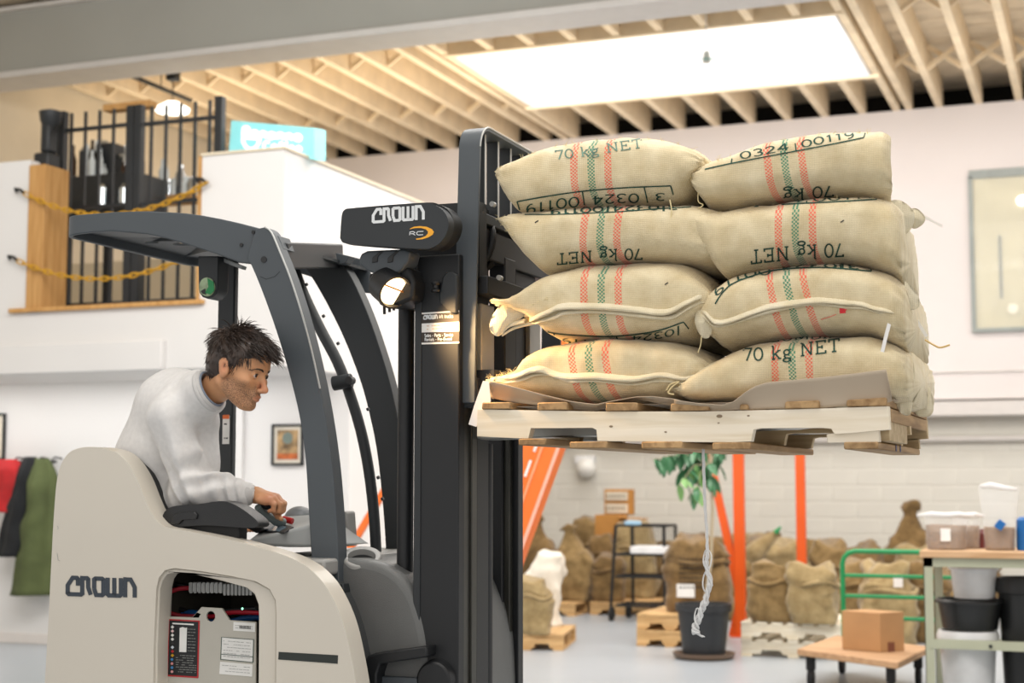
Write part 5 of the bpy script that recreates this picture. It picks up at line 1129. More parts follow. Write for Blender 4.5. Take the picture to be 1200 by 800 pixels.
for u0, u1, v0, v1 in ((989, 1029.5, 517.5, 528.5), (752, 800, 517, 523.5), (835, 880, 518, 525), (668, 712, 517, 522.5), (608, 640, 513.5, 518)):
    a, b = W(u0, v0, YP), W(u1, v1, YP); zz = a.z-.001
    V = [(a.x, YP-.004, zz-.02), (b.x, YP-.004, zz-.02), (b.x, YP+.99, zz-.02), (a.x, YP+.99, zz-.02), (a.x, YP-.004, zz), (b.x, YP-.004, zz), (b.x, YP+.99, zz), (a.x, YP+.99, zz)]
    mk('bottom_board', (V, [(3, 2, 1, 0), (4, 5, 6, 7), (0, 1, 5, 4), (1, 2, 6, 5), (2, 3, 7, 6), (3, 0, 4, 7)]), m_pine2, PT, bev=.003, seg=1)
# end blocks seen at the right end
xe = W(1041, 490, YP).x
mk('end_block', box(xe-.035, xe-.004, YP+.05, YP+.45, W(1041, 503, YP).z-.03, W(1041, 477, YP).z-.024), m_pine3, PT, bev=.002); mk('end_board', box(xe-.012, xe+.002, YP+.05, YP+.94, W(1041, 480, YP).z-.03, W(1041, 477, YP).z-.001), m_pine2, PT, bev=.002)
e1_ = xe+.006
mk('marker_stroke', J(*[box(W(1029.5, 520, YP).x+.0002, W(1029.5, 520, YP).x+.0014, YP+y, YP+y+.018, W(1000, 517.5, YP).z-.02, W(1000, 517.5, YP).z-.001) for y in (.36, .46)]), mat('blue_marker', '33406a', .6), PT)
# slip sheet
m_slipp = mat('grey_beige_slip_sheet', 'bfae98', .55, vs=3, var=.02)
SS = thing('slip_sheet', 'smooth beige slip sheet curling up between the pallet and the lowest sacks', 'sheet', (W(800, 478, 4.8).x, 4.8, W(800, 474, 4.4).z+.002))
def sheet(top, bot, Y, bow, name):
    n = 40; us = [top[0][0]+(top[-1][0]-top[0][0])*i/n for i in range(n+1)]; V, Fc = [], []; m = 8
    for u in us:
        a = float(np.interp(u, [p[0] for p in top], [p[1] for p in top])); b = float(np.interp(u, [p[0] for p in bot], [p[1] for p in bot]))
        for k in range(m+1):
            t = k/m; yy = Y+bow*math.sin(math.pi*t*.5)-.0; V.append(tuple(W(u, a+(b-a)*t, yy)))
    for i in range(n):
        for k in range(m): Fc.append((i*(m+1)+k, (i+1)*(m+1)+k, (i+1)*(m+1)+k+1, i*(m+1)+k+1))
    o = mk(name, (V, Fc), m_slipp, SS, ang=180); s_ = o.modifiers.new('thickness', 'SOLIDIFY'); s_.thickness = .0015; return o
topA = [(573.5, 446), (590, 450), (610, 455), (640, 463), (670, 470), (698, 473.5), (720, 469), (745, 464.5), (765, 464), (790, 467), (812, 473)]
botA = [(573.5, 466), (600, 471), (640, 476), (680, 480), (700, 481), (730, 472), (750, 468), (770, 472), (790, 476), (812, 479)]
sheet(topA, botA, YP+.0, .05, 'curled_lip')
topB = [(790, 468), (820, 472.5), (848, 474), (860, 470), (872, 460), (885, 452), (900, 447.5), (930, 445), (980, 440), (1039, 432.5), (1042, 440), (1045, 463)]
botB = [(790, 480), (840, 481), (900, 479), (960, 478), (1000, 475), (1040, 472.5), (1045, 470)]
sheet(topB, botB, YP-.02, .03, 'curled_lip')
zs_ = W(800, 474, 4.4).z; mk('sheet_floor', box(W(575, 470, YP).x, W(1045, 470, YP).x, YP+.05, YP+.98, zs_, zs_+.0015), m_slipp, SS)
mk('torn_edge', ext([(556, 474), (566, 446), (573, 447), (575, 470), (567, 484), (558, 500), (549, 497)], YP+.01, YP+.012), mat('white_torn_paper', 'eeeae6', .6), SS, smooth=False)
# ================================================================== coffee sacks
m_sack = burlap('coffee_burlap', 'e8dab8', 'cdb98f', True, ws=215)
m_lip = burlap('coffee_burlap_hem', 'e6dcc2', 'd4c6a3', False, ws=215)
m_txt = mat('green_black_print', '1f4a3e', .85, vs=60, var=.3); m_txt2 = mat('faded_green_print', '6f8f80', .85, vs=60, var=.25)
m_fib = mat('loose_fibre', 'e0cf9f', .8)
SACKS = {}
def crv(pts, n=5): return [(q[0], q[1]) for q in sm([(a, b, 0) for a, b in pts], n)]
def csack(key, top, bot, stripe, label, Yc=4.78, dep=.46, seed=0, taper=(1, 1), rough=.006, capend=(0, 0), wob=0., skew=0.):
    """top/bot: silhouettes in pixels of the near face; stripe: (u at top, u at bottom) of the middle green stripe"""
    T_, B_ = crv([(a_, b_-.021*(565-b_)) for a_, b_ in top]), crv(bot); u0 = max(T_[0][0], B_[0][0]); u1 = min(T_[-1][0], B_[-1][0])
    NU, NA = 84, 64; V, Fc, ATT = [], [], []
    ys0 = Yc-dep
    prev = None
    for i in range(NU+1):
        s = i/NU; s2 = .5-.5*math.cos(math.pi*s) if False else s; u = u0+(u1-u0)*s2
        a = float(np.interp(u, [p[0] for p in T_], [p[1] for p in T_])); b = float(np.interp(u, [p[0] for p in B_], [p[1] for p in B_]))
        e = min(s*taper[0]*9, (1-s)*taper[1]*9, 1.); e = max(0., e); dd = dep*(.93+.07*math.sin(e*math.pi/2))
        if capend[0]: dd = dep
        Yf = Yc-dd
        zt_, zb_ = W(u, a, ys0+.05).z, W(u, b, ys0+.04).z; x = W(u, (a+b)/2, ys0+.03).x; zc = (zt_+zb_)/2; h = max(.004, (zt_-zb_)/2)
        for k in range(NA):
            q = 2*math.pi*k/NA; cq, sq = math.cos(q), math.sin(q); ex = .56 if h > .03 else .8
            y = -dd*abs(cq)**.5*(1 if cq > 0 else -1); z = h*abs(sq)**ex*(1 if sq > 0 else -1)
            pz = Vector((x*7+seed*5.3, (Yc+y)*7, (zc+z)*7)); n1 = noise.noise(pz); n2 = noise.noise(pz*3.1+Vector((seed, 0, 0)))
            wr = (1-min(1, e))*.010; end = min(s, 1-s); wr += .006*math.exp(-end*14)
            n3 = math.sin(42*q+8*n1+seed)*wr*.5
            nd = n1*rough*1.6+n2*rough*.7+n3+wob*noise.noise(Vector((x*3, seed, 0)))
            ny, nz_ = cq*-1, sq
            ss_ = max(0., (s-.55)/.45); V.append((x+n2*.003-skew*(Yc+y-ys0)*ss_*ss_*(3-2*ss_), Yc+y+ny*nd*1.0, zc+z+nz_*nd*.9))
            uu = float(np.interp(zc+z, [zb_, zt_], [stripe[1], stripe[0]])); us_ = u-uu
            ATT.append((us_*1.0, (zc+z)*400-y*260, 0.))
    for i in range(NU):
        for k in range(NA): Fc.append((i*NA+k, i*NA+(k+1) % NA, (i+1)*NA+(k+1) % NA, (i+1)*NA+k))
    for i, base in ((0, 0), (NU, NU*NA)):
        ring = [Vector(V[base+k]) for k in range(NA)]; c = sum(ring, Vector())/NA; c.x += (-.006 if i == 0 else .006)*(4 if capend[0 if i == 0 else 1] else 1); V.append(tuple(c)); ATT.append((200, 0, 0)); ci = len(V)-1
        for k in range(NA): Fc.append((base+(k+1) % NA, base+k, ci) if i == 0 else (base+k, base+(k+1) % NA, ci))
    Fc = [f[::-1] for f in Fc]
    root = mk('coffee_sack', (V, Fc), m_sack, None, ang=180); root.data.attributes.new('weft', 'FLOAT_VECTOR', 'POINT')
    root.data.attributes['weft'].data.foreach_set('vector', np.array(ATT, dtype=np.float32).ravel())
    bm_ = root.data; tag(root, label, 'sack', 'coffee sacks stacked on the raised pallet')
    bvh = BVHTree.FromPolygons([Vector(v) for v in V], Fc)
    SACKS[key] = (root, bvh, V); return root
def proj(key, u, v, off=.0012):
    d = ray(u, v).normalized(); hit = SACKS[key][1].ray_cast(C0+d*3, d)
    if hit[0] is None: return None
    n = hit[1]; n = n if n.dot(d) < 0 else -n
    return hit[0]+n*off-d*.0004
def sprint(key, s, base, hpx, wd=.105, m=None, up=None, name='print', fit=True):
    """text along a pixel baseline polyline"""
    stx, tw = text_strokes(s); P = crv(base, 6) if len(base) > 2 else base
    L = [0]
    for a, b in zip(P[:-1], P[1:]): L.append(L[-1]+math.hypot(b[0]-a[0], b[1]-a[1]))
    def f(x, y):
        d = x/tw*L[-1]; d = max(-5, min(L[-1]+5, d)); i = 0
        while i < len(P)-2 and L[i+1] < d: i += 1
        t = (d-L[i])/max(1e-6, L[i+1]-L[i]); px, py = P[i][0]+(P[i+1][0]-P[i][0])*t, P[i][1]+(P[i+1][1]-P[i][1])*t
        dx, dy = P[i+1][0]-P[i][0], P[i+1][1]-P[i][1]; l = math.hypot(dx, dy); ux, uy = up if up else (dy/l, -dx/l)
        return proj(key, px+ux*y*hpx, py+uy*y*hpx)
    g = ribbons(stx, wd, f, .07)
    if g[0]: mk(name, g, m or m_txt, SACKS[key][0], smooth=False)
def sline(key, paths, wpx=1.5, m=None, name='print_border'):
    g = ribbons([crv(p, 5) if len(p) > 2 else p for p in paths], wpx, lambda x, y: proj(key, x, y), 2.)
    if g[0]: mk(name, g, m or m_txt, SACKS[key][0], smooth=False)
LB = 'burlap coffee sack, %s'
csack('L4', [(569, 446), (582, 442), (604, 432), (617, 413), (652, 400), (713, 395), (769, 397), (801, 406), (820, 418), (834, 428)], [(569, 449), (582, 454), (610, 466), (650, 472), (715, 474), (780, 470), (815, 456), (834, 436)], (690, 701), LB % 'lowest of the left stack, hem along its front, orange glow', seed=1, Yc=4.79)
csack('L3', [(574, 352), (588, 353), (606, 346), (620, 334), (641, 319), (679, 309.5), (743, 305), (793, 309), (815, 322), (828, 338), (836, 351)], [(574, 358), (590, 362), (612, 372), (628, 386), (645, 396), (727, 399), (793, 397), (812, 385), (828, 368), (836, 356)], (707, 709), LB % 'third from top of the left stack, hem across its front', seed=2)
csack('L2', [(583, 259), (592, 255), (610, 250), (645, 244), (700, 241), (760, 240), (812, 241), (845, 250)], [(583, 263), (592, 274), (602, 290), (616, 308), (634, 322), (660, 315), (690, 311), (745, 307), (793, 309), (808, 311), (826, 312), (845, 305)], (710, 704), LB % 'second from top of the left stack, upside-down weight print', seed=3)
csack('L1', [(580, 204), (585, 197), (600, 188), (622, 178), (650, 168.5), (690, 162.5), (740, 160.5), (770, 163), (795, 172), (812, 183), (823, 192)], [(580, 210), (586, 226), (596, 243), (612, 252), (650, 250), (700, 244), (745, 241), (785, 239), (800, 226), (812, 211), (823, 199)], (695, 697), LB % 'top of the left stack, weight print over boxed numbers', seed=4)
csack('R4', [(784, 455), (800, 446), (818, 432), (835, 420), (869, 405), (900, 398), (933, 394.5), (985, 391), (1020, 393), (1045, 402), (1062, 414)], [(784, 459), (800, 468), (825, 473), (860, 474), (900, 474), (960, 474), (1010, 474), (1042, 473), (1062, 468)], (929, 932), LB % 'lowest of the right stack, upright weight print', seed=5, taper=(1, 1.6), skew=.015)
csack('R3', [(815, 368), (822, 352), (830, 342), (842, 332), (856, 323), (880, 316), (907, 312), (945, 308), (987, 307), (1020, 313), (1045, 322), (1060, 336)], [(815, 374), (822, 390), (840, 406), (862, 403), (900, 397), (940, 394), (985, 391), (1015, 394), (1040, 404), (1060, 408)], (919, 936), LB % 'third from top of the right stack, with a red spot', seed=6, taper=(1, 1.8), skew=.03)
csack('R2', [(800, 265), (812, 256), (827, 249), (860, 243), (907, 238.5), (960, 232), (1000, 228), (1030, 231), (1046, 236), (1056, 248)], [(800, 269), (812, 284), (828, 307), (843, 326), (862, 323), (900, 315), (933, 310), (975, 308), (1010, 312), (1040, 322), (1056, 330)], (935, 934), LB % 'second from top of the right stack, upside-down weight print', seed=7, taper=(1, 2.0), skew=.055)
csack('R1', [(805, 206), (815, 199), (826, 192), (856, 180.5), (907, 164), (960, 156.5), (1000, 154), (1030, 154), (1040, 156), (1047, 161)], [(805, 210), (810, 222), (820, 238), (832, 243), (870, 239), (907, 234), (960, 229), (1000, 228), (1030, 232), (1047, 229)], (918, 926), LB % 'top of the right stack, numbered box along its top edge', seed=8, taper=(1, 2.2), skew=.16)
# printing
sprint('L1', '70 kg NET', [(651, 187.5), (680, 184), (712, 179), (754, 173)], 11, m=m_txt2, wd=.1)
sline('L1', [[(606, 236), (640, 230), (682, 224), (730, 220), (786, 217.5)], [(606, 236), (611, 251.5)], [(786, 217.5), (789, 228)], [(682.5, 224), (685, 240)], [(755, 219), (759, 237)]])
sprint('L1', '3', [(780, 226), (768, 226)], 9, up=(0, 1)); sprint('L1', '0324', [(749, 226.5), (720, 227), (694, 229)], 11, up=(0, 1)); sprint('L1', '00119', [(679, 230), (650, 233), (616, 240)], 12, up=(0, 1))
sprint('L2', '70 kg NET', [(753, 290.5), (720, 291.5), (690, 293.5), (652, 297)], 13.5, up=(.02, 1)); sline('L2', [[(615, 251.5), (660, 251), (720, 248.5), (770, 245), (810, 242.5)]], 1.1)
sprint('L2', '3|0324|00119', [(795, 240), (720, 241.5), (645, 246)], 6, up=(0, 1), wd=.13)
sline('L3', [[(623, 379), (635, 385), (649, 390), (685, 393), (721, 393.5), (767, 388), (801, 377)], [(623, 379), (634, 394)], [(801, 377), (807, 385)], [(649, 390), (651, 397)], [(722, 393), (724, 398)]])
sprint('L3', '00119', [(718, 397), (690, 397.5), (658, 396)], 6, up=(0, 1)); sprint('L3', '|0324', [(798, 382), (775, 388), (740, 393)], 8, up=(0, 1)); sprint('L3', '3', [(642, 389), (634, 386)], 8, up=(0, 1))
sline('R1', [[(826, 198.5), (850, 193), (890, 185), (933, 177), (975, 169), (1012, 161.5)], [(1012, 161.5), (1014, 156)], [(933, 177), (932, 168)], [(857, 191), (858, 186)]], 1.4)
sprint('R1', '0324', [(868, 187), (895, 181.5), (925, 175.5)], 8.5, m=m_txt); sprint('R1', '00119', [(940, 173.5), (970, 167), (1002, 161.5)], 8.5, m=m_txt)
sprint('R1', '70 kg', [(977, 216.5), (950, 219), (917, 223)], 13.5, up=(.03, 1))
sline('R2', [[(838, 248), (870, 243.5), (920, 239.5), (970, 237), (1032, 233.5)], [(1032, 233.5), (1036, 229)], [(945, 238), (947, 231)], [(868, 243.5), (871, 239)]], 1.4)
sprint('R2', '0324', [(880, 241), (910, 238.5), (940, 237)], 6.5); sprint('R2', '00119', [(953, 236.5), (990, 234.5), (1028, 232)], 6.5)
sprint('R2', '70 kg NET', [(989, 284), (955, 286), (920, 288.5), (879, 293)], 16.5, up=(.02, 1))
sline('R3', [[(838, 356), (846, 344), (858, 333), (880, 324), (907, 317), (940, 314), (975, 314), (1021, 318)], [(1021, 318), (1019, 311)], [(907, 317), (905, 312)], [(985, 314), (984, 308)]], 1.5)
sprint('R3', '00119', [(902, 313), (880, 316), (858, 324), (836, 340)], 9, up=(.25, .97)); sprint('R3', '3|0324', [(1008, 311), (960, 309), (914, 311)], 4.5, up=(0, 1), wd=.13)
sprint('R4', '70 kg NET', [(870.5, 423.5), (900, 422), (935, 418), (985, 411.5)], 15.5, up=(-.02, -1)); sprint('R4', 'COLOMBIA', [(872, 406), (900, 401.5), (940, 398.5), (986, 396)], 7, up=(0, -1))
mk('red_spot', (lambda g: g)(ribbons([[(983, 359), (990, 359.5)], [(984, 362.5), (992, 362)], [(984, 365.5), (991, 365)]], 3.2, lambda a, b: proj('R3', a, b), 2)), mat('red_paint', 'd8323a', .8), SACKS['R3'][0], smooth=False)
mk('red_smear', ribbons([[(962, 374), (972, 371), (980, 368)], [(990, 362), (1003, 360)]], 1.2, lambda a, b: proj('R3', a, b), 2), mat('pale_red_paint', 'e08c76', .8), SACKS['R3'][0], smooth=False)
for u, v, k in ((627, 259.5, 'L2'), (779, 332, 'L3'), (985, 259, 'R2')): mk('straw_fleck', ribbons([[(u, v+1.5), (u+4, v-1)]], 1.2, lambda a, b, k=k: proj(k, a, b), 2), m_rubber, SACKS[k][0], smooth=False)
# hems: two wavy cloth lips standing proud of the front
def hem(key, path, dy, th, out, seed):
    P = crv(path, 8); V, Fc = [], []; n = len(P); m = 12
    for i, (u, v) in enumerate(P):
        s = i/(n-1); q = proj(key, u, v, 0) or W(u, v, 4.36); w_ = th*(.6+.4*math.sin(math.pi*s)); o_ = out*(.35+.65*math.sin(math.pi*min(1, s*1.0)))+.004*math.sin(s*17+seed)
        pr_ = V[-m] if V else None
        for k in range(m):
            a = 2*math.pi*k/m; V.append((q.x, q.y-o_*.5*(1-math.cos(a))*1.0+.012-.004*noise.noise(Vector((s*20, a, seed))), q.z+w_*math.sin(a)+dy-.45*o_*(1-math.cos(a))*.5))
    for i in range(n-1):
        for k in range(m): Fc.append((i*m+k, i*m+(k+1) % m, (i+1)*m+(k+1) % m, (i+1)*m+k))
    Fc += [tuple(range(m))[::-1], tuple((n-1)*m+k for k in range(m))]
    mk('hem', (V, Fc), m_lip, SACKS[key][0], ang=180)
hem('L3', [(588, 386), (600, 378), (622, 372), (645, 362), (660, 356), (700, 356), (745, 360), (780, 363), (805, 352), (822, 346), (836, 352)], 0, .009, .035, 1)
hem('L3', [(588, 391), (604, 382), (626, 376), (650, 369), (665, 363), (700, 362), (745, 366), (785, 369), (808, 358), (824, 352), (836, 356)], 0, .007, .028, 2)
hem('L4', [(571, 446), (586, 442), (605, 438), (622, 431), (636, 430), (660, 438), (700, 437.5), (740, 441), (775, 437), (805, 441), (834, 430)], 0, .009, .035, 3)
hem('L4', [(571, 450), (590, 447), (610, 443), (628, 436), (645, 436), (668, 443), (700, 442), (740, 447), (775, 444), (805, 446), (834, 434)], 0, .006, .026, 4)
hem('R3', [(817, 362), (826, 364), (838, 374), (852, 374), (875, 366), (900, 357), (930, 352), (960, 349), (990, 352), (1010, 354), (1030, 360), (1050, 364)], 0, .008, .033, 5)
hem('R3', [(817, 368), (826, 370), (838, 379), (856, 377), (880, 369), (905, 361), (935, 355), (960, 353), (990, 357), (1012, 358), (1032, 364), (1050, 366)], 0, .006, .025, 6)
# droopy ears and flaps
def flap(key, px, Y, dy, label=None, m=None):
    """ruffled cloth corner: pixel outline, bulged"""
    cx = sum(p[0] for p in px)/len(px); cy = sum(p[1] for p in px)/len(px); P = crv(px+[px[0]], 4)[:-1]; V, Fc = [], []; rings = (1., .75, .45, .0)
    for side in (0, 1):
        for r_ in rings:
            for i, (u, v) in enumerate(P):
                uu, vv = cx+(u-cx)*r_, cy+(v-cy)*r_; b = (1-r_*r_)*.018; V.append(tuple(W(uu, vv, Y+(dy*(uu-cx)/30)+(-b if side == 0 else b)+.006*noise.noise(Vector((uu*.12, vv*.12, side))))))
    n = len(P)
    for side in (0, 1):
        for j in range(3):
            for i in range(n):
                a = side*4*n+j*n+i; b = side*4*n+j*n+(i+1) % n; q = (a, a+n, b+n, b); Fc.append(q if side == 0 else q[::-1])
    for i in range(n): Fc.append((i, (i+1) % n, 4*n+(i+1) % n, 4*n+i))
    mk('flap', (V, Fc), m or m_lip, SACKS[key][0], ang=180)
flap('L3', [(588, 354), (600, 352), (612, 350), (620, 360), (612, 372), (600, 380), (590, 390), (582, 394), (574, 386), (576, 372), (582, 362)], 4.36, .02)
flap('R3', [(817, 362), (826, 360), (834, 366), (836, 378), (832, 394), (824, 396), (817, 386), (814, 374)], 4.34, 0)
flap('L3', [(800, 346), (818, 340), (834, 344), (838, 354), (832, 364), (815, 360), (802, 358)], 4.40, 0)
flap('R4', [(1053, 412), (1060, 408), (1068, 414), (1072, 440), (1070, 470), (1066, 486), (1056, 484), (1050, 470), (1049, 440)], 4.52, .05)
flap('R4', [(1076, 452), (1086, 450), (1092, 462), (1094, 480), (1088, 488), (1074, 486), (1070, 470)], 4.95, .06, m=m_lip)
flap('R3', [(1040, 328), (1056, 327), (1070, 338), (1078, 352), (1074, 362), (1058, 362), (1044, 352)], 4.5, .08)
flap('R2', [(1040, 236), (1052, 234), (1064, 240), (1072, 252), (1068, 268), (1056, 276), (1046, 262)], 4.55, .08)
flap('R2', [(1062, 246), (1074, 244), (1084, 254), (1082, 262), (1072, 268), (1064, 262)], 4.75, .05, m=m_lip)
# loose fibres and threads
def fibres(key, edge, n, ln, seed):
    rr = random.Random(seed); parts = []; P = crv(edge, 4)
    for i in range(n):
        k = rr.randrange(len(P)); u, v = P[k][0]+rr.uniform(-3, 3), P[k][1]+rr.uniform(-1, 2); q = next((h for h in (proj(key, u, v+j-14, 0) for j in range(0, 30, 2)) if h), None)
        if q is None: continue
        d = Vector((rr.uniform(-1, 1), rr.uniform(-.6, .2), rr.uniform(-.4, 1))).normalized()*rr.uniform(.3, 1)*ln; b = q+d*.5+Vector((rr.uniform(-.3, .3)*ln, 0, rr.uniform(-.1, .3)*ln))
        parts.append(tube([q, b, q+d+Vector((rr.uniform(-.4, .4)*ln, 0, 0))], [.0007, .0005, .0003], 3, False))
    mk('loose_fibres', J(*parts), m_fib, SACKS[key][0], kind='stuff')
fibres('L1', [(580, 204), (600, 188), (650, 169), (700, 162), (760, 161), (823, 192)], 60, .018, 1)
fibres('R1', [(815, 199), (856, 181), (907, 164), (960, 157), (1016, 154)], 60, .018, 2)
fibres('L4', [(569, 446), (590, 440), (604, 434)], 50, .02, 3); fibres('L3', [(575, 390), (600, 378), (640, 366)], 40, .018, 4)
fibres('R2', [(812, 256), (860, 243), (960, 232), (1036, 236)], 40, .015, 5); fibres('R1', [(806, 207), (812, 240)], 25, .03, 6); fibres('L2', [(583, 260), (600, 290)], 30, .02, 7); fibres('R4', [(784, 456), (800, 446)], 30, .02, 8)
def thread(pts, Y, r, par, m): mk('thread', tube(sm([W(u, v, Y) for u, v in pts], 5), r, 6), m, par)
thread([(817, 196), (819, 215), (818, 235), (824, 240), (818, 244)], 4.36, .0016, SACKS['R1'][0], m_fib); thread([(785, 234), (787, 246), (786, 256)], 4.33, .002, SACKS['L1'][0], m_fib); thread([(822, 394), (821, 404), (818, 413)], 4.33, .0016, SACKS['R3'][0], m_fib)
thread([(781, 457), (786, 450), (796, 447), (789, 452), (783, 460), (790, 462)], 4.33, .0022, SACKS['R4'][0], m_fib)
m_tie = mat('white_tie', 'f3f1ee', .4)
def tie(pts, Y, par, w_=.012): 
    P = [W(u, v, Y) for u, v in pts]; mk('white_tie', J(*[beam(a, b, .002, w_, up=(0, 0, 1)) for a, b in zip(P[:-1], P[1:])]), m_tie, par)
tie([(1043, 376), (1038, 395), (1032, 420)], 4.33, SACKS['R4'][0], .010); tie([(1080, 252), (1104, 265)], 4.8, SACKS['R2'][0], .008)
tie([(1068, 366), (1086, 394)], 4.75, SACKS['R3'][0], .01); thread([(1084, 398), (1094, 404), (1102, 407), (1113, 404)], 4.75, .003, SACKS['R3'][0], mat('straw_thread', 'e8c98c', .7))
# shrink-film strand hanging under the pallet
fs = thing('film_strand', 'twisted strand of clear shrink film hanging from the pallet in front of the plant', 'plastic film', tuple(W(826, 530, 4.4)))
m_str = mat('crumpled_film', 'ffffff', .3, alpha=.6, bump=.8, bs=60)
Pp = [W(u, v, 4.4) for u, v in ((824, 526), (825, 560), (826, 590), (828, 620), (829, 645), (828, 662), (831, 680), (828, 700), (820, 720), (815, 735), (817, 742), (825, 746))]
Ps = sm(Pp, 8); rnd = random.Random(3)
for kk in range(3):
    pts = []; rs = []
    for i, p in enumerate(Ps):
        t = i/(len(Ps)-1); a = i*.55+kk*2.1; amp = .002+.011*max(0, t-.35)*(1 if t < .9 else .2); pts.append(p+Vector((math.cos(a)*amp, math.sin(a)*amp, 0))+Vector((noise.noise(p*40+Vector((kk, 0, 0)))*.006*t, 0, 0)))
        rs.append((.003 if t < .4 else .0028+.0075*abs(noise.noise(Vector((i*.35, kk*3, 1)))))*(1 if t < .92 else .35))
    mk('film', tube(pts, rs, 7), m_str, fs, ang=180)
for u, v, r_ in ((829, 655, 7), (829, 682, 8), (818, 722, 6)):
    q = W(u, v, 4.4); ring = [q+Vector((math.cos(a)*r_/407*.7, .004*math.sin(3*a), math.sin(a)*r_/407*1.6)) for a in [2*math.pi*k/18 for k in range(19)]]; mk('film_loop', tube(ring, .0022, 6, False), m_str, fs)
# ================================================================== the driver: implicit surfaces polygonised by surface nets
def snet(f, lo, hi, h):
    xs = [np.arange(lo[i], hi[i]+h, h, dtype=np.float32) for i in range(3)]
    X, Y, Z = np.meshgrid(*xs, indexing='ij'); D = f(X, Y, Z).astype(np.float32)
    nx, ny, nz = D.shape; ins = D < 0
    c = [(i, j, k) for i in (0, 1) for j in (0, 1) for k in (0, 1)]
    def sl(a, o): return a[o[0]:nx-1+o[0], o[1]:ny-1+o[1], o[2]:nz-1+o[2]]
    cnt = sum(sl(ins, o).astype(np.int8) for o in c); act = (cnt > 0) & (cnt < 8); idx = -np.ones(act.shape, np.int64); ids = np.argwhere(act); idx[act] = np.arange(len(ids))
    P = np.zeros((len(ids), 3)); n = np.zeros(len(ids))
    for a in c:
        for ax in range(3):
            if a[ax]: continue
            b = list(a); b[ax] = 1
            da = D[ids[:, 0]+a[0], ids[:, 1]+a[1], ids[:, 2]+a[2]]; db = D[ids[:, 0]+b[0], ids[:, 1]+b[1], ids[:, 2]+b[2]]
            m = (da < 0) != (db < 0); t = np.where(m, da/(da-db+1e-12), 0); q = np.tile(np.array(a, float), (len(ids), 1)); q[:, ax] = t
            P[m] += q[m]; n[m] += 1
    P = (P/n[:, None]+ids)*h+np.array([lo[0], lo[1], lo[2]])
    Fs = []
    for ax in range(3):
        o = [0, 0, 0]; o[ax] = 1; A = ins[:nx-o[0], :ny-o[1], :nz-o[2]]; B = ins[o[0]:, o[1]:, o[2]:]; e = np.argwhere(A != B)
        u, v = (ax+1) % 3, (ax+2) % 3; ok = (e[:, u] > 0) & (e[:, v] > 0) & (e[:, u] < (nx, ny, nz)[u]-1) & (e[:, v] < (nx, ny, nz)[v]-1); e = e[ok]
        s_ = A[e[:, 0], e[:, 1], e[:, 2]]; q = []
        for du, dv in ((0, 0), (-1, 0), (-1, -1), (0, -1)):
            g = e.copy(); g[:, u] += du; g[:, v] += dv; q.append(idx[g[:, 0], g[:, 1], g[:, 2]])
        q = np.stack(q, 1); q[~s_] = q[~s_][:, ::-1]; Fs.append(q)
    return P, np.concatenate(Fs)
def smn(a, b, k): h = np.clip(.5+.5*(b-a)/k, 0, 1); return b*(1-h)+a*h-k*h*(1-h)
def smx(a, b, k): return -smn(-a, -b, k)
def dsph(P, c, r): return np.sqrt((P[0]-c[0])**2+(P[1]-c[1])**2+(P[2]-c[2])**2)-r
def dell(P, c, r, rot=0.):   # rot about y
    x, y, z = P[0]-c[0], P[1]-c[1], P[2]-c[2]
    if rot: cr, sr = math.cos(rot), math.sin(rot); x, z = x*cr-z*sr, x*sr+z*cr
    k0 = np.sqrt((x/r[0])**2+(y/r[1])**2+(z/r[2])**2); k1 = np.sqrt((x/r[0]**2)**2+(y/r[1]**2)**2+(z/r[2]**2)**2)+1e-9
    return k0*(k0-1)/k1
def dcap(P, a, b, ra, rb=None):
    rb = ra if rb is None else rb; a = np.array(a, float); b = np.array(b, float); ba = b-a; x = [P[i]-a[i] for i in range(3)]
    h = np.clip((x[0]*ba[0]+x[1]*ba[1]+x[2]*ba[2])/max(1e-9, (ba@ba)), 0, 1)
    return np.sqrt((x[0]-ba[0]*h)**2+(x[1]-ba[1]*h)**2+(x[2]-ba[2]*h)**2)-(ra+(rb-ra)*h)
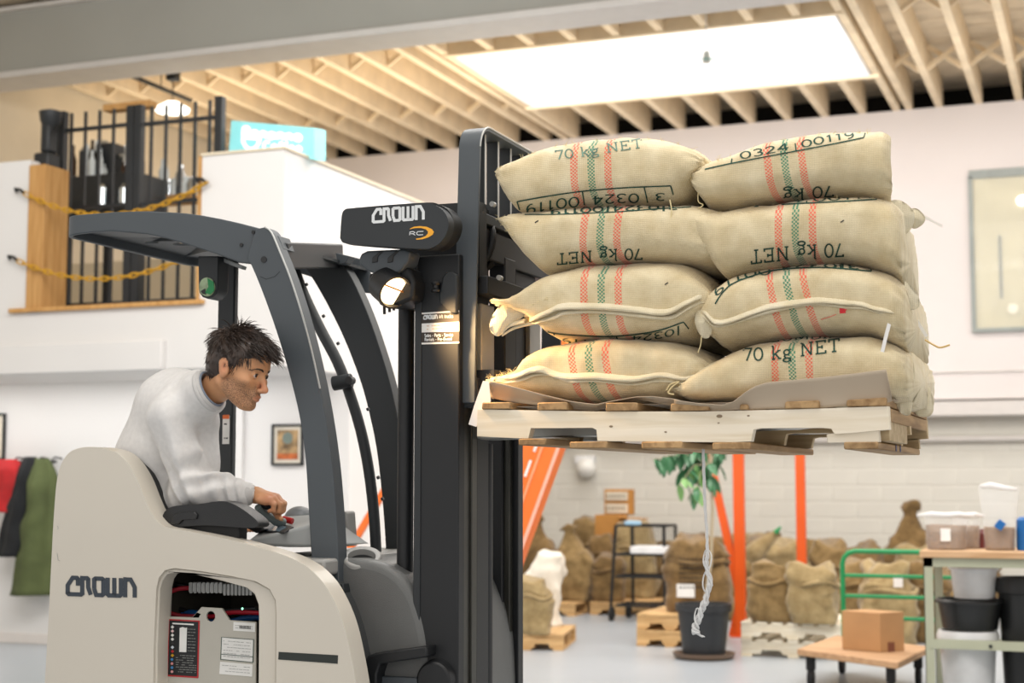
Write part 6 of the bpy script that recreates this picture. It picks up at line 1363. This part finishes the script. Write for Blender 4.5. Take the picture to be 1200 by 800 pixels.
# ---- head in its own frame: x forward, y to his left, z up, origin between the ears
def head_sdf(X, Y, Z):
    P = (X, Y, Z); A = np.abs(Y); Q = (X, A, Z)
    d = dell(P, (-.016, 0, .034), (.099, .078, .088))
    d = smn(d, dell(P, (.040, 0, .030), (.055, .062, .062)), .03)
    d = smn(d, dell(P, (.034, 0, -.042), (.060, .056, .068)), .03)
    d = smn(d, dcap(Q, (-.012, .054, -.052), (.062, .022, -.102), .018, .016), .028)
    d = smn(d, dell(P, (.078, 0, -.101), (.020, .022, .018)), .022)
    d = smn(d, dcap(Q, (.088, .010, .024), (.070, .046, .024), .008, .008), .014)
    d = smn(d, dell(Q, (.062, .046, -.022), (.024, .020, .018)), .022)
    d = smx(d, -dell(Q, (.100, .033, .004), (.022, .019, .0125)), .014)
    d = smn(d, dcap(P, (.088, 0, .012), (.116, 0, -.032), .0065, .0095), .010)
    d = smn(d, dell(P, (.117, 0, -.037), (.0125, .0115, .0105)), .008)
    d = smn(d, dell(Q, (.105, .0115, -.043), (.0105, .0075, .0075)), .006)
    d = smx(d, -dell(Q, (.110, .0065, -.0505), (.0055, .0032, .004)), .003)
    d = smn(d, dell(P, (.084, 0, -.066), (.018, .026, .020)), .012)
    d = smn(d, dell(P, (.0985, 0, -.0655), (.0065, .021, .0048)), .005)
    d = smn(d, dell(P, (.0968, 0, -.0768), (.0070, .018, .0055)), .005)
    d = smx(d, -dcap(P, (.107, -.020, -.0712), (.107, .020, -.0712), .0022), .003)
    d = smx(d, -dcap(P, (.104, -.012, -.088), (.104, .012, -.088), .0035), .008)
    d = smn(d, dell(Q, (.079, .0315, .003), (.0138, .0145, .0135)), .003)
    d = smx(d, -dcap(Q, (.0975, .022, .002), (.0900, .042, .001), .0033), .002)
    e = dell(Q, (-.006, .080, -.006), (.019, .0085, .031), -.25); e = smn(e, dell(Q, (-.012, .083, .010), (.018, .006, .019)), .006)
    e = smx(e, -dell(Q, (-.001, .092, -.002), (.009, .0085, .017), -.25), .004); e = smn(e, dell(Q, (-.002, .080, -.031), (.009, .006, .010)), .005)
    d = smn(d, e, .005)
    nk = dcap(P, (-.032, 0, -.045), (-.145, .05, -.150), .053, .052)
    d = smn(d, nk, .03)
    return d
HC = W(281, 432.5, 4.29); PIT = R(19); YAW = R(-3)
HM = Matrix.Translation(HC) @ Matrix.Rotation(YAW, 4, 'Z') @ Matrix.Rotation(PIT, 4, 'Y') @ Matrix.Rotation(R(-2), 4, 'X') @ Matrix.Scale(.975, 4)
m_skin = bpy.data.materials.new('skin'); m_skin.use_nodes = True
def skin():
    N = m_skin.node_tree; n = N.nodes; L = N.links; b = n['Principled BSDF']
    b.inputs['Roughness'].default_value = .5; b.inputs['Subsurface Weight'].default_value = .12; b.inputs['Subsurface Radius'].default_value = (.012, .005, .003); b.inputs['Subsurface Scale'].default_value = 1.
    at = n.new('ShaderNodeAttribute'); at.attribute_name = 'tone'; sp = n.new('ShaderNodeSeparateXYZ'); L.new(at.outputs['Vector'], sp.inputs[0])
    tc = n.new('ShaderNodeTexCoord'); nz = n.new('ShaderNodeTexNoise'); nz.inputs['Scale'].default_value = 420; L.new(tc.outputs['Object'], nz.inputs['Vector'])
    def mx(f, a, c):
        q = n.new('ShaderNodeMix'); q.data_type = 'RGBA'; L.new(f, q.inputs['Factor'])
        if isinstance(a, str): q.inputs['A'].default_value = lin(a)
        else: L.new(a, q.inputs['A'])
        q.inputs['B'].default_value = lin(c); return q.outputs['Result']
    r = n.new('ShaderNodeMapRange'); r.inputs[1].default_value = .35; r.inputs[2].default_value = .62; L.new(nz.outputs['Fac'], r.inputs[0])
    mu = n.new('ShaderNodeMath'); mu.operation = 'MULTIPLY'; L.new(r.outputs[0], mu.inputs[0]); L.new(sp.outputs[0], mu.inputs[1])
    c = mx(sp.outputs[2], 'd0996f', 'c97a62'); c = mx(mu.outputs[0], c, '5f4636'); c = mx(sp.outputs[1], c, 'b5695a'); L.new(c, b.inputs['Base Color'])
skin()
P, Fq = snet(head_sdf, (-.20, -.11, -.21), (.15, .11, .14), .0027)
def gs(a, c, r): return np.exp(-((a-c)/r)**2)
x, y, z = P[:, 0], P[:, 1], P[:, 2]; ay = np.abs(y)
jaw = np.clip((-.018-z+.62*(x-.02)*0)/.02, 0, 1)*np.clip((z+.125+.4*(.08-x)*.3)/.02, 0, 1)*np.clip((x+.012)/.02, 0, 1)
jaw *= 1-np.clip(1-(((x-.075)/.03)**2+((ay-.036)/.02)**2+((z+.028)/.022)**2), 0, 1)*.9
nose = np.clip(1-(((x-.115)/.03)**2+(y/.024)**2+((z+.03)/.03)**2), 0, 1)*2; jaw = np.clip(jaw*(1-np.clip(nose, 0, 1)), 0, 1)
must = np.clip((x-.07)/.01, 0, 1)*np.clip(1-((z+.061)/.011)**2, 0, 1)*(ay < .034)
must2 = must*(np.clip(1-nose, 0, 1))
lip = np.clip(1-(((x-.102)/.014)**2+(y/.024)**2+((z+.0715)/.0115)**2), 0, 1)*3; lip = np.clip(lip, 0, 1)
stub = np.clip(jaw*.85+must2*.8, 0, .95)*(1-lip)
red = np.clip(nose*.22+np.clip(1-(((x+.006)/.025)**2+((ay-.085)/.012)**2+((z)/.04)**2), 0, 1)*.45, 0, .8)
toneH = np.stack([stub, lip*.42, red], 1)
HV = [tuple(HM @ Vector(p)) for p in P.tolist()]; HF = [tuple(q) for q in Fq.tolist()]
# ---- torso, arms, legs (world frame)
w3 = lambda u, v, Y: np.array(W(u, v, Y))
pelvis = w3(178, 640, 4.52); chestL = w3(180, 560, 4.48); chestU = w3(208, 488, 4.44); shR = w3(203, 484, 4.29); shL = w3(228, 478, 4.62)
neckB = np.array(HM @ Vector((-.14, .05, -.155))); elR = w3(224, 573, 4.33); wrR = w3(300, 580, 4.46); elL = w3(226, 560, 4.70); wrL = w3(258, 606, 4.80)
hipR, hipL = pelvis+[0.02, -.10, -.02], pelvis+[.02, .10, -.02]; fz = .16
knR, knL = hipR+[.14, -.0, -.40], hipL+[.10, 0, -.42]; anR, anL = np.array([hipR[0]+.02, hipR[1], fz+.08]), np.array([hipL[0]+.02, hipL[1], fz+.08])
def body_sdf(X, Y, Z):
    P = (X, Y, Z); d = dcap(P, pelvis, chestL, .12, .115); d = smn(d, dcap(P, chestL, chestU, .115, .12), .05); d = smn(d, dcap(P, shR, shL, .055, .055), .05)
    d = smn(d, dcap(P, chestU, neckB, .05, .05), .03)
    for s_, e, w_ in ((shR, elR, wrR), (shL, elL, wrL)): d = smn(d, dcap(P, s_, e, .045, .038), .03); d = smn(d, dcap(P, e, w_, .038, .027), .02)
    for h_, k_, a_ in ((hipR, knR, anR), (hipL, knL, anL)): d = smn(d, dcap(P, h_, k_, .075, .055), .04); d = smn(d, dcap(P, k_, a_, .055, .04), .03)
    return d
Pb, Fb = snet(body_sdf, np.minimum.reduce([pelvis, anR, chestL])-.25, np.maximum.reduce([neckB, wrL, wrR, shL])+.16, .012)
# ---- right hand closed over the lever grip
gx = np.array(hk); fwd = np.array([.93, .18, -.30]); fwd /= np.linalg.norm(fwd); side = np.array([.08, .95, .06]); side -= fwd*(side@fwd); side /= np.linalg.norm(side); upv = np.cross(fwd, side); upv = upv if upv[2] > 0 else -upv
kc = gx+upv*.030+fwd*.012    # knuckle centre
def hand_sdf(X, Y, Z):
    P = (X, Y, Z); d = None
    wr = np.array(wrR)+np.array([.0, 0, .0])
    for i, (o, l1, l2, l3, r_) in enumerate(((-.030, .030, .020, .016, .0082), (-.010, .036, .024, .018, .0090), (.011, .038, .026, .019, .0093), (.031, .035, .024, .018, .0092))):
        k0 = kc+side*o+upv*(-.004 if i in (0, 3) else 0)+fwd*(-.008 if i == 0 else 0); k1 = k0+fwd*l1*.86-upv*l1*.42+upv*.004; k2 = k1-upv*l2*.92+fwd*l2*.12; k3 = k2-fwd*l3*.78-upv*l3*.45
        f_ = smn(dcap(P, k0, k1, r_+.0014, r_+.0006), dcap(P, k1, k2, r_+.0008, r_), .003); f_ = smn(f_, dcap(P, k2, k3, r_, r_-.0016), .003)
        pal = dcap(P, k0, wr*.72+k0*.28+side*o*.1, r_+.0035, .016); f_ = smn(f_, pal, .008); d = f_ if d is None else smn(d, f_, .0045)
    pc_ = (kc+wr)/2; d = smn(d, dcap(P, kc-upv*.006+side*-.016, wr, .014, .022), .014); d = smn(d, dcap(P, kc-upv*.006+side*.018, wr, .014, .022), .014)
    t0 = wr+fwd*.03+side*.025-upv*.010; t1 = t0+fwd*.034-upv*.026-side*.002; t2 = t1+fwd*.026-upv*.010-side*.016; t3 = t2+fwd*.018-side*.016
    d = smn(d, smn(dcap(P, t0, t1, .0145, .011), smn(dcap(P, t1, t2, .0108, .0098), dcap(P, t2, t3, .0098, .0078), .003), .004), .008)
    t0 = kc+side*-.034-upv*.012-fwd*.035; d = smn(d, dcap(P, t0, t0+fwd*.02, .014, .012), .012)
    back = wr-(kc-wr)/np.linalg.norm(kc-wr)*.09; return smn(d, dcap(P, wr, back, .0255, .030), .012)
lo = np.minimum.reduce([kc, gx, np.array(wrR)])-.085; hi = np.maximum.reduce([kc, gx, np.array(wrR)])+.085
Ph, Fh = snet(hand_sdf, lo, hi, .0024)
def handL(X, Y, Z):
    P = (X, Y, Z); w_ = wrL; k = w_+np.array([.08, 0, -.01]); d = dcap(P, w_, k, .022, .02)
    for i in range(4): a = k+np.array([0, -.03+.02*i, 0]); d = smn(d, smn(dcap(P, a, a+[.035, 0, -.012], .009), dcap(P, a+[.035, 0, -.012], a+[.05, 0, -.035], .0085, .0075), .003), .006)
    a = w_+np.array([.03, -.025, 0]); return smn(d, dcap(P, a, a+[.045, -.02, -.015], .012, .009), .008)
Pl, Fl = snet(handL, wrL-.06, wrL+[.19, .06, .05], .004)
gh = J((HV, HF), (Pb.tolist(), [tuple(q) for q in Fb.tolist()]), (Ph.tolist(), [tuple(q) for q in Fh.tolist()]), (Pl.tolist(), [tuple(q) for q in Fl.tolist()]))
MAN = thing('person', 'man with dark hair and stubble in a grey sweatshirt leaning out of the forklift cab', 'person', (float(pelvis[0]), float(pelvis[1]), fz))
bd = mk('body', gh, m_skin, MAN, ang=180)
tone = np.zeros((len(gh[0]), 3), np.float32); tone[:len(HV)] = toneH
kn = np.exp(-((np.array(Ph)-kc)@fwd/.03)**2)*.35; tone[len(HV)+len(Pb):len(HV)+len(Pb)+len(Ph), 2] = kn
bd.data.attributes.new('tone', 'FLOAT_VECTOR', 'POINT'); bd.data.attributes['tone'].data.foreach_set('vector', tone.ravel())
# ---- eyes, brows
def hp3(x, y, z): return HM @ Vector((x, y, z))
m_eye = mat('eye_white', 'cdbfb8', .2, spec=.8); m_iris = mat('dark_iris', '3a281d', .15, spec=.9)
for s_ in (-1, 1):
    c_ = hp3(.0792, s_*.0315, .0025); gaze = (HM.to_3x3() @ Vector((.93, -.16, .02))).normalized()
    V, Fc = lathe([(.0128*math.sin(R(a)), -.0128*math.cos(R(a))) for a in [.5]+list(range(12, 180, 12))+[179.5]], 20, (0, 0, 0), False)
    ey = mk('eye', ([tuple(c_+Vector(v)) for v in V], Fc), m_eye, MAN)
    q = gaze.to_track_quat('Z', 'Y'); V, Fc = lathe([(.0001, .01295), (.003, .0130), (.0055, .0121), (.0058, .0114)], 18, (0, 0, 0), False); mk('iris', ([tuple(c_+q @ Vector(v)) for v in V], Fc), m_iris, ey)
m_hair = mat('dark_brown_hair', '3a2b22', .42, vs=40, var=.25, spec=.6)
def lids(s_):
    up_ = [hp3(.0925-.0105*abs(t-.42)**2*3, s_*(.0205+.0235*t), .0062+.0026*math.sin(math.pi*t)-.001*t) for t in [i/8 for i in range(9)]]
    return tube(up_, [.0008]+[.0014]*7+[.0007], 6)
mk('eyelashes', J(lids(-1), lids(1)), m_hair, MAN)
def brow(s_):
    parts = []; rr = random.Random(4+s_)
    for i in range(70):
        t = i/70; p = Vector((.0975-.024*t**1.6, s_*(.012+.040*t), .0205+.0055*math.sin(math.pi*min(1, t*1.15))-.003*t)); p += Vector((.002, 0, rr.uniform(-.0030, .0030)*(1-.5*t)))
        d = Vector((-.004*t-.001, s_*.0068, .003*(1-2*t))); parts.append(tube([hp3(*p), hp3(*(p+d*.6+Vector((.001, 0, 0)))), hp3(*(p+d))], [.0009, .0008, .0003], 4, False))
    return J(*parts)
mk('eyebrows', J(brow(-1), brow(1)), m_hair, MAN, kind='stuff')
# ---- hair: a cap and swept strands
def hair_sdf(X, Y, Z):
    P = (X, Y, Z); Q = (X, np.abs(Y), Z)
    d = dell(P, (-.018, 0, .038), (.108, .086, .096)); d = smn(d, dell(P, (.034, 0, .062), (.056, .060, .048)), .03); d = smn(d, dell(P, (-.05, 0, -.01), (.062, .070, .06)), .03)
    d = d+.0035*np.sin(70*X+30*Y)*np.sin(55*Y+20*Z)+.002*np.sin(140*(X+Z))*np.sin(120*Y)
    d = smx(d, (.86*X-.50*Z-.035), .010); d = smx(d, -(Z+.062+.25*(X+.09)), .012); d = smx(d, .8*(X-.012)-.6*(Z-.012)-.018, .012)*1.0 if False else d
    d = smx(d, -dell(Q, (.020, .085, -.050), (.040, .04, .062)), .006); d = smx(d, -dell(Q, (-.006, .096, -.010), (.024, .026, .034)), .005)
    d = smx(d, -dell(Q, (.070, .075, .020), (.038, .035, .030)), .008)
    return d
Pq, Fq2 = snet(hair_sdf, (-.16, -.12, -.10), (.13, .12, .16), .004)
hairo = mk('hair', ([tuple(HM @ Vector(p)) for p in Pq.tolist()], [tuple(q) for q in Fq2.tolist()]), m_hair, MAN, ang=180)
rr = random.Random(12); parts = []; cen = Vector((-.018, 0, .03)); idxs = [rr.randrange(len(Pq)) for _ in range(3600)]
for ii, k in enumerate(idxs):
    p = Vector(Pq[k]); n_ = (p-cen).normalized()
    if p.z < -.052 and n_.z < -.6: continue
    top = max(0, min(1, (p.z-.05)/.05)); front = max(0, min(1, (p.x-.02)/.05)); back = max(0, min(1, (-p.x-.04)/.05))
    flow = Vector((1.0-1.5*back, rr.uniform(-.25, .25)+.2*(1 if p.y > 0 else -1)*(1-top), -.55+.45*top))
    if top < .4: flow = Vector((-.45+.2*rr.random(), 0, -1.))if p.x < .03 else Vector((.3, 0, -.9))
    flow = (flow-n_*flow.dot(n_)).normalized(); L = .023+.032*top+.012*front+.010*back*top
    if front > .5 and p.z > .055: L = .040+.022*rr.random(); flow = (Vector((1, rr.uniform(-.45, .25), .12))).normalized()
    L *= rr.uniform(.6, 1.25); lift = rr.uniform(.05, .35)+(.35 if rr.random() < .12 else 0)+.25*top*rr.random()
    pts = []; q = p-n_*.004; dcur = (flow+n_*lift*1.6).normalized(); nseg = 4
    for s_ in range(nseg+1):
        pts.append(HM @ q); q = q+dcur*(L/nseg); dcur = (dcur+Vector((rr.uniform(-.16, .16), rr.uniform(-.16, .16), -.14-(.04 if front > .5 else 0)))-n_*.12).normalized()
    w_ = rr.uniform(.0007, .0017); parts.append(tube(pts, [w_, w_*1.15, w_, w_*.7, .0002], 3, False))
mk('hair_strands', J(*parts), m_hair, hairo, kind='stuff', ang=180)
# ---- sweatshirt
def fold(X, Y, Z, a, dr, fr, amp, wid):
    a = np.array(a); q = ((X-a[0])**2+(Y-a[1])**2*.6+(Z-a[2])**2)/wid**2; s_ = (X*dr[0]+Y*dr[1]+Z*dr[2])*fr
    return amp*np.exp(-q)*np.sin(s_+3*np.sin(s_*.31+1.3))
b_lo = w3(176, 604, 4.5)
def shirt_sdf(X, Y, Z):
    P = (X, Y, Z); d = dcap(P, b_lo+[.0, 0, -.06], w3(186, 545, 4.47), .150, .145); d = smn(d, dcap(P, w3(186, 545, 4.47), w3(203, 482, 4.44), .140, .134), .06); d = smn(d, dcap(P, w3(232, 500, 4.44), w3(236, 548, 4.42), .068, .066), .05)
    d = smn(d, dcap(P, w3(206, 482, 4.33), w3(226, 476, 4.58), .078, .070), .05); d = smn(d, dcap(P, w3(210, 474, 4.42), np.array(HM @ Vector((-.098, 0.004, -.110))), .116, .073), .05)
    a = dcap(P, w3(200, 488, 4.27), elR+[.0, .0, .012], .076, .057); a = smn(a, dcap(P, elR+[.0, .0, .012], elR*.38+wrR*.62+[0, 0, .0], .064, .055), .03); a = smn(a, dcap(P, elR*.38+wrR*.62, wrR+(elR-wrR)*.16, .054, .040), .02)
    d = smn(d, dcap(P, w3(186, 592, 4.40), w3(214, 588, 4.38), .07, .065), .05); d = smn(d, a, .038)
    b = dcap(P, w3(226, 482, 4.62), elL, .072, .058); b = smn(b, dcap(P, elL, wrL, .056, .034), .03); d = smn(d, b, .025)
    d = d+fold(X, Y, Z, w3(222, 575, 4.25), (.9, .2, .45), 80, .018, .085)+fold(X, Y, Z, w3(262, 578, 4.36), (1, .3, .25), 105, .014, .06)+fold(X, Y, Z, w3(240, 540, 4.28), (-.45, .1, .9), 60, .015, .10)
    d = d+fold(X, Y, Z, w3(172, 598, 4.38), (.55, .2, 1.), 70, .017, .12)+fold(X, Y, Z, w3(200, 545, 4.3), (1, .1, .25), 44, .013, .16)+fold(X, Y, Z, w3(238, 470, 4.35), (.8, .3, -.6), 80, .010, .08)
    d = d+.0022*np.sin(23*X+9*Z+2*np.sin(17*Z))*np.sin(19*Y+13*Z)
    hN = HM.inverted(); m_ = np.array(hN); hx = m_[0][0]*X+m_[0][1]*Y+m_[0][2]*Z+m_[0][3]; hy = m_[1][0]*X+m_[1][1]*Y+m_[1][2]*Z+m_[1][3]; hz = m_[2][0]*X+m_[2][1]*Y+m_[2][2]*Z+m_[2][3]
    d = smx(d, (.72*(hx+.088)+.69*(hz+.101)), .006)
    d = smx(d, -dcap((hx, hy, hz), (-.032, 0, -.045), (-.100, 0, -.112), .0575, .055), .004)
    d = smx(d, -dcap(P, wrR+(wrR-elR)*-.25, wrR+(wrR-elR)*.3, .0265), .004)
    return d
lo = np.minimum.reduce([b_lo, elR])-.24; hi = np.maximum.reduce([neckB, wrL, wrR, shL])+.13; hi[2] += .05
Ps_, Fs_ = snet(shirt_sdf, lo, hi, .0062)
m_shirt = mat('pale_grey_fleece', 'e4e2e0', .95, vs=60, var=.03, bump=.25, bs=420, spec=.2); m_rib = mat('grey_ribbing', 'd2d0ce', .95, var=.03, bump=.4, bs=300, spec=.2)
sw = mk('sweatshirt', (Ps_.tolist(), [tuple(q) for q in Fs_.tolist()]), m_shirt, MAN, ang=180)
s_m = sw.modifiers.new('smooth', 'SMOOTH'); s_m.iterations = 2; s_m.factor = .4
def collar(rx, off, r_, m, name):
    c0_ = Vector((-.090, 0, -.103))+Vector((.72, 0, .69))*off; ax = Vector((.0, 1, 0)); ay_ = Vector((.69, 0, -.72))
    V, Fc = tube([HM @ (c0_+ax*math.cos(a)*rx+ay_*math.sin(a)*rx*1.04) for a in [2*math.pi*k/40 for k in range(41)]], r_, 8, False); mk(name, (V, Fc), m, sw, ang=180)
collar(.0645, -.006, .0095, m_rib, 'neck_rib'); collar(.062, .004, .0085, m_rib, 'neck_rib'); collar(.0585, .0125, .0045, mat('blue_grey_undershirt', '8791a0', .9), 'undershirt_edge')
ca = Vector(wrR)+Vector(elR-wrR).normalized()*.012; cb2 = Vector(wrR)+Vector(elR-wrR).normalized()*.055
mk('cuff', tube([ca, ca.lerp(cb2, .15), ca.lerp(cb2, .5), ca.lerp(cb2, .85), cb2], [.032, .037, .040, .042, .038], 24), m_rib, sw, ang=60)
def trouser(X, Y, Z):
    P = (X, Y, Z); d = dcap(P, pelvis, chestL*.6+pelvis*.4, .135, .135)
    for h_, k_, a_ in ((hipR, knR, anR), (hipL, knL, anL)): d = smn(d, dcap(P, h_, k_, .09, .068), .05); d = smn(d, dcap(P, k_, a_, .066, .06), .03)
    return d
Pt, Ft = snet(trouser, np.minimum(anR, hipR)-.2, np.maximum(hipL, knL)+.2, .014)
mk('trousers', (Pt.tolist(), [tuple(q) for q in Ft.tolist()]), mat('dark_denim', '2a2f38', .85, bump=.2, bs=200), MAN, ang=180)
for a_ in (anR, anL): mk('shoe', J(tube([Vector(a_)+Vector((-.06, 0, -.04)), Vector(a_)+Vector((0, 0, -.035)), Vector(a_)+Vector((.10, 0, -.05)), Vector(a_)+Vector((.19, 0, -.055))], [.03, .045, .042, .026], 14)), m_rubber, MAN, ang=60)
